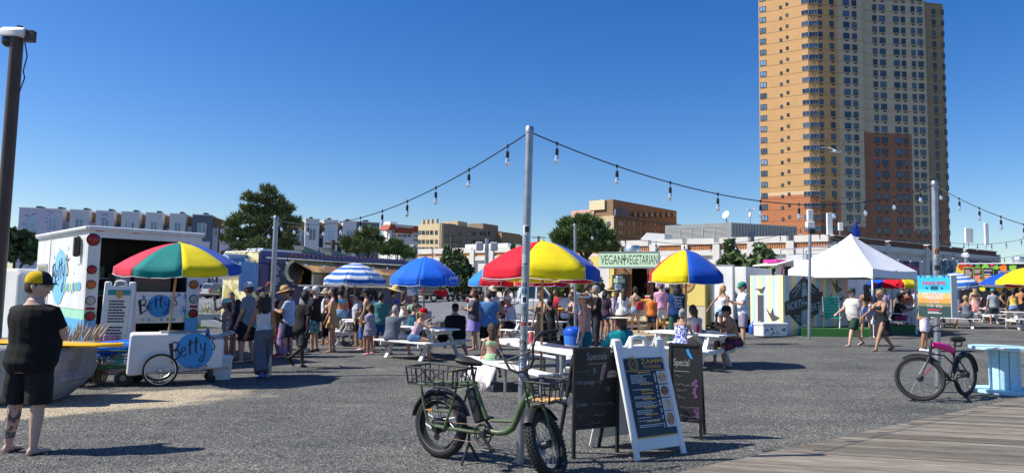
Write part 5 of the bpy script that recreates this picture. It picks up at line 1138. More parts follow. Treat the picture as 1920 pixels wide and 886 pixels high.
#  black beach cruiser by the right pole
def cruiser():
 A=G(1811,742);B=G(1733,754);d=Vector((B.x-A.x,B.y-A.y,0));L=d.length;t=thing('beach_cruiser','black beach cruiser bicycle with bright pink tube pad on its frame','bicycle',loc=(A.x,A.y,A.z),rz=math.atan2(d.y,d.x))
 RR=.34;L=1.2;M_cb=paint('cruiser_black',(.014,.013,.015),rough=.35)
 w=cyc_wheel(t,(0,0,RR),RR,.027,M_bk2,32);
 hub=Vector((0,0,RR));bb=Vector((.46,0,.29));sc=Vector((.30,0,.70));hbm=Vector((1.02,0,.66));htp=Vector((.98,0,.82))
 m=MB();m.tube([bb,sc],.018,10);m.tube([sc+Vector((.01,0,-.04)),(.6,0,.80),htp-Vector((0,0,.03))],.018,10);m.tube([bb,(.78,0,.5),hbm],.02,10);m.tube([(.36,0,.52),(.62,0,.66),hbm+Vector((-.02,0,.04))],.013,8)
 for y in (-.06,.06):m.tube([hub+Vector((0,y,0)),bb+Vector((0,y*.5,0))],.011,8);m.tube([hub+Vector((0,y,0)),sc+Vector((0,y*.4,-.06))],.011,8)
 m.tube([hbm-Vector((-.01,0,.03)),htp],.022,12);m.build('frame',M_cb,t,True)
 m=MB();m.tube([sc+Vector((.08,0,.03)),(.52,0,.78),(.74,0,.81),htp+Vector((-.06,0,.01))],[.045,.052,.052,.045],12);m.build('tube_pad',paint('pad_pink','#F01C8C',rough=.6),t,True)
 ax=(htp-hbm).normalized();s=bpy.data.objects.new('steering',None);col.objects.link(s);s.parent=t;s.location=hbm;Mx=Matrix.Rotation(math.atan2(ax.x,ax.z),4,'Y')@Matrix.Rotation(R(-60),4,'Z');s.rotation_euler=Mx.to_euler()
 hl=Matrix.Rotation(math.atan2(ax.x,ax.z),4,'Y').inverted()@(Vector((L,0,RR))-hbm)
 cyc_wheel(s,hl,RR,.027,M_bk2,32)
 m=MB()
 for y in (-.06,.06):m.tube([(hl.x,y,hl.z),(hl.x*.5,y,hl.z*.5),(0.01,y,-.02),(0,y*.5,-.0)],.013,8)
 m.tube([(0,-.06,-.01),(0,.06,-.01)],.018,8);m.tube([(0,0,0),(0,0,.25)],.014,8);m.build('fork',M_cb,s,True)
 m=MB();m.tube([(hl.x-.05,-.062,hl.z+.06),(hl.x-.12,-.062,hl.z+.2)],.008,6);m.build('fork_decal',UC['r'],s)
 m=MB()
 for s_ in (-1,1):m.tube([(.03,0,.27),(.05,s_*.1,.30),(.02,s_*.22,.40),(-.08,s_*.31,.46),(-.26,s_*.34,.47)],.011,10)
 m.build('handlebar',M_cb,s,True)
 for s_ in (-1,1):m=MB();m.tube([(-.14,s_*.325,.468),(-.28,s_*.342,.47)],.018,10);m.build('grip',M_sad,s,True)
 m=MB();m.tube([sc,sc+Vector((-.03,0,.16))],.013,8);m.build('seat_post',M_cb,t,True)
 c=sc+Vector((-.04,0,.2));m=MB();rings=[]
 for x,hw,th in ((-.14,.07,.035),(-.1,.11,.05),(-.03,.11,.05),(.04,.06,.042),(.12,.03,.03),(.14,.015,.018)):rings.append([Vector((c.x+x,math.cos(a)*hw,c.z+math.sin(a)*th))for a in [2*math.pi*j/12 for j in range(12)]])
 m.loft(rings);m.build('saddle',M_sad,t,True);m=MB()
 for y in (-.05,.05):m.tube([c+Vector((-.08,y,-.05)),c+Vector((-.06,y,-.11)),sc+Vector((-.02,0,.1))],.012,6)
 m.build('saddle_spring',M_bk2,t,True)
 def fend(par,cc,a0,a1):
  m=MB();rings=[]
  for i in range(13):a=R(a0+(a1-a0)*i/12);rings.append([Vector((cc.x+math.cos(a)*(RR+.025+dz),y,cc.z+math.sin(a)*(RR+.025+dz)))for y,dz in ((-.035,-.015),(0,.008),(.035,-.015),(0,0))])
  m.loft(rings);m.build('fender',M_cb,par,50)
 fend(t,hub,10,175);fend(s,hl,45,130)
 m=MB();m.torus(bb+Vector((0,-.05,0)),(0,1,0),.085,.006,28,6);m.beam(bb+Vector((0,-.07,0)),bb+Vector((.1,-.07,-.13)),.015,.02);m.beam(bb+Vector((0,.07,0)),bb+Vector((-.1,.07,.13)),.015,.02);m.lathe([(.03,-.06),(.03,.06)],12,bb,'y');m.tube([hub+Vector((0,-.05,.04)),bb+Vector((0,-.05,.085))],.004,5);m.tube([hub+Vector((0,-.05,-.04)),bb+Vector((0,-.05,-.085))],.004,5);m.build('chainring',M_bk2,t,True)
 for q in ((.56,-.12,.15),(.36,.12,.43)):m=MB();m.cbox(q[0]-.05,q[1]-.045,q[2]-.012,q[0]+.05,q[1]+.045,q[2]+.012,.005);m.build('pedal',M_bk2,t)
 m=MB();m.cbox(.0,-.075,.6,.05,-.06,.63,.004);m.build('reflector',M_amber,t)
 m=MB();m.tube([bb+Vector((-.08,.05,0)),(.32,.16,.0)],.009,6);m.build('kickstand',M_bk2,t)
cruiser()
#  cable spool table
def spool():
 c=gud(1879,11.6);t=thing('cable_spool_table','pale blue wooden cable spool used as a table by the boardwalk','table',loc=c);Mt=mat('spool_blue',(.42,.68,.78),.75,var=.12,vs=4,stretch=(1.5,8,8));Mtop=mat('spool_top',(.42,.66,.74),.75,c2=(.62,.62,.58),vs=5,thr=.62)
 r=.5;nb=8;w_=2*r/nb
 for nm,z0,z1,rr,mm in (('top_board',.70,.745,r,Mtop),('base_board',.0,.05,r*.98,Mt)):
  for i in range(nb):
   y0,y1=-rr+2*rr*i/nb+.0015,-rr+2*rr*(i+1)/nb-.0015;pts=[]
   for k in range(9):y=y0+(y1-y0)*k/8;pts.append((math.sqrt(max(0,rr*rr-y*y)),y))
   poly=pts+[(-x,y)for x,y in reversed(pts)];n=len(poly);m=MB();m.add([(x,y,z0)for x,y in poly]+[(x,y,z1)for x,y in poly],[tuple(range(n-1,-1,-1)),tuple(range(n,2*n))]+[(j,(j+1)%n,(j+1)%n+n,j+n)for j in range(n)]);m.build(nm,mm,t)
 n=10;m=MB();a=.195;w2=2*a*math.sin(math.pi/n)-.002;m.cbox(-w2/2,-a-.02,.05,w2/2,-a+.01,.70,.004);st=m.build('stave',Mt,t)
 for i in range(1,n):inst(st,'stave',t,(0,0,0),(0,0,2*math.pi*i/n))
 m=MB();m.lathe([(a-.015,.05),(a-.015,.70)],20);m.build('core',Mt,t)
spool()
#  chalkboards and the Zamm Foods board
M_chalkb=mat('chalkboard_black',(.014,.014,.015),.55,var=.35,vs=3);M_chalk=paint('chalk',(.34,.34,.34),rough=.9);M_chd=paint('faint_chalk',(.16,.16,.17),rough=.9);M_pinkc=paint('pink_chalk',(.35,.13,.17),rough=.9);M_bluec=paint('blue_chalk',(.03,.3,.62),rough=.9);M_lil=paint('lilac_chalk',(.14,.06,.16),rough=.9)
def scribble(m,x0,x1,z,h,seed,y=-.004,w_=.006):
 rr=random.Random(seed);x=x0;pts=[]
 while x<x1:pts.append((x,z+h*rr.random()));x+=h*.32
 if len(pts)>1:m.stroke(pts,w_,y,y+.003)
def chalkboard(label,f,W_,zb,zt,art,lean=0):
 t=f.root('chalkboard',label,'chalkboard');
 m=MB();m.box(.02,0,zb,W_-.02,.012,zt-.02);m.build('board',M_chalkb,t)
 m=MB();
 for x in (0,W_-.035):m.cbox(x,-.012,0,x+.035,.02,zt,.004)
 m.cbox(.035,-.012,zt-.035,W_-.035,.02,zt-.002,.004);m.cbox(.035,-.012,zb,W_-.035,.02,zb+.03,.004);m.build('frame',M_bk2,t)
 m=MB()
 for x in (.01,W_-.04):m.beam((x+.015,.03,zt-.08),(x+.015,.32,.01),.03,.03)
 m.build('back_leg',M_bk2,t);art(t,W_,zb,zt)
A=G(1073,859);B=G(1160,847);fc=Fac(A.xy,B.xy);zt=fc.loc(1116,650)[1];zb=fc.loc(1116,802)[1]
def art1(t,W_,zb,zt):
 H=zt-zb;q=lambda x,z:(x*W_,zb+z*H)
 m=MB();x0,z0=q(.28,.82);x1,z1=q(.72,.93);m.text("Specials",x0,z0,x1,z1,-.004);a,b=q(.3,.79);m.stroke([(a,b),(x1,b+.006)],.005,-.004,-.001)
 for s,(a,b,c,d)in (("5",(.42,.68,.48,.74)),("Hot sausage - 15",(.06,.53,.6,.6)),("15",(.7,.45,.78,.5)),("Combo",(.06,.28,.3,.33))):x0,z0=q(a,b);x1,z1=q(c,d);m.text(s,x0,z0,x1,z1,-.004)
 m.build('chalk_lettering',M_chalk,t)
 m=MB()
 for i,(a,b,z)in enumerate(((.08,.35,.68),(.42,.9,.27),(.1,.25,.14),(.45,.7,.14),(.25,.6,.05),(.75,.9,.86))):x0,z0=q(a,z);x1,_=q(b,z);scribble(m,x0,x1,z0,.04,i)
 m.build('faint_writing',M_chd,t)
 m=MB();x,z=q(.62,.69);m.prism([(x-.03,z-.07),(x+.005,z-.085),(x+.045,z+.06),(x+.025,z+.085),(x,z+.06)],-.004,-.001);x,z=q(.84,.66);m.prism([(x-.06,z-.04),(x+.06,z-.03),(x+.065,z+.005),(x+.04,z+.035),(x-.03,z+.035),(x-.065,z)],-.004,-.001);dr=m.build('chalk_drawing',M_chalk,t)
 m=MB();x,z=q(.62,.69);m.prism([(x-.012,z-.06),(x+.008,z-.06),(x+.03,z+.05),(x+.012,z+.06)],-.007,-.004);x,z=q(.84,.66);m.box(x-.055,-.007,z-.008,x+.055,-.004,z+.006);m.build('pink_chalk',M_pinkc,dr)
chalkboard('black chalkboard of specials with a pink hot dog drawing',fc,fc.L,zb,zt,art1)
B=G(1317,824);A=at(1254,700,8.1);fc=Fac(A.xy,B.xy);zt=fc.loc(1285,643)[1];zb=fc.loc(1285,790)[1]
def art2(t,W_,zb,zt):
 H=zt-zb;q=lambda x,z:(x*W_,zb+z*H)
 m=MB();x0,z0=q(.15,.68);x1,z1=q(.62,.8);m.text("Special",x0,z0,x1,z1,-.004)
 a,b=q(.15,.64);m.stroke([(a,b),(x1,b)],.005,-.004,-.001);m.build('chalk_lettering',M_chalk,t)
 m=MB()
 for i,(a,b,z)in enumerate(((.2,.4,.55),(.2,.75,.45),(.25,.55,.38),(.25,.5,.29),(.35,.9,.16),(.35,.8,.05))):x0,z0=q(a,z);x1,_=q(b,z);scribble(m,x0,x1,z0,.035,i+20)
 m.build('faint_writing',M_chd,t)
 m=MB();x,z=q(.6,.88);m.prism([(x-.03,z+.03),(x-.005,z+.05),(x+.03,z-.03),(x+.05,z-.07),(x+.02,z-.06),(x-.01,z-.02)],-.004,-.001);m.build('blue_chalk',M_bluec,t)
 m=MB();x,z=q(.78,.42)
 for dx,dz in ((0,0),(.02,.04),(-.015,.06),(.01,.09),(-.005,-.04),(.012,-.08)):m.disc((x+dx,z+dz),.022,-.004,-.001,10)
 x,z=q(.86,.12)
 for dx,dz in ((0,0),(.02,.03),(-.02,.03),(0,.05),(0,-.04)):m.disc((x+dx,z+dz),.024,-.004,-.001,10)
 m.build('lilac_chalk',M_lil,t)
chalkboard('black chalkboard of drinks with blue fish and lilac flowers',fc,fc.L,zb,zt,art2)
def zamm():
 A=G(1193,865);B=G(1290,848);f=Fac(A.xy,B.xy);W_=f.L;t=f.root('menu_board','white plastic sandwich board with dark navy menu and gold heading','menu board')
 lean=R(17);H=1.13/math.cos(lean);lf=plastic_aframe(t,W_,H,lean,.6,M_white)
 x0,x1,z0,z1=.085,W_-.085,.21,H-.17;m=MB();m.box(x0,-.004,z0,x1,.004,z1);m.build('menu_panel',paint('menu_navy',(.012,.016,.03),rough=.35),lf)
 g=paint('menu_gold','#C79A4A',rough=.5);PW,PH=x1-x0,z1-z0;q=lambda x,z:(x0+x*PW,z0+z*PH)
 m=MB();m.box(x0,-.008,z0,x1,-.004,z0+.012);m.box(x0,-.008,z0+PH*.835,x1,-.004,z0+PH*.842)
 for s,(a,b,c,d)in (("ZAMM",(.40,.925,.97,.985)),("FOODS",(.46,.86,.9,.905))):
  xa,za=q(a,b);xb,zb=q(c,d);m.text(s,xa,za,xb,zb,-.008,bold=.02)
 xc,zc=q(.21,.925);m.text("Z",xc-.02,zc-.02,xc+.02,zc+.02,-.008)
 for k in range(7):
  a0=k*2*math.pi/7;m.stroke([(xc+(.035+.035*s)*math.cos(a0+s*1.5),zc+(.045+.045*s)*math.sin(a0+s*1.5))for s in [i/6 for i in range(7)]],[.004+.006*math.sin(math.pi*i/6)for i in range(7)],-.008,-.005)
 for i,z in enumerate((.805,.655,.575,.535,.465,.36,.27,.185)):xa,za=q(.28,z);xb,_=q(.62,z);lines(m,xa,za-.006,xb,za+.014,1,-.008,-.005,i+3,.8,.1)
 m.build('gold_lettering',g,lf)
 wh=paint('menu_print_white',(.62,.62,.62));m=MB()
 for i,(zt_,zb_,n)in enumerate(((.79,.675,7),(.64,.59,3),(.56,.545,1),(.52,.48,2),(.45,.375,4),(.345,.285,3),(.255,.2,3),(.165,.1,3))):
  xa,za=q(.08,zb_);xb,zb=q(.72,zt_);lines(m,xa,za,xb,zb,n,-.008,-.005,30+i,.45,.5)
  for k in range(n):xx,zz=q(.68,zt_-(zt_-zb_)*(k+.8)/n);m.box(xx,-.008,zz,xx+.02,-.005,zz+.01)
 tag(m.build('menu_print',wh,lf),kind='stuff')
 for i,(zb_,zt_,c1,c2)in enumerate(((.655,.82,(.42,.2,.08),(.55,.4,.25)),(.48,.64,(.2,.06,.03),(.42,.22,.1)),(.31,.465,(.5,.36,.12),(.6,.52,.4)),(.1,.3,(.3,.17,.07),(.5,.32,.16)))):
  xa,za=q(.76,zb_);xb,zb=q(1.0,zt_);m=MB();m.box(xa,-.0075,za,xb,-.004,zb);o=m.build('food_photo',wh,lf)
  m=MB();m.disc(((xa+xb)/2,(za+zb)/2),(xb-xa)*.4,-.011,-.0075,20,(zb-za)*.4);m.build('food_print',mat('food_%d'%i,c1,.6,c2=c2,vs=35,thr=.5),o)
zamm()
#  boulder, surfboard, grass clump, wagon
def boulder(label,pts,zt,seed,sc=1.0):
 c=sum((Vector((p.x,p.y,0))for p in pts),Vector())/len(pts);t=gp(c.x,c.y);m=bmesh.new()
 bmesh.ops.create_icosphere(m,subdivisions=5,radius=1)
 ax=(pts[1]-pts[0]);ax.z=0;L=ax.length/2;a=math.atan2(ax.y,ax.x);Wd=.62
 for v in m.verts:
  p=v.co.copy();k=26.0;nrm=(abs(p.x)**k+abs(p.y)**k+abs(p.z)**k)**(1/k);q=p/nrm
  z=(q.z*.5+.5);taper=1.0-.02*(1-z)
  if z<.36:taper-=.06+.3*(1-z/.36)**1.2
  n1=mnoise.noise(Vector((q.x*1.3+seed,q.y*1.3,q.z*1.6)))*.09+mnoise.noise(Vector((q.x*4+seed,q.y*4,q.z*4)))*.05+mnoise.noise(Vector((q.x*11,q.y*11+seed,q.z*13)))*.012
  led=-.03*math.exp(-((z-.37)/.02)**2)-.02*math.exp(-((z-.62+q.x*.05)/.015)**2)
  v.co=Vector((q.x*L*(taper+n1+led),q.y*Wd*(taper+n1+led),(z+n1*.35*(1 if z>.9 else.6))*zt))
 me=bpy.data.meshes.new('boulder');m.to_mesh(me);m.free()
 me.materials.append(mat('grey_rock',(.22,.225,.235),.9,var=.4,vs=2.2,bump=.9,bs=14));smooth_mesh(me,35);o=bpy.data.objects.new('boulder',me);col.objects.link(o);o.location=t;o.rotation_euler.z=a;return tag(o,label,'boulder')
boulder('large flat topped grey boulder behind the man in black, under the surfboard',[Vector((at(-70,700,10.6).x,10.6,0)),Vector((at(146,700,10.75).x,10.75,0))],.86,3)
p=at(28,636,10.55);p.z=gz(p.x,p.y)+.90
sb=thing('surfboard','yellow surfboard lying across the grey boulder','surfboard',loc=p,rz=R(3));m=MB();rings=[]
for i in range(17):
 x=-1.35+2.95*i/16;s_=(i/16);wd=.27*max(.03,(1-abs(2*s_-1)**2.6));z=.0+.05*abs(2*s_-1)**3-.075*max(0,s_-.55)*2
 rings.append([Vector((x,math.cos(a)*wd,z+math.sin(a)*.034))for a in [2*math.pi*j/12 for j in range(12)]])
m.loft(rings);m.build('deck',paint('surf_yellow','#E8B413',rough=.3),sb,True)
m=MB();m.stroke([(-1.3,0),(1.5,0)],.01,-.001,.001);o=m.build('stringer',M_wood,sb);o.rotation_euler.x=R(90);o.location=(0,0,.036)
def grass_clump(label,u,d,n,h,seed,spread=.3):
 b=gud(u,d);rr=random.Random(seed);m=MB();pl=MB()
 t=thing('ornamental_grass',label,'grass clump',loc=b)
 for i in range(n):
  a=rr.random()*6.28;r=rr.random()*.12;l=h*rr.uniform(.6,1.05);o=Vector((math.cos(a)*r,math.sin(a)*r,0));dx=Vector((math.cos(a),math.sin(a),0))*spread*rr.uniform(.4,1.3);p1=o+dx*.35+Vector((0,0,l*.6));p2=o+dx+Vector((0,0,l));s_=Vector((-math.sin(a),math.cos(a),0))*.005
  m.add([o-s_,o+s_,p1+s_,p1-s_,p2],[(0,1,2,3),(3,2,4)])
  if i%2==0:pl.tube([p1.lerp(p2,.55),p1.lerp(p2,.8),p2+(p2-p1)*.1],[.006,.018,.004],5)
 m.build('blades',mat('dry_grass',(.36,.28,.16),.9,island=.3),t);pl.build('plumes',mat('grass_plume',(.5,.4,.28),.95,island=.25),t)
grass_clump('dry tan ornamental grass with feathery plumes left of the truck corner',118,12.2,150,.98,3,.3);grass_clump('dry tan ornamental grass plumes in front of the truck corner lamp',156,12.8,150,1.02,4,.34);grass_clump('low dry grass tuft beside the green wagon',196,12.6,70,.75,5,.25)
def wagon():
 c=gud(212,12.5);t=thing('garden_wagon','dark green garden wagon with chunky black tyres by the boulder','wagon',loc=c,rz=R(10));Mg=paint('wagon_green','#2C5A34',rough=.5)
 m=MB();m.cbox(-.5,-.27,.30,.5,.27,.34,.005);m.build('bed',Mg,t)
 for y in (-.27,.27):
  m=MB();m.tube([(-.5,y,.34),(-.5,y,.62),(.5,y,.62),(.5,y,.34)],.013,6);m.tube([(-.5,y,.48),(.5,y,.48)],.01,6)
  for x in (-.25,0,.25):m.tube([(x,y,.34),(x,y,.62)],.008,6)
  m.build('side_rail',Mg,t)
 for x in (-.36,.36):
  for y in (-.3,.3):m=MB();m.lathe([(.05,-.05),(.1,-.055),(.15,-.04),(.16,0),(.15,.04),(.1,.055),(.05,.05)],18,(x,y,.16),'y');w_=m.build('wheel',M_rubber,t,50);m=MB();m.lathe([(.001,-.058),(.05,-.056),(.06,-.04)],12,(x,y,.16),'y');m.build('rim',paint('rim_grey',(.2,.2,.19)),w_)
  m=MB();m.tube([(x,-.3,.16),(x,.3,.16)],.015,6);m.tube([(x,0,.16),(x,0,.31)],.02,6);m.build('axle',M_black,t)
 m=MB();m.tube([(-.5,0,.25),(-.95,0,.3),(-1.0,0,.75)],.014,6);m.build('pull_handle',M_black,t)
 pz=Vector((c.x,c.y,c.z));f=thing('folded_parasol','folded blue, red and yellow parasol lying in the green wagon','umbrella',loc=(c.x-.02,c.y-.05,c.z+.6),rz=R(12))
 for i,(k,y,z,r)in enumerate((('b',-.06,.0,.1),('r',.05,.07,.07),('l',-.12,.05,.08),('y',.1,-.02,.06),('B',0,.1,.06))):m=MB();m.tube([(-.5+.06*i,y*.5,z-.02),(-.1,y,z),(.3,y,z+.05),(.55,y*.6,z+.09)],[r*.3,r,r*.9,r*.3],8);m.build('canopy_fold',UC[k],f,True)
 m=MB();m.tube([(-.8,0,-.02),(.75,0,.12)],.015,6);m.build('pole',M_wood,f)
 f=thing('checked_towel','crumpled blue and white checked towel in the green wagon','towel',loc=(c.x-.2,c.y-.16,c.z+.36),rz=R(10));m=MB();g=14
 for j in range(g+1):
  for i in range(g+1):x,y=(i/g-.5)*.6,(j/g-.5)*.26;m.v.append((x,y,.18+.05*math.sin(i*.9)+.04*math.cos(j*1.1+i*.4)-.2*abs(x)))
 for j in range(g):
  for i in range(g):a=j*(g+1)+i;m.f.append((a,a+1,a+g+2,a+g+1));m.mi.append((i+j)%2)
 o=m.build('cloth',[UC['s'],UC['w']],f,True);o.modifiers.new('t','SOLIDIFY').thickness=.01
 f=thing('yellow_boogie_fin','yellow soft roll lying at the front of the green wagon','roll',loc=(c.x-.28,c.y-.3,c.z+.37));m=MB();m.tube([(-.16,0,.03),(.16,0,.05)],[.035,.04],10);m.build('roll_body',UC['y'],f,True);f.name='foam_roll'
wagon()
#  vegan trailer
def vegan():
 A=at(1142,543,29.8);B=at(1322,543,27.9);f=Fac(A.xy,B.xy);t=f.root('vegan_food_trailer','yellow food trailer with Vegan Vegetarian sign and wooden shutters','food trailer');L=f.L
 Mye=paint('trailer_yellow','#EFD679',rough=.55,var=.05,vs=1.5);Mwd=mat('shutter_wood',(.28,.12,.05),.6,var=.25,vs=3,stretch=(2,2,12))
 q=f.loc;zt=q(1170,500)[1]+.05;zc=q(1200,560)[1];z0=q(1200,604)[1];ys=q(1152,530)[0];xe=q(1256,540)[0]
 m=MB();m.box(ys,1.9,z0,L,2.0,zt);m.box(0,.06,z0,.06,1.9,zt);m.box(0,0,zt,L,2,zt+.15);m.box(.06,.06,z0,L-.06,1.9,z0+.1);m.build('shell',Mye,t)
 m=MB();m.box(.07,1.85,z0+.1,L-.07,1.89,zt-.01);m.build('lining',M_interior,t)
 m=MB();m.box(0,0,z0,ys-.02,.06,zt);m.build('corner_post',Mye,t)
 m=MB();m.cbox(xe,0,z0+.75,L,.08,zt,.01);m.box(L-.08,.08,z0,L,1.9,zt);m.build('right_panel',Mye,t);m=MB();m.box(xe+.3,.01,z0-.2,L-.0,.07,z0+.74);m.build('lower_panel',paint('panel_cream','#D8CFB4'),t)
 for (a,b)in ((1154,1169),(1169,1184),(1213,1224)):
  xa,xb=q(a,530)[0],q(b,530)[0];m=MB();m.box(xa,.03,zc,xa+.04,.08,zt);m.box(xb-.05,.03,zc,xb,.08,zt);n=16
  for i in range(n):z=zc+(zt-zc)*i/n;m.add([(xa+.04,.03,z),(xb-.05,.03,z),(xb-.05,.07,z+(zt-zc)/n*.9),(xa+.04,.07,z+(zt-zc)/n*.9)],[(0,1,2,3)])
  m.build('shutter',Mwd,t)
 m=MB();m.cbox(q(1150,560)[0],-.35,zc-.1,q(1240,560)[0],.05,zc+.0,.015);m.build('counter',paint('counter_ochre','#D39B2E'),t)
 a,c,b,d=f.rect(1151,566,1239,601);m=MB();m.box(a,-.03,c,b,.0,d);fp=m.build('front_banner',mat('banner_print',(.62,.5,.3),.6,c2=(.42,.28,.14),vs=1.6,thr=.62),t)
 x0,z_,x1,z1=f.rect(1158,567,1183,574.5);m=MB();m.text("ORGANIC",x0,z_,x1,z1,-.035,bold=.02);x0,_,x1,_=f.rect(1213,567,1234,574);m.text("LOCAL",x0,z_,x1,z1,-.035,bold=.02)
 x0,z2,x1,z3=f.rect(1155,589,1206,596);m.box(x0-.05,-.033,z2-.03,x1+.1,-.03,z3+.03,1);m.text("VIBES - BREAKFAST",x0,z2,x1,z3,-.036,bold=.02,mi=0);m.build('banner_lettering',[M_navy,paint('banner_cream','#EFE3C0')],fp)
 m=MB();x0,z0_,x1,z1_=f.rect(1167,576,1185,590);m.disc(((x0+x1)/2,(z0_+z1_)/2),(x1-x0)/2,-.036,-.031,16,(z1_-z0_)/2);m.build('pretzel_print',paint('bread_brown','#7A4A22'),fp);m=MB();x0,z0_,x1,z1_=f.rect(1206,577,1236,597);m.disc(((x0+x1)/2,(z0_+z1_)/2),(x1-x0)/2,-.036,-.031,16,(z1_-z0_)/2);m.build('sandwich_print',mat('bun_print',(.6,.36,.08),.6,c2=(.7,.6,.4),vs=3),fp)
 a,c,b,d=f.rect(1124,473,1235,500,.5);m=MB();m.cbox(a,-.55,c,b,-.45,d,.01);sg=m.build('sign_board',paint('sign_green','#C8E3BE'),t)
 m=MB();m.box(a-.03,-.57,c-.06,b+.03,-.42,c);m.box(a-.03,-.57,d,b+.03,-.42,d+.03);m.box(b,-.57,c,b+.03,-.42,d);m.build('sign_frame',M_steel,sg)
 H=d-c;m=MB();m.text("VEGAN",a+.03*(b-a),c+H*.18,a+.40*(b-a),c+H*.82,-.553);m.text("VEGETARIAN",a+.47*(b-a),c+H*.18,a+.985*(b-a),c+H*.82,-.553);x=a+.435*(b-a)
 m.stroke([(x,c+H*.15),(x,c+H*.7)],.03,-.555,-.55);m.prism([(x,c+H*.4),(x+.1,c+H*.55),(x+.05,c+H*.66)],-.555,-.55);m.prism([(x,c+H*.4),(x-.1,c+H*.55),(x-.05,c+H*.66)],-.555,-.55);m.prism([(x-.04,c+H*.72),(x+.04,c+H*.72),(x,c+H*.9)],-.555,-.55);m.build('sign_lettering',paint('sign_dark_green',(.03,.06,.03)),sg)
 m=MB();m.tube([(a+.5,-.5,d),(a+.5,.3,zt+.1)],.025);m.tube([(b-.5,-.5,d),(b-.5,.3,zt+.1)],.025);m.build('sign_bracket',M_steel,sg)
 a,c,b,d=f.rect(1108,479,1124,500,.2);m=MB();m.prism([(a,d),(b,d-.05),(b,c),(a+.25,c),(a,c+.3)],-.25,-.15);m.build('side_flap',Mye,t)
 a,c,b,d=f.rect(1172,460,1200,473,-.9);m=MB();m.lathe([(.2,zt+.15),(.2,c),(.36,c+.02),(.38,(c+d)/2),(.3,d),(.001,d+.02)],20,((a+b)/2,.9,0));m.build('roof_vent',M_alu,t,40)
 m=MB();a,c,b,d=f.rect(1238,480,1262,500,-.6);m.cbox(a,.6,zt+.1,b,1.4,d,.05);m.build('roof_hatch',M_white,t)
 for (u0_,v0_,u1_,v1_,mm)in ((1148,515,1174,545,paint('menu_dark',(.04,.06,.08))),(1155,517,1168,521,M_white),(1151,522,1172,530,paint('paper_green','#B7CDB0')),(1153,532,1166,543,paint('paper_blue','#A8C0C8')),(1156,548,1171,559,paint('paper_cream','#DDE0C4'))):
  a,c,b,d=f.rect(u0_,v0_,u1_,v1_);m=MB();yy=-.02 if mm.name=='menu_dark' else -.04;m.box(a,yy,c,b,yy+.018,d);m.build('menu_card',mm,t)
 a,c,b,d=f.rect(1225,527,1251,556);m=MB();m.box(a,.3,zc,b,.9,zt-.35);m.build('fridge',M_white,t);m=MB();m.box(a,.28,zc+.05,a+(b-a)*.28,.3,d-.3);m.box(b-(b-a)*.28,.28,zc+.05,b,.3,d-.3);m.build('fridge_door',M_glassd,t)
 for i in range(5):
  x=q(1214+i*2.6,557)[0];p=f.A+f.d*x-Vector((-f.d.y,f.d.x,0))*.2;c_=thing('paper_cup','small red and white cup in the row on the trailer counter','cup','cups on the trailer counter',loc=(p.x,p.y,f.z0+zc));m=MB();m.lathe([(.03,0),(.04,.16)],10);m.build('cup_body',M_white,c_,True);m=MB();m.lathe([(.0395,.03),(.0405,.1)],10);m.build('band',UC['r'],c_)
 xc,zc_=q(1279,527);m=MB();m.disc((xc,zc_),.5,-.03,.0,32,.46);lg=m.build('logo_disc',paint('kraft_tan','#C79A5A'),t);m=MB();m.text("SPROUT",xc-.42,zc_-.06,xc+.42,zc_+.13,-.036,bold=.02);scribble(m,xc-.1,xc+.35,zc_-.24,.1,3,-.036,.02);m.build('logo_lettering',M_navy,lg)
 m=MB();m.disc((xc-.25,zc_+.16),.1,-.037,-.031,14);m.disc((xc-.2,zc_-.1),.08,-.037,-.031,14);m.build('logo_leaf',paint('kraft_red','#8A3A28'),lg)
 a,c,b,d=f.rect(1281,551,1289,562);m=MB();m.box(a,-.01,c,b,.0,d);m.build('notice',UC['y'],t)
 for u in (1207,):
  x=q(u,590)[0];m=MB();m.lathe([(.08,-.1),(.3,-.1),(.35,-.06),(.35,.06),(.3,.1),(.08,.1)],20,(x,.15,.35),'y');w_=m.build('wheel',mat('dusty_tyre',(.22,.19,.15),.9,var=.2,vs=8),t,40);m=MB();m.lathe([(.001,-.09),(.18,-.11),(.22,-.08)],16,(x,.15,.35),'y');m.build('rim',paint('rim_tan',(.3,.24,.17)),w_)
  m=MB();m.lathe([(.08,-.1),(.35,-.06),(.35,.06),(.08,.1)],16,(x,1.8,.35),'y');m.build('wheel',M_rubber,t,40)
 m=MB();m.box(.1,.3,z0-.12,L-.1,1.8,z0);m.beam((0,1,z0-.1),(-1.6,1,.4),.1,.1);m.build('chassis',paint('chassis_ochre','#B8892E'),t)
 return f,zc,zt,q
VF,VZC,VZT,VQ=vegan()
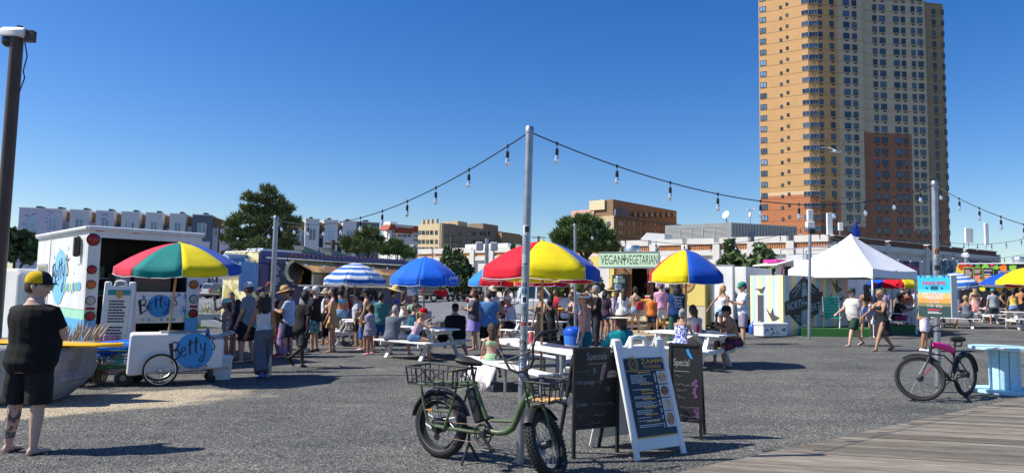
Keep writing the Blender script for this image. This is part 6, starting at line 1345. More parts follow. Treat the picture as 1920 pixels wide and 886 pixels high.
def open_door_truck():
 A=at(1328,543,28.1);B=at(1378,543,27.4);f=Fac(A.xy,B.xy);t=f.root('box_trailer','white box trailer with dark doorway beside the yellow vegan stand','trailer');a,c,b,d=f.rect(1334,498,1374,604)
 m=MB();m.cbox(a,0,c,b,.06,d,.015);m.build('door',M_trw,t);m=MB();m.box(b,-.02,c-.05,b+.05,.1,d+.03);m.box(a,-.01,d,b,.08,d+.05);m.build('door_frame',M_steel,t)
 m=MB();m.box(a-.5,1.4,.5,b,4.5,d+.02);m.build('body',M_trw,t);m=MB();m.box(a-.5,1.35,.55,a+.3,1.39,d-.05);m.build('doorway',M_interior,t);m=MB();m.tube([(a-.06,.1,c),(a-.06,.1,d-.4)],.03,8);m.tube([(a-.25,.1,c+.4),(a-.06,.1,c+.4)],.02,6);m.build('grab_rail',M_alu,t)
 m=MB();m.box(a-.45,.9,.1,b-.1,1.3,.45);m.build('step',M_black,t)
 for x in (a,b-.3):m=MB();m.lathe([(.1,-.1),(.32,-.1),(.32,.1),(.1,.1)],16,(x,1.9,.32),'y');m.build('wheel',M_rubber,t,40)
open_door_truck()
# plywood laid on the ground before the trailer
a=[G(1140,632),G(1255,629),G(1262,619),G(1148,621)]
m=MB();m.add([(p.x,p.y,p.z-.005)for p in a]+[(p.x,p.y,p.z+.03)for p in a],[(4,5,6,7),(0,1,5,4),(1,2,6,5),(2,3,7,6),(3,0,4,7)]);tag(m.build('plywood_sheet',mat('plywood',(.45,.34,.2),.8,var=.25,vs=2,stretch=(1,6,1))),'tan plywood sheet on the ground before the vegan trailer','plywood')
#  purple food truck
def purple():
 A=at(487,543,24.2);B=at(786,543,31);f=Fac(A.xy,B.xy);t=f.root('purple_food_truck','long purple sunset-painted food truck with lit awning and serving hatch','food truck');L=f.L;q=f.loc
 Mpu=mat('truck_purple',(.05,.055,.22),.35,c2=(.19,.08,.18),vs=.45,thr=.55);Mdk=mat('truck_dusk',(.08,.07,.18),.4,c2=(.42,.17,.16),vs=.6,thr=.6);zt=q(520,471)[1];zb=.55;z1=q(600,496)[1];zw0=q(650,535)[1];xw0=q(551,515)[0];xw1=q(738,515)[0];zw1=q(560,497)[1]
 m=MB();m.cbox(0,.0,zw1,L-.9,.1,zt,.03);m.build('upper_side',Mpu,t)
 m=MB();m.box(0,0.02,zb,xw0,.1,zw1-.01);m.box(xw1,.02,zb,L-.9,.1,zw1-.01);m.box(xw0,.02,zb,xw1,.1,zw0);m.build('lower_side',Mdk,t)
 m=MB();m.cbox(0,.1,zt-.06,L-.9,2.2,zt,.03);m.box(0,2.1,zb,L,2.2,zt-.06);m.box(L-.9,.1,zb,L-.82,2.1,zt-.3);m.build('roof',M_trw,t)
 m=MB();m.prism([(L-.9,zb),(L,zb),(L+.05,1.4),(L-.35,2.35),(L-.6,zt-.1),(L-.9,zt)],.02,2.1);bev(m.build('cab',Mpu,t),.05);m=MB();m.prism([(L-.78,1.5),(L-.12,1.5),(L-.42,2.2),(L-.78,2.2)],.005,.02);m.build('cab_window',M_glassb,t)
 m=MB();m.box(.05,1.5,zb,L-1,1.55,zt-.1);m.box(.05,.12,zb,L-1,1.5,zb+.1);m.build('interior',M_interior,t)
 n=6;xs=[xw0+(xw1-xw0)*i/n for i in range(n+1)];m=MB()
 for x in xs:m.box(x-.04,.0,zw0,x+.04,.1,zw1)
 m.box(xw0,-.25,zw0-.06,xw1,.1,zw0);m.build('hatch_frame',M_alu,t)
 for i in (1,3,4,5):m=MB();m.box(xs[i]+.05,.06,zw0,xs[i+1]-.05,.07,zw1-.25);m.build('hatch_glass',M_glass,t)
 Maw=mat('awning_art',(.30,.16,.08),.5,c2=(.62,.38,.12),vs=.9,thr=.52);m=MB();za=q(552,489)[1];xa0=q(551,490)[0];xa1=q(752,500)[0]
 m.add([(xa0,.0,za),(xa1,.0,za),(xa1-.2,-.75,za-.42),(xa0+.35,-.75,za-.42),(xa0,.0,za+.03),(xa1,.0,za+.03),(xa1-.2,-.75,za-.39),(xa0+.35,-.75,za-.39)],[(0,1,2,3),(7,6,5,4),(0,3,7,4),(1,5,6,2),(3,2,6,7),(0,4,5,1)]);m.build('awning_flap',Maw,t)
 m=MB();m.box(-.1+q(500,485)[0],-.12,q(500,484)[1],xa1,-.0,q(500,484)[1]+.05);m.build('awning_rail',M_alu,t)
 a,c,b,d=f.rect(505,492,538,537);m=MB();m.box(a,-.02,c,b,.02,d);mb_=m.build('menu_panel',paint('menu_teal','#2F4650'),t);m=MB();lines(m,a+.05,c+.05,(a+b)/2+.1,d-.08,12,-.026,-.02,8);lines(m,(a+b)/2+.15,c+.4,b-.05,d-.3,7,-.026,-.02,9);tag(m.build('menu_print',M_white,mb_),kind='stuff')
 xc,zc=q(548,508);m=MB();m.prism([(xc+.35*math.cos(R(a)),zc+.4*math.sin(R(a)))for a in range(80,281,20)]+[(xc+.05+.25*math.cos(R(a)),zc+.32*math.sin(R(a)))for a in range(270,89,-20)],-.02,.0);m.build('moon_print',paint('moon_cream','#FFF3C0'),t);m=MB();m.disc((xc+.02,zc),.42,-.012,.0,24,.46);m.build('moon_disc',M_black,t)
 lm=MB()
 for i in range(26):u=545+i*8.2;x,z=q(u,478.5+2.2*math.sin(i*1.3)+i*.22);lm.sphere((x,-.03,z),.035,.02,.05,6,4)
 tag(lm.build('painted_bulbs',paint('bulb_gold','#C98A3A'),t),kind='stuff')
 x,z=q(566,520);m=MB();m.sphere((x,.3,z-.05),.24,.12,.32,12,8);m.sphere((x+.16,.28,z+.2),.12,.1,.14);m.sphere((x-.15,.28,z+.22),.1,.1,.1);m.build('orange_bag',paint('bag_orange','#D98A12',rough=.8),t,True)
 m=MB();m.box(-.04,.1,zb,0,2.1,zt-.06);m.build('rear_wall',mat('rear_art',(.5,.42,.15),.5,c2=(.75,.68,.4),vs=4,thr=.5),t)
 m=MB();m.lathe([(.001,0),(.42,.05),(.45,.15),(.45,.9),(.42,1.0),(.001,1.05)],20,(0,0,0),'x');o=m.build('propane_tank',M_alu,t,40);o.location=(-1.1,.6,q(462,500)[1]);
 m=MB()
 for i in range(8):m.lathe([(.05,0),(.05,1.0)],8,(-.75+i*.09,.05,q(470,535)[1]-.2));
 m.build('corrugated_shield',paint('shield_blue','#86B4DC'),t);m=MB();m.box(-1.15,.12,.4,-.05,1.6,.6);m.build('rear_platform',M_steel,t)
 for u,w_ in ((552,.0),(606,1.0),(652,1.0)):
  x=q(u,470)[0];
  if w_:m=MB();m.add([(x-.35,.5,zt),(x+.35,.5,zt),(x+.35,1.1,zt),(x-.35,1.1,zt),(x-.55,.5,zt+.3),(x+.6,.5,zt+.05),(x+.6,1.1,zt+.07),(x-.55,1.1,zt+.34)],[(3,2,1,0),(4,5,6,7),(0,1,5,4),(1,2,6,5),(2,3,7,6),(3,0,4,7)]);m.build('roof_vent',paint('vent_slate','#4A5C60'),t)
  else:m=MB();m.cbox(x-.9,.6,zt,x+.9,1.6,zt+.12,.03);m.build('roof_unit',M_steel,t)
 for x in (1.4,2.3,L-.9):
  for y in (.15,1.9):m=MB();m.lathe([(.1,-.12),(.38,-.12),(.42,-.06),(.42,.06),(.38,.12),(.1,.12)],18,(x,y,.42),'y');m.build('wheel',M_rubber,t,40)
 sk=mat('shelf_goods',(.02,.02,.025),.6,c2=(.25,.25,.24),vs=9,thr=.66)
 for i in range(4):
  m=MB();x0=xs[1]+i*.85;m.box(x0,-.06,.75,x0+.75,.02,zw0-.15);o=m.build('storage_rack',sk,t);m=MB()
  for k in range(4):z=.75+k*(zw0-.9)/4;m.box(x0,-.1,z,x0+.75,-.06,z+.03)
  m.build('rack_shelf',M_alu,o)
 m=MB();xm,zm=q(757,531);m.cbox(xm-.14,-.25,zm-.22,xm+.14,-.12,zm+.22,.03);m.build('wing_mirror',M_glassb,t)
 return f
PF=purple()
#  cars
def car(name,label,cat,p,rz,c,kind='suv',L=4.6,H=1.65,scale=1):
 t=thing(name,label,cat,'parked vehicles' if kind!='pickup' else None,loc=p,rz=rz);W2=.92;Mc=paint('car_%s'%c,c,rough=.25,coat=.6,var=.03);wb=L*.58;xr,xf=-wb/2-.05,wb/2;wr=.35 if kind!='pickup' else.42;bh=.98 if kind=='suv' else.9
 if kind=='pickup':bh=1.22
 def arch(cx):return [(cx+(wr+.07)*math.cos(R(a)),wr+(wr+.07)*math.sin(R(a)))for a in range(0,181,20)]
 z0=.32 if kind!='pickup' else.5
 top={'suv':[(-L/2+.02,bh),(L*.18,bh),(L*.46,bh-.12),(L/2,bh-.3)],'sedan':[(-L/2+.02,bh+.02),(L*.2,bh),(L*.47,bh-.15),(L/2,bh-.3)],'pickup':[(-L/2+.02,bh),(L*.2,bh),(L*.42,bh-.02),(L/2-.02,bh-.14)]}[kind]
 poly=[(-L/2,z0+.1)]+top+[(L/2+.02,z0)]+[(x,max(z,z0))for x,z in arch(xf)]+[(x,max(z,z0))for x,z in arch(xr)]+[(-L/2,z0)]
 m=MB();m.prism(poly,-W2,W2);bev(m.build('body',Mc,t),.06,2)
 cab={'suv':[(-L/2+.1,bh-.02),(L*.2,bh-.02),(L*.05,H),(-L/2+.35,H)],'sedan':[(-L*.40,bh-.02),(L*.22,bh-.02),(L*.05,H),(-L*.2,H)],'pickup':[(-L*.08,bh-.02),(L*.24,bh-.02),(L*.13,H),(-L*.05,H)]}[kind]
 m=MB();b4=[(cab[0],W2-.04),(cab[1],W2-.04),(cab[2],W2-.2),(cab[3],W2-.2)]
 m.loft([[(pt[0],-w_,pt[1])for pt,w_ in b4],[(pt[0],w_,pt[1])for pt,w_ in b4]]);bev(m.build('cabin',Mc,t),.05,2)
 m=MB()
 for sy in (-1,1):
  g=lambda x,k:(x,sy*((W2-.04)*(1-k)+(W2-.2)*k+.012),bh+(H-bh)*k)
  fx=lambda k:cab[1][0]*(1-k)+cab[2][0]*k;bx=lambda k:cab[0][0]*(1-k)+cab[3][0]*k;md=(cab[0][0]+cab[1][0])/2
  for xa,xb in ((lambda k:bx(k)+.12,lambda k:md-.05),(lambda k:md+.05,lambda k:fx(k)-.1)):
   qd=[g(xa(.1),.1),g(xb(.1),.1),g(xb(.86),.86),g(xa(.86),.86)];m.add(qd,[(0,1,2,3)if sy<0 else (3,2,1,0)])
 m.add([(cab[0][0]+(cab[3][0]-cab[0][0])*k-.012,y,bh+(H-bh)*k)for k,y in ((.12,-W2+.2),(.12,W2-.2),(.88,W2-.3),(.88,-W2+.3))],[(0,1,2,3)]);m.add([(cab[1][0]+(cab[2][0]-cab[1][0])*k+.012,y,bh+(H-bh)*k)for k,y in ((.1,W2-.15),(.1,-W2+.15),(.9,-W2+.28),(.9,W2-.28))],[(0,1,2,3)]);m.build('window',M_glassd,t)
 for cx in (xr,xf):
  for sy in (-1,1):m=MB();m.lathe([(.1,-.1),(wr-.05,-.1),(wr,-.06),(wr,.06),(wr-.05,.1),(.1,.1)],20,(cx,sy*(W2-.12),wr),'y');w_=m.build('wheel',M_rubber,t,40);m=MB();m.lathe([(.001,sy*.09),(wr*.5,sy*.1),(wr*.66,sy*.112),(wr*.7,sy*.09)],14,(cx,sy*(W2-.12),wr),'y');m.build('rim',M_alu,w_)
 for sy in (-1,1):
  y=sy*(W2-.16);m=MB();m.cbox(-L/2-.03,y-.17,bh-.22,-L/2+.12,y+.17,bh-.02,.02);m.build('tail_light',M_red,t);m=MB();m.cbox(L/2-.2,y-.18,bh-.5,L/2+.03,y+.16,bh-.32,.02);m.build('headlight',M_clear,t)
 m=MB();m.cbox(-L/2-.08,-W2+.05,z0,-L/2+.1,W2-.05,z0+.22,.04);m.cbox(L/2-.1,-W2+.05,z0-.05,L/2+.08,W2-.05,z0+.2,.04);m.build('bumper',M_bk2 if kind!='pickup' else M_alu,t)
 if kind=='pickup':
  m=MB();m.box(-L/2+.08,-W2+.1,bh-.02,-L*.1,W2-.1,bh+.012);m.build('bed_cover',M_bk2,t);m=MB();m.cbox(-.15,-W2-.03,bh-.28,.05,-W2,bh-.22,.01);m.cbox(.75,-W2-.03,bh-.28,.95,-W2,bh-.22,.01);m.build('door_handle',M_bk2,t);m=MB();m.box(.35,-W2-.003,.6,.37,-W2+.01,bh);m.box(-.55,-W2-.003,.6,-.53,-W2+.01,bh);m.box(1.2,-W2-.003,.7,1.22,-W2+.01,bh);m.build('door_gap',M_bk2,t)
 return t
p=at(1012,560,33);car('pickup_truck','white pickup truck parked behind the sticker pole','pickup',gp(p.x-.45,p.y+.6),R(-14),'#D9DCDD','pickup',5.8,1.95)
for u,d,rz,c,kind,lab in ((418,74,60,'#9AA0A8','suv','silver hatchback parked seen from behind beside the parasol'),(384,80,60,'#B9C2C9','suv','pale grey car just right of the truck'),(436,71,62,'#20242A','suv','dark car beyond the silver hatchback'),(400,92,10,'#B52A2A','sedan','red car behind the silver hatchback'),(452,96,10,'#8FA3B8','sedan','blue grey sedan in the far lot'),(862,70,75,'#DDE0E2','suv','white car seen from behind left of the blue parasol edge'),(826,66,70,'#1B1E24','suv','black car by the wooden parasol pole'),(846,78,75,'#C9CDD2','suv','pale hatchback between the black and white cars'),(893,62,80,'#15181C','sedan','dark sedan behind the red-haired woman'),(800,76,65,'#2E4257','sedan','dark blue car with glossy roof behind the blue parasol'),(906,88,90,'#E2E4E6','suv','far white car by the evergreens')):
 p=at(u,560,d);car('parked_car',lab,'car',gp(p.x,p.y),R(rz),c,kind,4.4,1.6 if kind=='suv' else 1.42)
def moto():
 p=at(829,560,57);t=thing('motorcycle','black and red motorcycle parked near the white cars','motorcycle',loc=gp(p.x,p.y),rz=R(20))
 for x in (-.7,.7):m=MB();m.torus((x,0,.32),(0,1,0),.25,.07,20,8);m.build('wheel',M_rubber,t,True)
 m=MB();m.loft([[(x,-w_,z0),(x,w_,z0),(x,w_*.7,z1),(x,-w_*.7,z1)]for x,w_,z0,z1 in ((-.8,.08,.75,.85),(-.3,.14,.5,.85),(.1,.17,.35,1.0),(.4,.1,.6,.95))]);bev(m.build('body',UC['r'],t),.03);m=MB();m.tube([(.7,0,.32),(.45,0,.95),(.4,0,1.1)],.05);m.tube([(.35,-.35,1.12),(.42,0,1.08),(.35,.35,1.12)],.025);m.build('fork',M_chrome,t);m=MB();m.cbox(-.75,-.13,.83,0,.13,.93,.03);m.build('seat',M_black,t)
moto()
#  North Eats striped hut, tent and neighbours
def hut():
 B=at(1468,543,25.6);C=at(1590,543,27.4);f2=Fac(B.xy,C.xy);A=B+Vector((-f2.d.y,f2.d.x,0))*1.52;f1=Fac(A.xy,B.xy);f2=Fac(B.xy,C.xy);t=f2.root('striped_hut','pastel striped plywood stage walls with black lighthouse emblem','stage wall');zt=f2.loc(1500,516.5)[1]
 S=[paint('stripe_%d'%i,c,rough=.7)for i,c in enumerate(('#F3E6A6','#A6CFEA','#F0C8C0'))];q0=Matrix.Rotation(-f2.rz,3,'Z')@(f1.A-f2.A)
 def on1(o):o.parent=t;o.location=(q0.x,q0.y,0);o.rotation_euler.z=f1.rz-f2.rz;return o
 for f,ed,fr in ((f1,(1407,1412,1417.5,1422,1429,1435,1441,1448,1453.5,1460,1468),on1),(f2,(1468,1473,1478.5,1485,1496,1501.5,1506,1512,1519,1526,1531,1537,1544,1550,1556,1563,1570,1578,1590),lambda o:setattr(o,'parent',t))):
  for i in range(len(ed)-1):
   a,b=f.loc(ed[i],560)[0],f.loc(ed[i+1],560)[0];m=MB();m.box(a,0,.02,b-.004,.05,zt);fr(m.build('painted_stripe',S[i%3]))
 m=MB();m.box(.051,.051,0,f2.L,1.5,zt-.05);m.build('box_body',M_bk2,t)
 blk=paint('emblem_black',(.02,.022,.025));gy=paint('emblem_grey','#8FA6B4');q=f2.loc
 def P(l):return [q(u,v)for u,v in l]
 m=MB();m.prism(P([(1507,517.5),(1535,542),(1535,586),(1500,611),(1480,590),(1480,548)]),-.012,0);em=m.build('emblem',blk,t)
 m=MB();m.prism(P([(1503,540),(1512,540),(1514,606),(1502,607)]),-.02,-.012);m.prism(P([(1504,529),(1510,529),(1510,536),(1504,536)]),-.02,-.012);m.prism(P([(1503,537),(1511,537),(1511,539),(1503,539)]),-.02,-.012)
 for (a,b)in (((1500,534),(1484,549)),((1501,531),(1490,537)),((1501,537),(1488,557)),((1513,533),(1530,545)),((1513,537),(1528,551))):m.stroke(P([a,b]),.035,-.018,-.012)
 for v in (592,597,601):m.stroke(P([(1489+(v-592)*.8,v),(1492,v-1),(1495,v+.5),(1498,v-1),(1501,v)]),.03,-.018,-.012);m.stroke(P([(1515,v-1),(1518,v-2),(1521,v-.5),(1524,v-2),(1527-(v-592)*.8,v-1)]),.03,-.018,-.012)
 m.build('lighthouse',gy,em)
 m=MB();bn=P([(1471,565.5),(1541,545.5),(1541,570),(1472,591)]);m.prism(bn,-.035,-.02);bo=m.build('banner',blk,em);m=MB()
 for w0,w1,s in ((1474,1506,"NORTH"),(1519,1540,"EATS")):
  a=q(w0,587);b=q(w1,560);sl_=(q(1541,545.5)[1]-q(1471,565.5)[1])*(w1-w0)/70.;h_=(q(1500,562)[1]-q(1500,577)[1]);m.text(s,a[0],a[1]+.08,b[0],a[1]+.08+h_,-.042,slope=sl_/1.0,bold=.02)
 x,z=q(1509.5,567.5);m.disc((x,z),.06,-.042,-.035,12);m.build('banner_lettering',gy,bo)
 bird=[(-1,.1),(-.5,.2),(.1,-.5),(.5,-.45),(.8,.2),(1,.5),(.6,.45),(.2,.1),(-.4,.0)];fly=[(-1,.9),(-.3,.2),(0,.9),(.2,.1),(1,-.2),(.4,-.5),(-.1,-.6),(-.4,-.1)]
 for f,fr,u,v,s,sh in ((f1,on1,1425.5,544,.26,bird),(f1,on1,1449,592,.34,fly),(f2,None,1569,538,.36,fly),(f2,None,1576,559,.2,bird),(f2,None,1558,562,.3,fly),(f2,None,1577,579,.26,bird),(f2,None,1545,593,.26,bird)):
  x,z=f.loc(u,v);m=MB();m.prism([(x+a*s,z+b*s)for a,b in sh],-.008,0);o=m.build('bird_cutout',paint('bird_grey',(.07,.075,.08)),t);fr and fr(o)
 a,c,b,d=f1.rect(1421,553,1432,606);m=MB();m.box(a,-.01,.02,b,0,d);on1(m.build('piling_cutout',MC['bird_grey']))
hut()
def tent():
 A=Vector((10.9,27.3,0));B=Vector((12.82,24.6,0));d=(B-A);L=d.length;d.normalize();n=Vector((-d.y,d.x,0));Wd=3.3;zg=gz(12.5,26.5);t=thing('pop_up_tent','white pop-up canopy tent on thin legs beside the striped wall','tent',loc=(A.x,A.y,zg),rz=math.atan2(d.y,d.x))
 f=Fac(A.xy,B.xy,zg);zv=f.loc(1600,519)[1];ze=zv+.30;zp=3.62+.25;Mt=paint('tent_white',(.80,.80,.82),rough=.7)
 m=MB();N=10;c=(L/2,Wd/2);cs=[(0,0),(L,0),(L,Wd),(0,Wd)]
 for i in range(4):
  p,q=cs[i],cs[(i+1)%4];g=[]
  for a in range(N+1):
   r=a/N
   for b in range(N+1):s=b/N;x=p[0]+(q[0]-p[0])*s;y=p[1]+(q[1]-p[1])*s;X=c[0]+(x-c[0])*r;Y=c[1]+(y-c[1])*r;g.append((X,Y,zp-(zp-ze)*(r**.86)-.06*math.sin(math.pi*s)*r*(1-r)*4*.5-.05*math.sin(math.pi*s)*r))
  mm=MB();mm.v=g;mm.f=[(a*(N+1)+b,(a+1)*(N+1)+b,(a+1)*(N+1)+b+1,a*(N+1)+b+1)for a in range(N)for b in range(N)];mm.mi=[0]*len(mm.f);mm.build('roof_panel',Mt,t,70)
  m2=MB();k=14
  for b in range(k+1):
   s=b/k;x=p[0]+(q[0]-p[0])*s;y=p[1]+(q[1]-p[1])*s;dz=-.05*math.sin(math.pi*s);w_=.012*math.sin(b*2.2);ox,oy=(q[1]-p[1]),-(q[0]-p[0]);ln=math.hypot(ox,oy);m2.v+=[(x+ox/ln*.01,y+oy/ln*.01,ze+dz),(x+ox/ln*(.02+w_),y+oy/ln*(.02+w_),zv+dz*.3)]
  m2.f=[(2*b,2*b+1,2*b+3,2*b+2)for b in range(k)];m2.mi=[0]*k;m2.build('valance',Mt,t,70)
 for x,y in ((.05,.05),(L-.05,.05),(L-.05,Wd-.05),(.05,Wd-.05)):m=MB();m.box(x-.025,y-.025,0,x+.025,y+.025,ze-.05);m.box(x-.09,y-.09,0,x+.09,y+.09,.015);m.build('leg',M_white,t)
 m=MB()
 for p,q in ((cs[0],cs[1]),(cs[1],cs[2]),(cs[2],cs[3]),(cs[3],cs[0])):m.tube([(p[0],p[1],ze-.35),((p[0]+q[0])/2,(p[1]+q[1])/2,ze-.02),(q[0],q[1],ze-.35)],.015,6)
 m.build('truss',M_white,t)
 p=A+d*(L/2)+n*(Wd/2)+Vector((.22,.1,0));fl=thing('flag','limp royal blue flag drooping from a short staff on the tent peak','flag',loc=(p.x,p.y,zg+zp-.1));fl.scale=(.62,.62,.7);m=MB();m.tube([(0,0,0),(.05,0,.95)],.015,6);m.build('staff',M_steel,fl);m=MB();m.loft([[(.04-.0,0,.9),(.06,.03,.9),(.08,0,.9),(.06,-.03,.9)],[(-.12,0,.55),(.02,.08,.5),(.2,.02,.55),(.04,-.06,.5)],[(-.22,0,.12),(.05,.1,.0),(.34,.0,.02),(.1,-.06,.1)]]);m.build('cloth',paint('flag_blue','#1F3FA8',rough=.8),fl,True)
tent()
def turf():
 P=[G(1503,630),G(1642,632),G(1720,622),G(1590,618),G(1498,619)];z0=min(p.z for p in P)-.05;h=.28
 Mg=mat('green_turf',(.025,.13,.03),.95,var=.3,vs=30,bump=.8,bs=120);m=MB();n=len(P);m.add([(p.x,p.y,z0)for p in P]+[(p.x,p.y,p.z+h)for p in P],[tuple(range(n-1,-1,-1)),tuple(range(n,2*n))]+[(j,(j+1)%n,(j+1)%n+n,j+n)for j in range(n)]);tag(m.build('turf_platform',Mg),'low stage platform covered in bright green artificial turf','platform')
 p=at(1560,610,25.9);t=thing('beach_chair','turquoise webbed folding beach chair on the green turf platform','chair',loc=(p.x,p.y,gz(p.x,p.y)+h-.0),rz=R(60));Mw=paint('webbing_teal','#1FA8A0',rough=.7)
 m=MB();back=[(0,-.28),(.62,-.28)]
 for y in (-.27,.27):m.tube([(-.05,y,.05),(.0,y,.34),(-.38,y,1.12)],.014,8);m.tube([(.5,y,.38),(.0,y,.34)],.014,8);m.tube([(.52,y,.0),(.35,y,.38)],.014,8);m.tube([(-.25,y,0),(.1,y,.34)],.014,8)
 m.tube([(-.38,-.27,1.12),(-.38,.27,1.12)],.014,8);m.tube([(.5,-.27,.38),(.5,.27,.38)],.014,8);m.build('frame',M_white,t,True)
 for i in range(7):a=Vector((0,0,.38)).lerp(Vector((-.37,0,1.08)),i/6.3);b=Vector((0,0,.38)).lerp(Vector((-.37,0,1.08)),(i+.8)/6.3);m=MB();m.add([(a.x,-.26,a.z),(a.x,.26,a.z),(b.x,.26,b.z),(b.x,-.26,b.z)],[(0,1,2,3)]);o=m.build('web_strap',Mw,t);o.modifiers.new('t','SOLIDIFY').thickness=.01
 for i in range(5):m=MB();x=.05+i*.09;m.box(x,-.26,.345+x*.07,x+.075,.26,.355+x*.07);m.build('web_strap',Mw,t)
 for y in (-.3,.3):m=MB();m.cbox(-.2,y-.03,.58,.25,y+.03,.61,.008);m.tube([(.2,y,.58),(.3,y,.36)],.012,6);m.build('armrest',M_wood,t)
 A=at(1431,626,26.3);f=Fac(G(1431,632.5).xy,G(1477,631).xy);t=f.root('cool_box','white cool box covered with small stickers at the striped wall corner','cool box');L=f.L;H=f.loc(1450,605)[1]
 m=MB();m.cbox(0,0,.03,L,.5,H-.1,.03);m.build('tub',M_white,t);m=MB();m.cbox(-.02,-.02,H-.1,L+.02,.52,H,.025);m.build('lid',M_white,t);rr=random.Random(2)
 for i in range(16):x=rr.uniform(.06,L-.12);z=rr.uniform(.08,H-.2);m=MB();m.disc((x,z),rr.uniform(.025,.05),-.004,0,10);m.build('sticker',paint('sticker_%d'%(i%4),((.05,.05,.06),(.2,.22,.25),(.5,.2,.1),(.1,.2,.4))[i%4]),t)
 for u,v,d,lab in ((1411,628,26.6,'large blue plastic bag slumped at the striped wall edge'),(1424,628,26.4,'dark blue plastic water jug beside the white cool box')):
  p=gud(u,d);t=thing('water_jug',lab,'jug',loc=p);m=MB();m.lathe([(.13,0),(.15,.03),(.145,.2),(.15,.3),(.09,.4),(.03,.43),(.03,.48)],14);m.build('jug_body',paint('jug_blue','#2E5FB8',rough=.3),t,True);m=MB();m.lathe([(.035,.47),(.035,.51)],10);m.build('cap',M_white,t)
 p=gud(1571,24.5)
turf()
# ---- event sign on the right pole
def event_sign():
 q0=at(1722,588,11.3);q1=at(1784,588,10.95);f=Fac(q0.xy,q1.xy,0);z0=f.loc(1752,594)[1];z1=f.loc(1752,516)[1];L=f.L;t=f.root('event_sign','blue and orange live music poster in a white box frame on the right pole','sign')
 m=MB();m.cbox(0,0,z0,L,.03,z1,.004);m.build('board',M_white,t);m=MB();m.box(L,-.01,z0,L+.012,.28,z1);m.box(0,.03,z0,L,.28,z0+.02);m.build('side_panel',paint('box_grey',(.5,.52,.55)),t)
 H=z1-z0;w_=lambda x,y0,h:(x,y0)
 cs=[('#2F4A48',0,.26),('#8A8258',.26,.34),('#E6A04A',.34,.45),('#F0BE74',.45,.58),('#5FD0E4',.58,.66),('#2FBCE6',.66,1.0)]
 for i,(c,a,b)in enumerate(cs):m=MB();m.box(0.004,-.004,z0+H*a,L-.004,.0,z0+H*b);m.build('poster_band',paint('poster_%d'%i,c),t)
 m=MB();m.text("SOUND BITES",L*.14,z0+H*.77,L*.86,z0+H*.86,-.008,bold=.02);m.build('red_lettering',paint('poster_red','#D8344A'),t)
 m=MB();m.cbox(L*.4,-.01,z0+H*.66,L*.62,-.004,z0+H*.75,.002);m.disc((L*.28,z0+H*.7),L*.035,-.01,-.004,10);m.disc((L*.74,z0+H*.7),L*.035,-.01,-.004,10);m.build('van_emblem',paint('poster_teal','#1F5A66'),t)
 m=MB();m.text("LIVE MUSIC",L*.17,z0+H*.52,L*.84,z0+H*.60,-.008,bold=.02);m.text("FRIDAYS",L*.24,z0+H*.42,L*.76,z0+H*.51,-.008,bold=.02);m.text("5-7 PM",L*.36,z0+H*.33,L*.64,z0+H*.39,-.008);m.text("7/18 - 8/26",L*.28,z0+H*.24,L*.74,z0+H*.30,-.008);lines(m,L*.3,z0+H*.08,L*.84,z0+H*.14,2,-.008,-.004,2);m.build('white_lettering',M_white,t)
 m=MB();lines(m,L*.3,z0+H*.15,L*.84,z0+H*.2,1,-.008,-.004,5,.6);m.build('fine_print',MC['poster_red'],t)
 for i in range(8):x=L*(.06+.12*i);m=MB();m.prism([(x,z1-.005),(x+L*.07,z1-.005),(x+L*.035,z1-.04)],-.008,-.004);m.build('bunting_print',(UC['b'],UC['r'],UC['y'])[i%3],t)
 m=MB();m.tube([(L/2,.03,z1-.1),(L/2+.02,.33,z1-.1)],.02,8);m.build('clamp',M_steel,t)
event_sign()
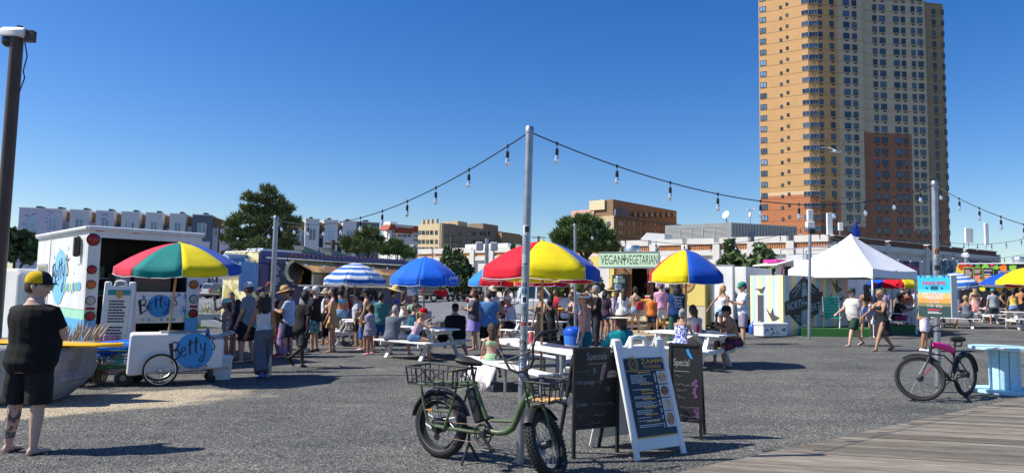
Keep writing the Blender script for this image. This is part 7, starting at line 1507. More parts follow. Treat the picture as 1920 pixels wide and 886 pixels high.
# ---- fruit truck, ice cream truck on the right
def fruit_truck():
 A=at(1798,543,37);B=at(1990,543,34.6);f=Fac(A.xy,B.xy);t=f.root('fruit_food_truck','black food truck painted with bright fruit and lit menu panels','food truck');L=f.L;q=f.loc;zt=q(1850,495)[1];m=MB();m.cbox(0,0,.5,L,2.2,zt,.06);m.build('body',mat('truck_black',(.015,.013,.02),.4,var=.2,vs=2),t);m=MB();m.cbox(-.03,-.03,zt,L,2.22,zt+.06,.02);m.build('roof',M_trw,t)
 for i,(a,b)in enumerate(((1808,1824),(1826,1842),(1844,1862))):
  x0,z0,x1,z1=f.rect(a,502,b,537);m=MB();m.box(x0-.03,-.02,z0-.03,x1+.03,.0,z1+.03);o=m.build('menu_frame',paint('menu_lime','#7CC23A'),t);m=MB();m.box(x0,-.03,z0,x1,-.02,z1);m.build('menu_panel',paint('menu_maroon%d'%i,('#5A1F3A','#6A3A1A','#3A2A4A')[i]),o);m=MB();m.disc(((x0+x1)/2+.06,z0+.28),.14,-.036,-.03,12);m.disc(((x0+x1)/2-.05,z1-.5),.12,-.036,-.03,12);m.build('food_print',mat('fruit_%d'%i,(.75,.35,.05),.6,c2=(.75,.2,.25),vs=8),o);m=MB();lines(m,x0+.04,z0+.05,x1-.04,z1-.08,9,-.034,-.03,i+40,.4);tag(m.build('menu_print',M_white,o),kind='stuff')
 fr=[(1804,505,.3,'#E8C63A'),(1805,499,.2,'#E0403A'),(1848,499,.14,'#8CC63F'),(1868,501,.12,'#7CC23A'),(1881,502,.17,'#F07A28'),(1899,502,.17,'#8CC63F'),(1806,522,.2,'#D84A3A'),(1806,536,.18,'#E8C63A'),(1874,540,.16,'#F0C030'),(1895,539,.17,'#E8C63A'),(1842,541,.14,'#D8D040'),(1820,498,.1,'#C0304A'),(1860,497,.09,'#C0304A'),(1833,498,.1,'#4A9A3A')]
 for i,(u,v,r,c)in enumerate(fr):x,z=q(u,v);m=MB();m.prism([(x+r*(1+.2*math.sin(k*2.4+i))*math.cos(k*math.pi/5),z+r*(1+.2*math.cos(k*1.7+i))*math.sin(k*math.pi/5))for k in range(10)],-.012,.0);m.build('fruit_print',paint('fruit_c%s'%c,c),t)
 a,c,b,d=f.rect(1872,507,1915,534);m=MB();m.box(a,-.05,c,b,0,d);h=m.build('hatch_frame',M_alu,t);m=MB();m.box(a+.08,-.06,c+.08,b-.08,-.05,d-.08);m.build('hatch_glass',M_glassd,h);m=MB();m.box(a-.6,-.4,c-.12,b,0,c-.05);m.build('counter',M_alu,t)
 m=MB();x,z=q(1913,495);m.lathe([(.3,zt),(.3,zt+.25),(.34,zt+.27),(.3,zt+.4),(.001,zt+.45)],16,(x,.8,0));m.build('roof_vent',M_alu,t,40)
 for x in (1.2,L-1):m=MB();m.lathe([(.1,-.1),(.38,-.1),(.38,.1),(.1,.1)],16,(x,.1,.38),'y');m.build('wheel',M_rubber,t,40)
fruit_truck()
def cream_truck():
 A=at(1453,543,36);B=at(1506,543,34);f=Fac(A.xy,B.xy);t=f.root('ice_cream_truck','white ice cream truck with pink awning behind the striped wall','food truck');L=f.L;q=f.loc;zt=q(1470,489)[1];m=MB();m.cbox(0,0,.5,L+2.5,2.2,zt,.05);m.build('body',M_trw,t)
 m=MB();a,c,b,d=f.rect(1471,499,1483,516);m.box(a,-.01,c-.3,b,.01,d);m.build('hatch',M_interior,t);m=MB();z=q(1470,493)[1];m.add([(-.2,0,z+.05),(b+.2,0,z+.1),(b+.1,-.9,z-.15),(-.6,-.9,z-.15),(-.2,0,z+.1),(b+.2,0,z+.15),(b+.1,-.9,z-.1),(-.6,-.9,z-.1)],[(0,1,2,3),(7,6,5,4),(0,3,7,4),(1,5,6,2),(3,2,6,7),(0,4,5,1)]);aw=m.build('awning',M_white,t);m=MB();m.box(.0,-.7,z+.02,b-.2,-.1,z+.16);m.build('pink_stripe',paint('hot_pink','#E83A9C'),aw)
 x,z=q(1468,507);m=MB();m.stroke([(x+.12,z+.3),(x-.05,z),(x-.1,z-.3),(x+.05,z-.32)],[.06,.1,.16,.1],-.012,0);m.build('swirl_print',MC['hot_pink'],t)
 m=MB();zr=q(1470,466)[1]
 for x in (0.1,L-.3,L+2):m.tube([(x,.3,zt),(x,.3,zr)],.03,6);m.tube([(x,1.9,zt),(x,1.9,zr)],.03,6)
 m.tube([(0.1,.3,zr),(L+2,.3,zr)],.03,6);m.tube([(.1,1.9,zr),(L+2,1.9,zr)],.03,6);m.build('roof_rack',M_alu,t);m=MB();m.cbox(.3,.5,zt,L-.4,1.7,zt+.35,.05);m.cbox(L,.5,zt,L+1.4,1.6,zt+.3,.05);m.build('roof_unit',paint('unit_grey',(.4,.42,.44)),t)
cream_truck()
# ---- gull, bins, planter, drinks and small goods
def gull():
 p=at(1568,285,15);t=thing('seagull','white seagull gliding in front of the tall tower','bird',loc=p,rz=R(20));t.scale=(.68,)*3;Mw=paint('gull_white',(.75,.75,.74));Mg=paint('gull_grey',(.4,.42,.44));m=MB();m.tube([(-.2,0,-.01),(-.1,0,0),(.02,0,.01),(.12,0,.02),(.18,0,.035),(.21,0,.03)],[.012,.035,.045,.035,.025,.008],10);m.add([(-.18,-.02,0),(-.18,.02,0),(-.3,.05,0),(-.3,-.05,0)],[(0,1,2,3)]);m.build('body',Mw,t,True)
 for s in (-1,1):
  m=MB();m.loft([[(x0,s*y,z),((x0+x1)/2,s*y,z+.012),(x1,s*y,z),((x0+x1)/2,s*y,z-.006)]for y,x0,x1,z in ((.03,-.05,.1,.02),(.16,-.03,.12,.13),(.3,-.06,.07,.2),(.44,-.1,-.02,.22),(.52,-.13,-.1,.23))]);m.build('wing',Mg,t,True)
 m=MB();m.tube([(.2,0,.03),(.245,0,.02)],[.008,.002],6);m.build('beak',UC['o'],t)
gull()
p=gud(1077,15.2);t=thing('recycling_bin','blue lidded recycling bin behind the person in the teal top','bin',loc=p);m=MB();m.lathe([(.18,0),(.21,.72),(.22,.73),(.2,.74)],18);m.build('tub',M_white,t,40);m=MB();m.lathe([(.225,.7),(.235,.77),(.2,.84),(.1,.88),(.001,.885)],18);m.build('lid',paint('bin_blue','#1450C0',rough=.35),t,40);m=MB();m.lathe([(.208,.5),(.22,.7)],18);m.build('liner',paint('liner_blue','#3A78D8',rough=.5),t)
def planter():
 p=gud(408,31.5);t=thing('flower_planter','grey planter box of yellow and green flowers by the lawn','planter',loc=p,rz=R(8));m=MB();m.cbox(-.75,-.3,0,.75,.3,.62,.02);m.build('box',paint('planter_grey',(.34,.36,.38)),t);rr=random.Random(6);m=MB();y=MB()
 for i in range(500):
  c=Vector((rr.uniform(-.75,.75),rr.uniform(-.3,.3),.62+abs(rr.gauss(0,.22))));e=Vector((rr.gauss(0,1),rr.gauss(0,1),rr.gauss(.6,1))).normalized()*.1;s=e.cross(Vector((rr.random(),rr.random(),.3))).normalized()*.03;(y if i%5==0 else m).add([c-s,c+e*.5+s,c+e,c+s],[(0,1,2,3)])
 m.build('foliage',MC['green_leaves'],t);y.build('blossoms',UC['y'],t)
planter()
def bottle(name,label,cat,p,prof,c,capc=None):
 t=thing(name,label,cat,loc=p);m=MB();m.lathe(prof,12);m.build('bottle_body',c,t,40);h=prof[-1][1];r=max(.012,prof[-1][0])
 m=MB();m.lathe([(r,h),(r,h+.03),(r*.6,h+.04)],10);m.build('cap',capc or M_white,t);return t
bottle('water_flask','grey and red flask with orange lid on the long white table','flask',onP(1.75,-.25,.75),[(.042,0),(.045,.02),(.045,.16),(.04,.18)],mat('flask',(.5,.02,.05),.35,c2=(.4,.4,.42),vs=3),paint('lid_orange','#F0601C'));
p=onP(1.9,-.2,.76);f=thing('paper_parcel','red and white checked paper food tray on the long table','food tray',loc=p,rz=R(20));m=MB();m.loft([[(-.09,-.06,0),(.09,-.06,0),(.09,.06,0),(-.09,.06,0)],[(-.12,-.09,.05),(.12,-.09,.05),(.12,.09,.05),(-.12,.09,.05)]]);m.build('tray',mat('check_paper',(.7,.7,.68),.7,c2=(.6,.1,.1),vs=25,thr=.56),f);m=MB();m.sphere((0,0,.06),.08,.06,.04);m.build('food',M_white,f);f.name='food_tray'
bottle('drink_can','pale drink can by the man in the patterned shirt','can',onT('T1',.2,1.0,.745),[(.03,0),(.033,.01),(.033,.11),(.028,.12)],paint('can_grey',(.6,.6,.65)))
bottle('soda_bottle','red soda bottle on the bathers\' white table','bottle',onT('T5',.05,.75,.745),[(.03,0),(.033,.02),(.033,.14),(.014,.19),(.012,.21)],UC['r'])
p=onT('T5',.12,.45,.745);f=thing('food_tray','white paper food tray before the shirtless man','food tray',loc=p);m=MB();m.loft([[(-.1,-.07,0),(.1,-.07,0),(.1,.07,0),(-.1,.07,0)],[(-.13,-.1,.05),(.13,-.1,.05),(.13,.1,.05),(-.13,.1,.05)]]);m.build('tray',M_white,f);m=MB();m.sphere((0,0,.05),.09,.07,.03);m.build('food',paint('fries','#C9963A'),f)
# fringed towel over the long bench
tz=onP(PTL-1.0,.26,.455);t=thing('fringed_towel','white fringed towel draped over the bench under the girl','towel',loc=tz,rz=math.atan2(PTd.y,PTd.x));g=MB();NX,NY=16,12;Wt=1.1
prof=[(-.22,.0),(-.14,.012),(.0,.014),(.13,.01),(.17,-.03),(.2,-.12),(.22,-.2),(.25,-.27),(.27,-.33),(.28,-.37)]
for j,(y,z)in enumerate(prof):
 for i in range(NX+1):x=-.55+Wt*i/NX;k=max(0,-z);g.v.append((x,y+.05*k*3*math.sin(i*1.5)+.01*math.sin(i*2.7+j),z*(1+.15*math.sin(i*.8))))
g.f=[(j*(NX+1)+i,j*(NX+1)+i+1,(j+1)*(NX+1)+i+1,(j+1)*(NX+1)+i)for j in range(len(prof)-1)for i in range(NX)];g.mi=[0]*len(g.f);o=g.build('cloth',mat('towel_white',(.70,.66,.66),.95,var=.06,vs=20,bump=.5,bs=80),t,True);o.modifiers.new('t','SOLIDIFY').thickness=.012
m=MB()
for i in range(60):x=-.55+Wt*i/59;y0=.28+.05*1.1*math.sin(x*14);m.tube([(x,y0,-.35),(x+.01*math.sin(i*3),y0+.01,-.45)],[.008,.003],4)
tag(m.build('fringe',MC['towel_white'],t),kind='stuff')
# camp chair and stroller by the purple truck
p=gud(800,24.0);t=thing('camp_chair','dark folding camp chair with pale back panel by the purple truck','chair',loc=p,rz=R(20));m=MB()
for x in (-.25,.25):m.tube([(x,-.25,0),(x,.25,.5)],.015,6);m.tube([(x,.25,0),(x,-.25,.5)],.015,6);m.tube([(x,.25,.4),(x,.32,.95)],.015,6)
m.build('frame',M_black,t);m=MB();m.box(-.25,-.25,.42,.25,.25,.45);m.build('seat',M_bk2,t);m=MB();m.box(-.25,.26,.5,.25,.3,.95);m.build('backrest',paint('chair_grey',(.5,.52,.54)),t)
p=gud(843,20.6);t=thing('push_chair','black push chair handle behind the man in the patterned shirt','push chair',loc=p,rz=R(70));m=MB();m.tube([(-.2,0,.1),(.1,0,.8),(.25,0,1.08),(.35,0,1.1),(.38,0,1.0)],.016,8);m.tube([(.3,0,.1),(-.1,0,.8)],.016,8);m.build('frame',M_black,t);m=MB();m.cbox(-.25,-.2,.35,.2,.2,.8,.06);m.build('seat',M_bk2,t)
for x in (-.25,.3):m=MB();m.torus((x,0,.12),(0,1,0),.1,.025,16,6);m.build('wheel',M_rubber,t,True)
#  people
SK={'l':(.50,.29,.20),'p':(.58,.36,.27),'t':(.36,.19,.115),'b':(.20,.10,.06),'d':(.055,.032,.024)}
HC={'bk':(.012,.01,.009),'br':(.06,.032,.018),'lb':(.16,.095,.05),'bl':(.42,.29,.14),'gr':(.3,.29,.28),'wh':(.55,.54,.52),'rd':(.13,.022,.012)}
def skin_m(k):return mat('skin_'+k,SK[k],.55,var=.1,vs=7,spec=.35)
def hair_m(k):return mat('hair_'+k,HC[k],.55,var=.35,vs=14,bump=.6,bs=70,stretch=(3,3,.6))
TSM=((-.13,.125,.095,-.015),(-.04,.165,.12,-.02),(.05,.162,.113,-.005),(.15,.152,.108,.012),(.28,.166,.118,.014),(.39,.184,.12,.01),(.46,.180,.1,0),(.51,.142,.084,-.008),(.55,.082,.068,-.006),(.64,.058,.06,.012))
TSF=((-.13,.13,.095,-.018),(-.04,.172,.122,-.024),(.05,.158,.108,-.008),(.16,.125,.09,.008),(.28,.142,.108,.018),(.37,.158,.122,.024),(.45,.158,.09,.002),(.51,.112,.07,-.006),(.55,.062,.056,-.004),(.64,.047,.05,.012))
FUSE=[]
def tsec(T,t):
 for a,b in zip(T,T[1:]):
  if t<=b[0]:k=(t-a[0])/(b[0]-a[0]);return [a[i]+(b[i]-a[i])*k for i in (1,2,3)]
 return T[-1][1:]
class Skel:
 def __init__(s,legs,arms,lean=0,fem=False,w=1.0,belly=0,head=(0,0),hs=1.0,seat=None):
  s.T=TSF if fem else TSM;s.w=w;s.fem=fem;s.belly=belly;s.hs=hs
  tau=R(lean);s.S=Vector((0,-math.sin(tau),math.cos(tau)));s.F=Vector((0,-math.cos(tau),-math.sin(tau)));X=Vector((1,0,0));P=Vector((0,0,0));s.legs=[];s.arms=[]
  for sd_,(h,k,ab)in zip((1,-1),legs):
   h,k,ab=R(h),R(k),R(ab);hip=P+X*sd_*.088*(.6+.4*w);dr=lambda a:Vector((sd_*math.sin(ab),-math.sin(a)*math.cos(ab),-math.cos(a)*math.cos(ab)))
   kn=hip+dr(h)*.43;an=kn+dr(h-k)*.41;pit=min(0,(h-k)+.35)if (h-k)<-.35 else 0;yw=R(8)*sd_
   fd=Vector((math.sin(yw),-math.cos(yw)*math.cos(pit),math.sin(pit))).normalized();s.legs.append((hip,kn,an,fd,pit))
  low=min(l[2].z-.085-(.1*math.sin(-l[4])if l[4]else 0)for l in s.legs)
  s.dz=-low if seat is None else seat+.1
  sh=s.at(.465);sx=(.158 if fem else.183)*(.55+.45*w)
  for sd_,(f,ab,e,inw)in zip((1,-1),arms):
   f,ab,e,inw=R(f)+tau*.6,R(ab),R(e),R(inw);a=sh+X*sd_*sx;u=Vector((sd_*math.sin(ab),-math.sin(f)*math.cos(ab),-math.cos(f)*math.cos(ab)));b=a+u*.285;q=f+e
   v=Vector((-sd_*math.sin(inw)+sd_*math.sin(ab)*.4,-math.sin(q)*math.cos(inw),-math.cos(q)*math.cos(inw))).normalized();s.arms.append((a,b,b+v*.25,v))
  s.hc=s.at(.715)+s.F*.018;s.hy=R(head[0]);hp=R(head[1]);c,n=math.cos(s.hy),math.sin(s.hy)
  s.Lh=Vector((c,n,0));fh=Vector((n,-c,0));s.Fh=(fh*math.cos(hp)-Vector((0,0,1))*math.sin(hp)).normalized();s.Uh=(s.Lh.cross(-s.Fh)).normalized()*-1;s.Uh=s.Fh.cross(s.Lh).normalized();s.Uh=s.Uh if s.Uh.z>0 else -s.Uh
 def at(s,t):return s.S*t
 def ring(s,t,e=0,n=16,kx=1,ky=1):
  rx,ry,o=tsec(s.T,t);wt=s.w if t<.5 else 1+(s.w-1)*.3;bl=s.belly*math.exp(-((t-.14)/.13)**2);c=s.at(t)+s.F*(o+bl*.5);rx=(rx*wt+e+bl*.4)*kx;ry=(ry*wt+e+bl*.6)*ky
  return [c+Vector((1,0,0))*rx*math.cos(2*math.pi*j/n)+s.F*ry*math.sin(2*math.pi*j/n)for j in range(n)]
 def torso(s,m,t0,t1,e=0,flare=0):
  k=max(2,int((t1-t0)/.045));m.loft([s.ring(t0+(t1-t0)*i/k,e+flare*(1-i/k)**2)for i in range(k+1)])
 def leg(s,m,i,f0,f1,rs,n=10):
  hip,kn,an,fd,_=s.legs[i];p=lambda f:hip.lerp(kn,f)if f<=1 else kn.lerp(an,f-1)
  k=6;m.tube([p(f0+(f1-f0)*j/k)for j in range(k+1)],[rs(f0+(f1-f0)*j/k)for j in range(k+1)],n)
 def H(s,x,y,z):return s.hc+(s.Lh*x+s.Fh*y+s.Uh*z)*s.hs
def legr(f,w):
 P=((0,.092),(.5,.078),(.95,.056),(1.1,.054),(1.35,.057),(1.7,.043),(2,.034))
 for a,b in zip(P,P[1:]):
  if f<=b[0]:return (a[1]+(b[1]-a[1])*(f-a[0])/(b[0]-a[0]))*(.5+.5*w)
 return.034
def foot(m,leg,e=0,sole=False):
 hip,kn,an,fd,pit=leg;up=fd.cross(Vector((0,0,1))).cross(fd).normalized();sd_=fd.cross(up);rings=[]
 for x,hw,h in ((-.062,.022,.05),(-.045,.032,.075),(.0,.034,.085),(.06,.04,.06),(.12,.045,.04),(.165,.04,.03),(.19,.022,.02)):
  if sole:h=.014;lo=-.012;hw+=.01;x*=1.06
  else:lo=-e*.4
  b=an-up*.085+fd*x;ring=[]
  for j in range(10):a=2*math.pi*j/10;z=(h+e+lo)/2*(1+math.sin(a));ring.append(b+sd_*(hw+e)*math.cos(a)*(.85 if math.sin(a)>.5 else 1)+up*(lo+z))
  rings.append(ring)
 m.loft(rings)
def hand(m,a,curl=.5,mi=0):
 b,wv,d=a[1],a[2],a[3];mid=Vector((0,0,0))-wv;mid.z=0;s_=d.cross(Vector((0,0,1)));
 if s_.length<.2:s_=Vector((0,1,0))-d*d.y
 s_.normalize();n=d.cross(s_).normalized();sgn=1 if (Vector((0,0,wv.z))-wv).dot(n)>0 else -1;n*=sgn
 m.loft([[wv+d*x+s_*y*wd+n*z for y,z in ((-1,-.009),(1,-.009),(1.05,.004),(.6,.013),(-.6,.013),(-1.05,.004))]for x,wd in ((-.01,.024),(.03,.036),(.085,.04),(.095,.036))],mi=mi)
 for k,(y,L)in enumerate(((-.031,.062),(-.0105,.074),(.0105,.07),(.031,.055))):
  p=wv+d*.09+s_*y;d1=(d*math.cos(curl*.6)+n*math.sin(curl*.6));d2=(d*math.cos(curl*1.6)+n*math.sin(curl*1.6));m.tube([p,p+d1*L*.5,p+d1*L*.5+d2*L*.5],[.0095,.009,.007],6,mi=mi)
 p=wv+d*.03+s_*.034*(1 if d.z<0 else -1)+n*.006;q=(d*.75+s_*.6*(1 if d.z<0 else -1)+n*.3).normalized();m.tube([p,p+q*.035,p+(q+d*.4).normalized()*.062],[.012,.0105,.008],6,mi=mi)
def headmesh(m,s):
 NU,NV=28,18;rings=[]
 for i in range(NV+1):
  t=min(max(math.pi*i/NV,.05),math.pi-.05);ring=[]
  for j in range(NU):
   a=2*math.pi*j/NU;x,y,z=.076*math.sin(t)*math.cos(a),.098*math.sin(t)*math.sin(a),-.118*math.cos(t)
   k=min(1,max(0,(-.025-z)/.09));x*=1-.32*k
   if y<0:y*=1-.35*k
   else:
    g=lambda cx,cz,sx,sz:math.exp(-((abs(x)-cx)/sx)**2-((z-cz)/sz)**2);y+=.027*g(0,-.012,.016,.026)-.010*g(.032,.016,.017,.013)+.006*g(0,-.054,.022,.010)+.010*g(0,-.1,.024,.02)+.004*g(.03,.036,.03,.01)+.006*g(.045,-.02,.02,.02)
   ring.append(s.H(x,y,z))
  rings.append(ring)
 m.loft(rings,mi=0)
 def el(x,y,z,a,b,c,mi,n=8):
  o=len(m.v);q=MB();q.sphere((0,0,0),a,b,c,n,6);m.add([s.H(x+p[0],y+p[1],z+p[2])for p in q.v],q.f,mi)
 for k in (-1,1):el(k*.031,.079,.015,.013,.011,.009,2);el(k*.031,.088,.015,.006,.004,.006,3);el(k*.031,.089,.034,.016,.004,.003,3);el(k*.077,-.008,0,.011,.022,.031,0)
 el(0,.094,-.053,.021,.008,.008,1)
def hairmesh(kind,s,seed):
 m=MB();rr=random.Random(seed);NU,NV=26,14;rings=[];big=1.2 if kind=='curly' else (1.02 if kind in ('buzz',)else 1.07)
 for i in range(NV+1):
  t=min(max(math.pi*i/NV,.05),math.pi-.05);ring=[]
  for j in range(NU):
   a=2*math.pi*j/NU;x,y,z=math.sin(t)*math.cos(a),math.sin(t)*math.sin(a),-math.cos(t);k=big*(1+rr.uniform(-.045,.045)*(2 if kind=='curly' else 1));X,Y,Z=x*.082*k,y*.102*k-.008,z*.122*k+.006
   face=(Y>.035 and Z<.062)or (Y>-.01 and Z<.0 and abs(x)>.2);nape=Z<(-.06 if kind in ('short','buzz','bun')else -.09)
   if face or nape:X,Y,Z=X*.82,Y*.78-.004,Z*.8
   ring.append(s.H(X,Y,Z))
  rings.append(ring)
 m.loft(rings)
 if kind in ('long','curly','bob'):
  L={'long':.42,'curly':.36,'bob':.17}[kind];wd=1.35 if kind=='curly' else 1;rs=[]
  for k in range(9):
   f=k/8;c=s.H(0,-.045,.03)+Vector((0,0,-L*f-.02))-s.F*(-.0)*f+(-s.Fh)*(.02+.05*math.sin(f*2.2)*(.6 if L>.3 else.1));rx=(.078+.03*math.sin(f*2.6))*wd*(1-.55*f**3);ry=(.05+.012*math.sin(f*3))*wd*(1-.4*f**3)
   if kind=='bob':ry*=1.25
   rs.append([c+s.Lh*rx*math.cos(2*math.pi*j/14)*(1+rr.uniform(-.07,.07))+s.Fh*ry*math.sin(2*math.pi*j/14)*(1+rr.uniform(-.07,.07))for j in range(14)])
  m.loft(rs)
  for k in range(26):
   a=rr.uniform(-1,1);p=s.H(.07*a*wd,-.08,-.03);q=p+Vector((rr.uniform(-.03,.03),0,-L*rr.uniform(.75,1.05)))+(-s.Fh)*rr.uniform(-.01,.05);m.tube([p,(p+q)/2+s.Lh*rr.uniform(-.015,.015)+(-s.Fh)*.02,q],[.014,.012,.003],5)
 if kind=='pony':p=s.H(0,-.11,.03);m.tube([p,s.H(0,-.155,.01),s.H(.01,-.16,-.1),s.H(.0,-.13,-.26)],[.022,.036,.034,.006],8)
 if kind=='bun':q=MB();q.sphere((0,0,0),.045,.042,.042,10,8);m.add([s.H(p[0],p[1]-.105,p[2]+.045)for p in q.v],q.f)
 return m
def hatmesh(kind,s):
 m=MB();N=20;two=kind=='cap2';kind='cap' if two else kind
 def rg(r,z,o=0,kx=1):return [s.H(r*kx*math.cos(2*math.pi*j/N),r*1.22*math.sin(2*math.pi*j/N)+o,z)for j in range(N)]
 if kind in ('cap','bucket','straw','fedora'):
  b=.045 if kind!='fedora' else.05;hh=.145 if kind in ('cap','bucket')else.165;m.loft([rg(.086,b-.012),rg(.09,b),rg(.088,b+.035),rg(.078,b+.065),rg(.052,hh-.005-.0),rg(.02,hh),rg(.002,hh+.001)],mi=0)
  if two:m.mi=[1 if (i%N)in (2,3,4,5,6,7)and i<6*N else 0 for i in range(len(m.f))]
 if kind in ('visor',):m.loft([rg(.087,.03),rg(.09,.03),rg(.088,.07),rg(.085,.07)],mi=0)
 if kind in ('cap','visor'):
  L=[];
  for j in range(11):a=math.pi*(j/10);x=.078*math.cos(a);L.append((x,.088*math.sin(a)*.9+.012,.082*math.sin(a)))
  for dz,sgn in ((.0,1),(-.006,-1)):
   vs=[s.H(x,y,.046+dz)for x,y,_ in L]+[s.H(x*.92,y+ex+.005,.036+dz-ex*.12)for x,y,ex in L];m.add(vs,[(j,j+1,j+12,j+11)[::sgn]for j in range(10)],1)
 if kind in ('bucket','straw','fedora'):
  e,dr={'bucket':(.145,-.05),'straw':(.185,-.025),'fedora':(.19,-.012)}[kind];rings=[rg(.088,.045),rg((.088+e)/2,.045+dr*.35),rg(e,.045+dr),rg(e,.038+dr),rg((.088+e)/2,.036+dr*.35),rg(.086,.036)];m.loft(rings,False,mi=0);m.loft([rg(.091,.047),rg(.0925,.05),rg(.091,.072),rg(.088,.074)],False,mi=1)
 return m
POSE={'stand':dict(legs=((3,5,4),(-3,4,4)),arms=((6,9,14,5),(2,9,12,5))),'walk':dict(legs=((26,8,2),(-20,22,2)),arms=((-22,9,12,0),(24,9,28,5)),lean=4),'walk2':dict(legs=((-14,52,3),(14,6,2)),arms=((18,9,22,0),(-20,9,14,0)),lean=6),'fold':dict(legs=((2,3,5),(-2,3,5)),arms=((28,8,88,55),(26,8,86,55))),'phone':dict(legs=((4,6,4),(-3,3,4)),arms=((22,6,88,28),(20,6,80,28)),head=(0,14)),'brow':dict(legs=((2,3,2),(-2,3,2)),arms=((4,8,16,4),(62,14,118,22))),'sit':dict(legs=((84,84,9),(82,80,9)),arms=((42,8,62,22),(40,8,60,22)),lean=14,seat=.45),'sitback':dict(legs=((84,84,14),(84,84,14)),arms=((30,12,60,20),(30,12,60,20)),lean=10,seat=.45),'hips':dict(legs=((2,3,4),(-2,3,4)),arms=((-18,32,78,48),(-5,8,12,5)))}
SHM=paint('sandal_dark',(.03,.022,.018),rough=.8)
NPER=[0]
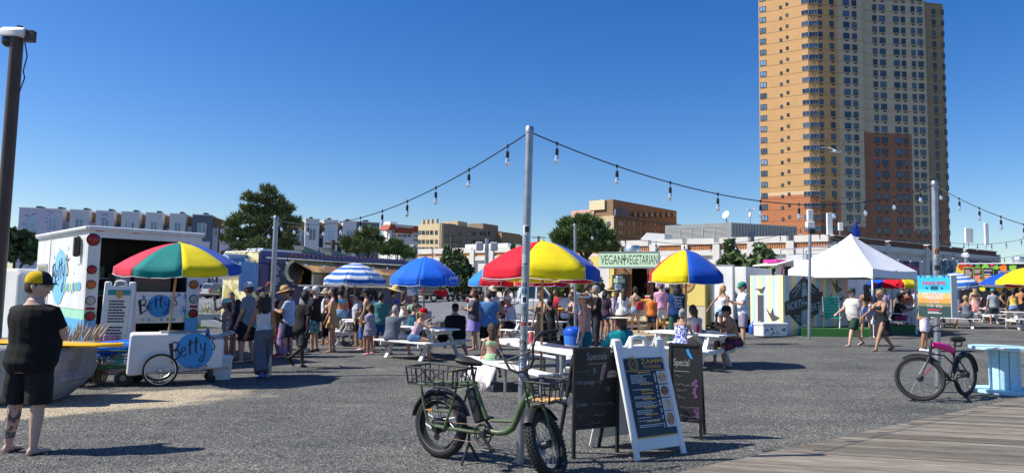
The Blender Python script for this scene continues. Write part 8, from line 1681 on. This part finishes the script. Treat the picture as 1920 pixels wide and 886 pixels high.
def person(label,u,vf,vt,hd,top=None,bot=None,hair=('short','br'),hat=None,skin='l',pose='stand',d=None,fem=False,w=1.0,belly=0.0,kid=False,shoes=None,glass=False,base=None,H=None,hy=None,**ov):
 NPER[0]+=1;seed=NPER[0];P=dict(POSE[pose]);P.update(ov)
 if hy is not None:P['head']=(hy,P.get('head',(0,0))[1])
 seat=P.pop('seat',None);rng=random.Random(seed);P['arms']=tuple(tuple(a+rng.uniform(-6,6)for a in l)for l in P['arms']);P['legs']=tuple(tuple(a+rng.uniform(-2,2)for a in l)for l in P['legs'])
 b=base if base is not None else (G(u,vf)if d is None else gud(u,d));s=Skel(fem=fem,w=w,belly=belly,hs=1.24 if kid else 1.09,seat=seat,**P)
 nomH=s.dz+s.hc.z+.122*s.hs*(1.0)
 if H is None:
  t=at(u,vt,b.y).z-b.z;sc=(t/nomH if seat is None else None)
  if seat is not None:
   up=nomH-seat;sc=(t-seat)/up;s.dz=seat/sc+.1
 else:sc=H/1.75
 sc=max(.45,min(1.16,sc));t_=thing('person',label,'person',None,loc=b,rz=R(hd));t_.scale=(sc,sc,sc)
 vx=.021 if b.y>9 else.012
 if b.y>24:vx=.027
 def fused(nm,m,mt,amp=0,par=t_,sm=2,vxx=None):
  for i,p in enumerate(m.v):m.v[i]=(p[0],p[1],p[2]+s.dz)
  o=m.build(nm,mt,par);r=o.modifiers.new('r','REMESH');r.mode='VOXEL';r.voxel_size=vxx or vx;r.use_smooth_shade=True;q=o.modifiers.new('s','SMOOTH');q.factor=.5;q.iterations=sm;FUSE.append((o,amp,seed));return o
 def plain(nm,m,mt,sm=True):
  for i,p in enumerate(m.v):m.v[i]=(p[0],p[1],p[2]+s.dz)
  return m.build(nm,mt,t_,sm)
 m=MB();s.torso(m,-.13,.60);lw=.55+.45*w
 m.tube([s.at(.54),s.at(.62)+s.F*.01,s.hc-s.Uh*.05],[.055,.05,.05],10)
 for i in (0,1):
  s.leg(m,i,0,2,lambda f:legr(f,w));foot(m,s.legs[i]);a=s.arms[i];ar=(.045 if fem else.053)*(.6+.4*w)
  m.tube([a[0]-Vector((a[0].x*.25,0,0)),a[0],a[0].lerp(a[1],.5),a[1],a[1].lerp(a[2],.3),a[2]],[ar,ar*1.02,ar*.92,ar*.78,ar*.8,ar*.55],10)
 bo=fused('body',m,[skin_m(skin),paint('lip',(.32,.1,.08))if skin!='d' else skin_m(skin),paint('eye_white',(.7,.68,.65)),paint('eye_dark',(.02,.012,.01))]);ex=MB();headmesh(ex,s)
 for a in s.arms:hand(ex,a)
 ex.v=[(p[0],p[1],p[2]+s.dz)for p in ex.v];bo_extra[bo.name]=ex
 def cm(q):return q if not isinstance(q,(tuple,list,str))else cloth(q)
 if top:
  k,c=top[0],top[1];Ls=top[-1]if isinstance(top[-1],float)else.45;pa_=[q for q in top[2:]if not isinstance(q,float)];mt=cloth(c,*pa_)if pa_ else cm(c);m=MB();e=.02+.008*(w-1)
  if k in ('tee','long','polo'):
   s.torso(m,-.125,.535,e+.012,.014);fr={'tee':.62,'polo':.62,'long':1.95}[k]
   for a in s.arms:
    p=lambda f:a[0].lerp(a[1],f)if f<=1 else a[1].lerp(a[2],f-1);m.tube([a[0]-Vector((a[0].x*.35,0,-.01)),a[0]+Vector((0,0,.004)),p(fr*.5),p(fr)],[.07,.074,.07,.072 if fr<1 else.045],10)
  elif k in ('tank','dress','suit'):
   s.torso(m,-.1 if k!='tank' else -.06,.41,.013 if k=='tank' else.01,.008 if k=='tank' else 0)
   for sd_ in (-1,1):x=sd_*.085;m.tube([s.at(.40)+s.F*.11+Vector((x,0,0)),s.at(.47)+s.F*.085+Vector((x,0,0)),s.at(.515)+Vector((x*.95,0,0)),s.at(.47)-s.F*.085+Vector((x,0,0)),s.at(.38)-s.F*.115+Vector((x,0,0))],.018,6)
   if k=='dress':
    c0=s.at(-.06);m.loft([[c0+Vector((0,0,-Ls*f))+s.F*(-.01)+Vector((1,0,0))*(.185*w+.05*f)*math.cos(2*math.pi*j/16)+s.F*(.14*w+.06*f)*math.sin(2*math.pi*j/16)*(1+.05*math.sin(j*2.9)*f)for j in range(16)]for f in (-.12,0,.3,.6,.85,1)])
  elif k=='crop':
   s.torso(m,.30,.41,.010)
   for sd_ in (-1,1):x=sd_*.075;m.tube([s.at(.40)+s.F*.11+Vector((x,0,0)),s.at(.5)+s.F*.04+Vector((x,0,0)),s.at(.5)-s.F*.04+Vector((x,0,0)),s.at(.36)-s.F*.115+Vector((x,0,0))],.012,6)
  elif k=='towel':
   m.loft([s.ring(t,.035+.07*max(0,.3-t),18,1.25,1.25)for t in (-.28+.13,-.05,.1,.25,.4,.47)]+[s.ring(.53,.03,18)]);c0=s.at(-.1);m.loft([[c0+Vector((.26*math.cos(2*math.pi*j/18),.22*math.sin(2*math.pi*j/18)*(1+.06*math.sin(j*2.5)),z))for j in range(18)]for z in (.0,-.08,-.17)])
  fused({'tee':'shirt','long':'long_sleeve_top','polo':'shirt','tank':'tank_top','dress':'dress','suit':'swimsuit','crop':'bikini_top','towel':'towel_wrap'}[k],m,mt,.009 if k not in ('suit','crop')else.002,vxx=None if k not in ('suit','crop')else.016)
 if bot:
  k,c=bot[0],bot[1];mt=cloth(c,*bot[2:4])if len(bot)>2 else cm(c);m=MB()
  if k=='skirt':
   Ls=.42;c0=s.at(.03);m.loft([[c0+Vector((0,0,-Ls*f))+Vector((1,0,0))*(.175*w+.06*f)*math.cos(2*math.pi*j/18)+s.F*(.135*w+.08*f)*math.sin(2*math.pi*j/18)*(1+.07*math.sin(j*2.6)*f)for j in range(18)]for f in (0,.15,.4,.7,1)])
  else:
   s.torso(m,-.125,.09,.021);fr={'shorts':.95,'jorts':.42,'brief':0,'pants':1.93,'wide':1.97,'long_shorts':1.02}[k]
   if k=='wide':rs=lambda f:.108+.018*f
   elif k=='pants':rs=lambda f:legr(f,w)+.02+.012*f
   else:rs=lambda f:(legr(0,w)+.022)*(1-.06*f)
   if fr:
    for i in (0,1):s.leg(m,i,.0,fr,rs)
  fused({'skirt':'skirt','shorts':'shorts','long_shorts':'shorts','jorts':'denim_shorts','brief':'swim_briefs','pants':'trousers','wide':'trousers'}[k],m,mt,.008 if k!='brief' else.001,vxx=None if k!='brief' else.017)
 m=MB()
 for l in s.legs:foot(m,l,.008 if shoes else 0,not shoes)
 if not shoes:
  for l in s.legs:
   up=l[3].cross(Vector((0,0,1))).cross(l[3]).normalized();sd_=l[3].cross(up);o=l[2]-up*.085;m.tube([o+l[3]*.05+sd_*.046,o+l[3]*.085+up*.055,o+l[3]*.05-sd_*.046],.009,5)
 plain('shoes' if shoes else 'sandals',m,cm(shoes)if shoes else SHM,50)
 if hair[0]!='bald':plain('hair',hairmesh(hair[0],s,seed),hair_m(hair[1]),60)
 if hat:plain('hat',hatmesh(hat[0],s),[cloth(hat[1]),cloth(hat[2]if len(hat)>2 else hat[1])],60)
 if glass:
  m=MB()
  for k in (-1,1):q=MB();q.cbox(k*.032-.025,.094,.0,k*.032+.025,.104,.034,.006);m.add([s.H(*p)for p in q.v],q.f);m.tube([s.H(k*.057,.098,.022),s.H(k*.083,.0,.022)],.0035,4)
  m.tube([s.H(-.01,.1,.024),s.H(.01,.1,.024)],.004,4);plain('sunglasses',m,M_glassd,False)
 mw=Matrix.Translation(b)@Matrix.Rotation(R(hd),4,'Z')@Matrix.Scale(sc,4);s.hands=[mw@(a[2]+a[3]*.1+Vector((0,0,s.dz)))for a in s.arms];s.back=mw@(s.at(.2)-s.F*.16+Vector((0,0,s.dz)));s.t=t_;s.mw=mw;return s
bo_extra={}
def fuse_all():
 dg=bpy.context.evaluated_depsgraph_get();dg.update();res=[]
 for o,amp,seed in FUSE:res.append(bpy.data.meshes.new_from_object(o.evaluated_get(dg)))
 for (o,amp,seed),me in zip(FUSE,res):
  o.modifiers.clear();mats_=list(o.data.materials);n=len(me.vertices)
  if amp and n:
   co=np.empty(n*3);me.vertices.foreach_get('co',co);co=co.reshape(-1,3);nm=np.empty(n*3);me.vertices.foreach_get('normal',nm);nm=nm.reshape(-1,3);rg=np.random.default_rng(seed);h=0
   for k in range(7):f=rg.normal(size=3)*(9+5*k)*np.array((1,1,.7));g_=rg.normal(size=3)*7;h=h+np.sin(co@f+2.2*np.sin(co@g_+rg.random()*6))/(1+.35*k)
   co=co+nm*(h[:,None]*amp*.34);me.vertices.foreach_set('co',co.ravel())
  if o.name in bo_extra:
   x=bo_extra[o.name];bm=bmesh.new();bm.from_mesh(me);vs=[bm.verts.new(p)for p in x.v]
   for f,mi in zip(x.f,x.mi):
    try:fa=bm.faces.new([vs[i]for i in f]);fa.material_index=mi;fa.smooth=True
    except ValueError:pass
   bm.to_mesh(me);bm.free()
  me.materials.clear()
  for m_ in mats_:me.materials.append(m_)
  me.polygons.foreach_set('use_smooth',[True]*len(me.polygons));old=o.data;o.data=me;bpy.data.meshes.remove(old)
BK=(.012,.012,.013);W=(.72,.72,.72);DEN='#6C8FB8';GY='#6B7076'
# ---- the man in the left foreground
mn=person('man in black shirt and shorts with yellow mesh cap, standing in the left foreground',47,848,512,172,('tee',BK),('long_shorts',(.02,.019,.02)),('buzz','br'),('cap2','#D8B21C',(.02,.02,.03)),'p','fold',w=1.27,belly=.05,glass=True,hy=-72)
m=MB();l=mn.legs[0];hip,kn,an=l[0],l[1],l[2];rg_=[]
for f in [.12+.75*i/10 for i in range(11)]:c=kn.lerp(an,f);r=legr(1+f,1.14)+.003;rg_.append([Vector((c.x+r*math.cos(a),c.y+r*math.sin(a),c.z+mn.dz))for a in [2*math.pi*j/16 for j in range(16)]])
m.loft(rg_,False);tt=mat('tattoo_ink',SK['p'],.55,c2=(.09,.085,.1),vs=16,thr=.49);m.build('tattoo',tt,mn.t,True)
# ---- the queue at left
person('dark-haired girl with one arm bent beside the parasol, facing the camera',428,668,547,15,('tank','#D9D4CF','floral',(.1,.1,.12)),('jorts',DEN),('long','br'),None,'l',fem=True,arms=((20,10,30,60),(50,40,115,10)))
person('child in mint green cap and patterned swimsuit in front of the queue',421,673,560,-70,('suit','#D8D8D4','floral',(.08,.08,.1)),None,('long','br'),('cap','#A8D8D0'),'l','fold',fem=True,kid=True)
person('girl with long dark hair in navy swimsuit seen from behind in the queue',441,676,561,-150,('suit',(.02,.025,.07)),('brief',(.02,.025,.07)),('long','bk'),None,'t',fem=True)
person('man in grey shirt, pale cap and black shorts facing left',461,679,530,-95,('tee','#76828C'),('long_shorts',BK),('short','br'),('cap','#B9C0C8'),'l')
person('person with purple visor and sunglasses in the queue',484,664,538,-85,('tee',(.03,.03,.04)),('shorts','#2A7A94'),('short','bk'),('visor','#4B3A7E'),'t',glass=True)
person('person in rust cap mostly hidden behind the slim left pole',503,655,529,-60,('tee','#3C4654'),('shorts','#32424E'),('short','br'),('cap','#7A3F34'),'l')
person('woman with long curly black hair, white tank and wide grey trousers',491,707,549,-140,('tank','#C9CCCF'),('wide','#5F666E'),('curly','bk'),None,'t','walk2',fem=True,shoes='#4A62C8',legs=((-14,20,3),(18,6,2)))
person('child in coral shorts and red shoes half behind the slim pole',512,668,560,-90,('tee','#D8883A'),('shorts','#D8485A'),('short','br'),None,'b',shoes='#D83A4A',kid=True)
person('woman in straw sun hat, black shirt and long floral trousers',531,669,537,-80,('tee',BK),('wide','#5A6FB0','floral',(.55,.2,.25)),('bob','bk'),('straw','#C9A066',(.1,.06,.03)),'l','phone',fem=True,w=1.08)
person('man in black shirt and dark shorts walking away in sandals',562,690,545,150,('tee',(.02,.02,.022)),('long_shorts','#34373A'),('buzz','bk'),None,'d','walk2',legs=((16,8,3),(-10,55,6)))
person('white-haired man in black shirt and teal patterned shorts',588,659,536,-85,('tee',(.02,.02,.025)),('shorts','#1F6E74','floral',(.3,.5,.5)),('short','wh'),None,'l',shoes=BK,belly=.05,w=1.08,glass=True,arms=((15,10,40,20),(18,12,55,30)))
person('man in white shirt and bucket hat behind the white-haired man',609,645,541,-85,('tee','#C9D0DC'),('shorts','#2A3038'),('short','br'),('bucket','#AFAF9C'),'l')
person('small child in black with white cap near the purple truck',611,652,570,30,('tee',BK),('long_shorts',BK),('short','bk'),('cap','#D6D8D8',(.05,.05,.06)),'t',kid=True,w=1.15)
person('woman in long tan tunic shading her eyes with one hand',621,660,538,-80,('dress','#C39A62',None,.2),None,('long','bk'),None,'l','brow',fem=True,w=1.02)
person('woman with bare back in blue halter and denim shorts',637,640,535,178,('crop','#4AA0D0'),('jorts',DEN),('bob','bk'),None,'t',fem=True)
# ---- around the striped and blue parasols
person('woman in dark cap and black tank beside the striped parasol pole',684,655,541,-85,('tank',(.03,.03,.035)),('shorts',(.04,.04,.05)),('pony','bk'),('cap','#3A3C44'),'l',fem=True,w=1.1)
person('man in pale grey shirt behind the striped parasol pole',667,648,549,-70,('tee','#B8BCC4'),('shorts','#2C2E34'),('short','br'),None,'l')
person('dark-haired woman in white shirt partly hidden by the purple truck counter',700,642,546,-120,('tee','#C9CDD6'),('shorts','#3C5C88'),('bob','bk'),None,'t',fem=True)
person('boy in blue shorts wiping his face beside the towel-wrapped girl',677,655,577,-60,None,('long_shorts','#2A5FB0'),('short','br'),None,'t','brow',kid=True,shoes='#D8A8C8')
person('girl wrapped in lavender grey towel with pink slippers',692,664,569,-95,('towel','#8F8A9C'),None,('bob','bk'),None,'t',fem=True,kid=True,shoes='#E890A8',arms=((30,4,70,50),(30,4,70,50)))
person('man in teal green shirt and blue swim shorts',712,657,548,-160,('tee','#4C7F7A'),('long_shorts','#1D5C86'),('short','bk'),None,'t',w=1.12,hy=-40)
person('woman in wide straw hat and blue bikini reading a menu',737,641,536,70,('crop','#2A62C8'),('jorts','#D5D8D8'),('bob','bk'),('straw','#D8BE84'),'t','phone',fem=True)
B1=lambda x,y:onT('T1',x,y)
person('bald man in grey shirt seated with hand on his head',741,0,572,155,('tee','#5F6873'),('shorts','#C8CCD2'),('buzz','gr'),None,'l','sitback',base=B1(-.66,1.35),w=1.1,shoes='#8A8E94',arms=((30,10,40,20),(110,30,120,20)),hy=50)
person('woman in red cap and floral tank leaning on the picnic table',771,0,578,100,('tank','#B8A8C0','floral',(.3,.15,.25)),('jorts','#4F739C'),('pony','bl'),('cap','#C8102E'),'l','sit',base=B1(-.62,.62),fem=True,lean=20)
person('man in pale green shirt seated in shade by the purple truck',778,0,552,10,('tee','#8FA894'),('shorts','#20242A'),('short','bk'),None,'b','sit',d=25.0,lean=4)
person('man in teal patterned shirt and sunglasses at the far bench',834,0,569,82,('tee','#2E6A80','floral',(.03,.06,.09)),('shorts',(.04,.06,.1)),('short','bk'),None,'l','sit',base=B1(.30,1.75),glass=True)
person('big man in black shirt and black cap seated with back turned',866,0,570,195,('tee',BK),('shorts',(.02,.02,.025)),('buzz','bk'),('cap',(.02,.02,.025)),'l','sitback',base=B1(.68,.45),w=1.42,belly=.08,legs=((70,84,45),(70,84,20)),shoes=(.04,.05,.07))
person('red-haired woman in grey shirt and lavender skirt facing left',888,655,541,-85,('tee','#4C4F58'),('skirt','#8C7FC0'),('bob','rd'),None,'l','phone',fem=True,w=1.2,belly=.03)
person('man in blue shirt and black shorts with back to the camera',915,670,543,178,('tee','#4C76A8'),('long_shorts',BK),('short','br'),None,'l',w=1.15)
person('person in beige bucket hat behind the man in blue',922,648,536,200,('tee','#C9C4C0'),('shorts','#3C4450'),('bob','br'),('bucket','#C8B48E'),'l',fem=True)
o4=lambda x,y:onT('T4',x,y)
person('dark-haired woman in sunglasses seated at the table by the pickup',939,0,563,20,('tank','#2C3038'),('shorts',(.03,.03,.03)),('bob','bk'),None,'t','sit',d=23.3,fem=True,glass=True)
person('man in white shirt and white cap seated facing left',963,0,554,-70,('tee','#BCC4DC'),('shorts','#2C2C34'),('short','gr'),('cap','#D0D4E0'),'t','sit',d=22.6,arms=((60,8,70,20),(60,8,70,20)))
gb=onP(PTL-1.1,.30);gb.z=gz(gb.x,gb.y)
person('girl in green patterned bikini sitting on the long bench, back turned',930,0,607,190,('crop','#8FD8C0','floral',(.6,.45,.1)),('brief','#8FD8C0','floral',(.6,.45,.1)),('long','br'),None,'l','sitback',base=gb,fem=True,kid=True,arms=((10,12,10,0),(20,14,20,0)),hy=10)
wd=person('woman in black dress and sunglasses carrying a paper food tray',1014,664,545,-50,('dress',(.025,.024,.026),None,.5),None,('bun','br'),None,'t','phone',fem=True,glass=True,arms=((25,8,75,35),(5,14,12,0)),hy=-20)
person('woman in dark dress behind the woman with the tray',1031,660,553,160,('dress',(.03,.03,.032),None,.5),None,('bob','bk'),None,'t',fem=True)
person('grey-haired man in white shirt behind the right string light pole',1074,640,527,170,('tee',W),('shorts','#2C3038'),('short','gr'),None,'l')
person('dark-haired person in white shirt near the pickup wheel',1062,645,538,165,('tee','#C8CCD4'),('pants',BK),('short','bk'),None,'d')
fd=person('woman in sunglasses and dark apron dress holding orange food',1072,655,547,-60,('dress','#3C3E42',None,.5),None,('bob','br'),None,'l','phone',fem=True,glass=True)
person('woman with white visor and blonde ponytail in profile',1097,712,549,-88,('tank','#B89898'),('shorts','#1F6C7C'),('pony','lb'),('visor','#E0E4EA'),'l',fem=True,d=12.9,glass=True)
hb_=onP(.3,-1.1);hb_.z=gz(hb_.x,hb_.y)
person('person in teal hooded top and cream fedora seated at the long table',1098,0,583,205,('long','#12808C'),('shorts','#2C3038'),('bob','br'),('fedora','#D8D0BC',(.03,.03,.035)),'l','sit',base=hb_,fem=True,w=1.12,arms=((40,8,60,20),(58,22,95,5)),lean=8)
person('grey-haired man in black shirt with sunglasses on his head',1117,655,535,-80,('tee',(.02,.02,.022)),('pants','#3A3E44'),('short','gr'),None,'l','phone',shoes=BK,w=1.05)
person('woman in denim shorts with dark hair beside the yellow post',1134,638,543,150,('tee','#4A3A48'),('jorts','#7AA0D0'),('bob','bk'),None,'t',fem=True)
person('woman in straw hat, pink top and coral shorts',1143,634,538,140,('long','#D8BCC4'),('jorts','#D86A6C'),('long','lb'),('straw','#C8AA74',(.1,.07,.04)),'l','hips',fem=True)
person('woman in denim shorts at the left end of the trailer counter',1156,624,546,120,('tank','#6C88A8'),('jorts','#4A6C9C'),('long','br'),None,'t',fem=True)
rb=person('woman in olive tank and denim shorts with a red shoulder bag',1191,624,537,180,('tank','#94886A'),('jorts','#8AA4C8'),('bun','bk'),None,'p',fem=True,shoes=(.03,.03,.03))
person('man in pink shirt and white shorts waiting at the trailer',1239,622,531,178,('tee','#D8A0BC'),('long_shorts','#D8D2D0'),('buzz','br'),('cap','#7C5C74'),'l',hy=30)
ap=person('man in navy club shirt and green trousers holding a turquoise bottle',1269,645,530,180,('tee','#1F3A6C'),('wide','#2F5850'),('curly','bk'),None,'l',w=1.22)
m=MB()
for s_,x0,x1,z0,z1 in (("Asbury",-.16,.15,.40,.475),("Park",-.1,.1,.32,.39),("Fest",-.11,.1,.24,.31),("Club",-.1,.11,.15,.22)):m.text(s_,x0,z0,x1,z1,0,shear=.02)
o=m.build('shirt_lettering',M_white,ap.t);o.location=(0,.192,ap.dz);o.rotation_euler.z=R(180)
o5=lambda x,y:onT('T5',x,y)
person('woman in blue and white floral swimsuit seated with bare back',1283,0,579,150,('suit','#3A56B0','floral',(.75,.75,.8)),('brief','#3A56B0','floral',(.75,.75,.8)),('bun','gr'),None,'t','sit',base=o5(-.66,.75),fem=True,w=1.08)
person('woman with long ponytail and red striped white towel at the table',1311,0,572,200,('tee','#CFC8CC'),('shorts','#C8C0C0'),('pony','br'),None,'t','sit',base=o5(.62,1.1),fem=True)
person('shirtless man in black cap eating at the white table',1361,0,574,-75,None,('shorts',(.03,.03,.06),'floral',(.25,.05,.08)),('buzz','bk'),('cap',(.02,.02,.025)),'t','sit',base=o5(.70,.2),arms=((45,10,60,25),(50,10,118,15)),legs=((70,72,5),(84,86,10)),lean=18)
person('blonde woman in white tank standing by the white trailer door',1357,634,534,-40,('tank',W),('jorts','#6C9CC8'),('long','bl'),None,'t',fem=True,arms=((10,8,30,10),(12,42,10,-5)),hy=60)
ph=person('man in white shirt, green cap and mauve shorts looking at his phone',1394,645,529,-88,('tee','#D0D6E0'),('long_shorts','#8A8498'),('short','br'),('cap','#3C8C7C'),'l','phone',glass=True,w=1.04)
# ---- right side
person('bearded man in white patterned shirt and dark green shorts walking left',1602,648,540,-75,('tee','#D6D2CA','floral',(.6,.58,.54)),('shorts','#2E4438'),('short','br'),('cap','#3A4A44'),'p','walk',w=1.12,belly=.03,glass=True)
person('woman with tan bare back and dark swimsuit behind the walking man',1626,634,533,165,('crop',(.05,.025,.02)),('jorts','#7C94C4'),('long','br'),None,'t',fem=True)
person('man in red cap and blue shirt behind the tent leg',1640,628,530,175,('tee','#3F5F9C'),('shorts','#4A5A80'),('short','br'),('cap','#D02040'),'l')
cf=person('blonde woman in black dress and white strap walking with iced coffee',1655,657,544,-75,('dress',(.02,.022,.025),None,.36),None,('bun','bl'),None,'t','walk',fem=True,w=1.15,glass=True,arms=((35,8,80,20),(30,14,14,0)))
person('seated person in dark clothes at the table behind the tent',1680,0,553,40,('tee',(.03,.03,.035)),('shorts','#B04A80'),('short','bk'),None,'t','sit',d=28.4)
person('man in black shirt and white cap behind the tables',1694,614,533,170,('tee',(.02,.025,.04)),('shorts','#3C4450'),('short','br'),('cap','#D8DCE0'),'t')
person('woman in rust bikini top and loose white trousers',1704,618,537,178,('crop','#9C4A44'),('wide','#D8D0CC'),('bob','br'),('cap','#6C7058'),'t',fem=True)
person('man in tan shirt and white shorts half behind the event sign',1735,658,533,60,('tee','#B4885C'),('shorts','#D4D2DC'),('short','gr'),None,'t',shoes=W,arms=((30,8,20,5),(20,12,60,10)))
o8=lambda x,y:onT('T8',x,y)
person('fair-haired person in grey tank seated at the grey picnic table',1799,0,552,165,('tank','#6C7280'),('shorts','#4A4E58'),('bun','bl'),None,'t','sitback',base=o8(-.66,.5),fem=True)
person('person in white shirt seated at the far side under stripes',1805,0,547,20,('tee','#D0D4DC'),('shorts','#3C4450'),('short','bk'),None,'t','sit',base=o8(-.1,1.9))
person('blonde woman in red floral skirt with bare shoulders',1829,604,535,178,('crop',(.05,.03,.04)),('skirt','#C84A4E','floral',(.75,.6,.55)),('long','bl'),None,'p',fem=True,w=1.15)
person('woman in pink plaid dress with hands on hips',1849,602,541,180,('dress','#D090A8','floral',(.75,.6,.65),.25),None,('bun','bk'),None,'p','hips',fem=True,w=1.05)
person('tanned woman in black tank and dark green sarong stepping over a bench',1873,605,545,60,('tank',(.02,.02,.025)),('skirt','#3A4440'),('bun','bk'),None,'t','walk',fem=True,lean=12)
person('man in navy shirt at the counter of the fruit truck',1884,598,546,170,('tee','#1E2A48'),('shorts','#20242C'),('short','bk'),None,'l')
person('person in blue shorts at the very right edge of view',1917,606,537,175,('tee','#C98C5C'),('shorts','#3E78B0'),('short','br'),None,'t')
person('seated person in dark trousers at the right edge table',1915,0,556,100,('tee','#4A4450'),('pants','#30323A'),('short','bk'),None,'t','sit',d=30.4)
# ---- further people standing behind the others
for lab,u,d,vt,hd,top,bot,hair,hat,sk,fem in (('man in pale blue shirt behind the straw hat woman in the queue',543,17.5,540,-90,('tee','#A8BCD8'),('shorts','#2C3444'),('short','br'),None,'l',False),('woman in maroon top at the purple truck counter',652,24.2,538,170,('tank','#7A2838'),('jorts','#5C7CA8'),('long','bk'),None,'t',True),('man in white cap and grey shirt beside the purple truck hatch',574,22.5,538,150,('tee','#8C9098'),('shorts','#34383C'),('short','br'),('cap','#DADCE0'),'t',False),('woman in white dress between the striped and blue parasols',757,24.5,545,120,('dress','#D8D4D0',None,.4),None,('long','br'),None,'t',True),('man in olive shirt beyond the red-haired woman',899,24,540,-120,('tee','#6C7050'),('shorts','#34302C'),('short','bk'),None,'t',False),('woman in pink tank beside the pickup bed',951,26,539,100,('tank','#D88CA0'),('jorts','#7C9CC8'),('pony','br'),None,'l',True),('man in red shirt beyond the pipe leg table',1043,24.5,541,-60,('tee','#A83038'),('shorts','#3C4450'),('short','bk'),None,'t',False),('tall man in grey shirt near the left end of the vegan counter',1101,24.8,532,120,('tee','#8A8E98'),('shorts','#C8BCA0'),('short','br'),None,'l',False),('woman in white shirt near the green sign post',1169,26.3,541,175,('tee','#DCDCDC'),('jorts','#5878A0'),('long','br'),None,'l',True),('boy in orange shirt waiting behind the pink shirted man',1222,26.4,551,160,('tee','#D87838'),('shorts','#34404C'),('short','bk'),None,'t',False),('woman in lilac top beyond the tent leg',1657,30,537,150,('tee','#B8A4CC'),('shorts','#D4D0CC'),('bob','br'),None,'l',True),('man in white shirt beyond the white trousers woman',1717,32,538,30,('tee','#DCDCE0'),('shorts','#4C5868'),('short','br'),None,'t',False),('woman in coral dress behind the striped right parasol',1779,33,540,-100,('dress','#D87868',None,.4),None,('long','br'),None,'t',True),('man in teal cap ordering at the fruit truck',1862,34,541,175,('tee','#9CA4AC'),('shorts','#2C3440'),('short','br'),('cap','#2C8C8C'),'l',False),('woman in yellow top at the right end of the tables',1900,33,542,150,('tank','#E0C060'),('jorts','#6C8CB8'),('pony','bk'),None,'t',True)):
 person(lab,u,0,vt,hd,top,bot,hair,hat,sk,d=d,fem=fem,pose='phone' if u%3==0 else 'stand')
iv=at(232,543,16.6);iv.z=gz(iv.x,iv.y)+.75
person('vendor in dark apron inside the open rear of the white step van',232,0,0,20,('tee','#3C4048'),('pants',BK),('short','bk'),None,'t','phone',base=iv,H=1.72)
# ---- vendors inside the trucks
iv=VF.A+VF.d*VQ(1211,540)[0]+Vector((-VF.d.y,VF.d.x,0))*.9;iv.z=VF.z0+.42
person('vendor in dark shirt inside the vegan trailer hatch',1211,0,0,0,('tee','#20262C'),('pants',BK),('short','bk'),None,'t',base=iv,H=1.7)
iv=VF.A+VF.d*VQ(1194,540)[0]+Vector((-VF.d.y,VF.d.x,0))*1.2;iv.z=VF.z0+.42
person('second vendor with dark hair deeper inside the vegan trailer',1194,0,0,40,('tee','#2C2420'),('pants',BK),('bob','bk'),None,'b',base=iv,H=1.66,fem=True)
fuse_all()
# ---- things held in hands
def held(name,label,cat,p,build,rz=0):t=thing(name,label,cat,loc=p,rz=rz);build(t);return t
def b_tray(t):m=MB();m.loft([[(-.08,-.06,0),(.08,-.06,0),(.08,.06,0),(-.08,.06,0)],[(-.11,-.08,.05),(.11,-.08,.05),(.11,.08,.05),(-.11,.08,.05)]]);m.build('tray',M_white,t);m=MB();m.sphere((0,0,.045),.08,.06,.035);m.build('food',MC['fries'],t)
held('food_tray','white paper tray carried by the woman in the black dress','food tray',wd.hands[0]+Vector((0,0,.02)),b_tray)
def b_or(t):m=MB();m.loft([[(-.1,-.07,0),(.1,-.07,0),(.1,.07,0),(-.1,.07,0)],[(-.13,-.09,.04),(.13,-.09,.04),(.13,.09,.04),(-.13,.09,.04)]]);m.build('tray',MC['bag_orange'],t);m=MB();m.sphere((0,0,.04),.09,.07,.04);m.build('food',UC['o'],t)
held('food_tray','orange food tray held before the apron dress','food tray',(fd.hands[0]+fd.hands[1])/2+Vector((0,0,.02)),b_or)
def b_cup(t):m=MB();m.lathe([(.03,-.08),(.042,.07)],12);m.build('cup_body',mat('iced_coffee',(.42,.28,.17),.2,c2=(.65,.55,.42),vs=12),t,40);m=MB();m.lathe([(.044,.07),(.042,.085),(.02,.1)],12);m.tube([(0,0,.09),(.01,0,.16)],.005,5);m.build('lid',M_white,t)
held('coffee_cup','iced coffee cup in the hand of the woman in black','cup',cf.hands[0]+Vector((0,0,.03)),b_cup)
def b_ph(t):m=MB();m.cbox(-.038,-.005,-.07,.038,.005,.07,.004);m.build('phone_case',M_bk2,t);m=MB();m.box(-.034,.0055,-.064,.034,.007,.064);m.build('screen',M_glassd,t)
held('phone','dark phone held by the man in the green cap','phone',(ph.hands[0]+ph.hands[1])/2+Vector((0,0,.03)),b_ph,R(90))
def b_bt(t):m=MB();m.lathe([(.04,-.28),(.045,-.26),(.045,-.1),(.03,-.06),(.028,-.03)],12);m.build('bottle_body',paint('bottle_turquoise','#38B8C8',rough=.3),t,40);m=MB();m.lathe([(.03,-.03),(.03,.0)],10);m.build('cap',M_white,t)
held('water_bottle','turquoise water bottle hanging from the club shirt man\'s hand','bottle',ap.hands[1],b_bt)
def b_bag(t):m=MB();m.cbox(-.14,-.06,-.2,.14,.06,.12,.04);m.build('bag_body',paint('bag_red','#A81C34',rough=.7),t,40);m=MB();m.tube([(-.1,.0,.1),(-.12,.04,.32),(-.16,.12,.42)],.012,6);m.build('strap',M_bk2,t)
held('shoulder_bag','red shoulder bag on the olive tank woman\'s back','bag',rb.mw@Vector((-.13,.21,rb.dz+.16)),b_bag,R(180))
def b_wb(t):m=MB();m.cbox(-.1,-.05,-.08,.1,.05,.06,.02);m.build('bag_body',M_white,t,40);m=MB();m.tube([(-.08,0,.05),(.02,-.06,.35),(.16,-.02,.58)],.012,6);m.build('strap',M_white,t)
held('hip_bag','small white cross-body bag of the blonde woman in black','bag',cf.mw@Vector((-.24,-.02,cf.dz-.05)),b_wb)
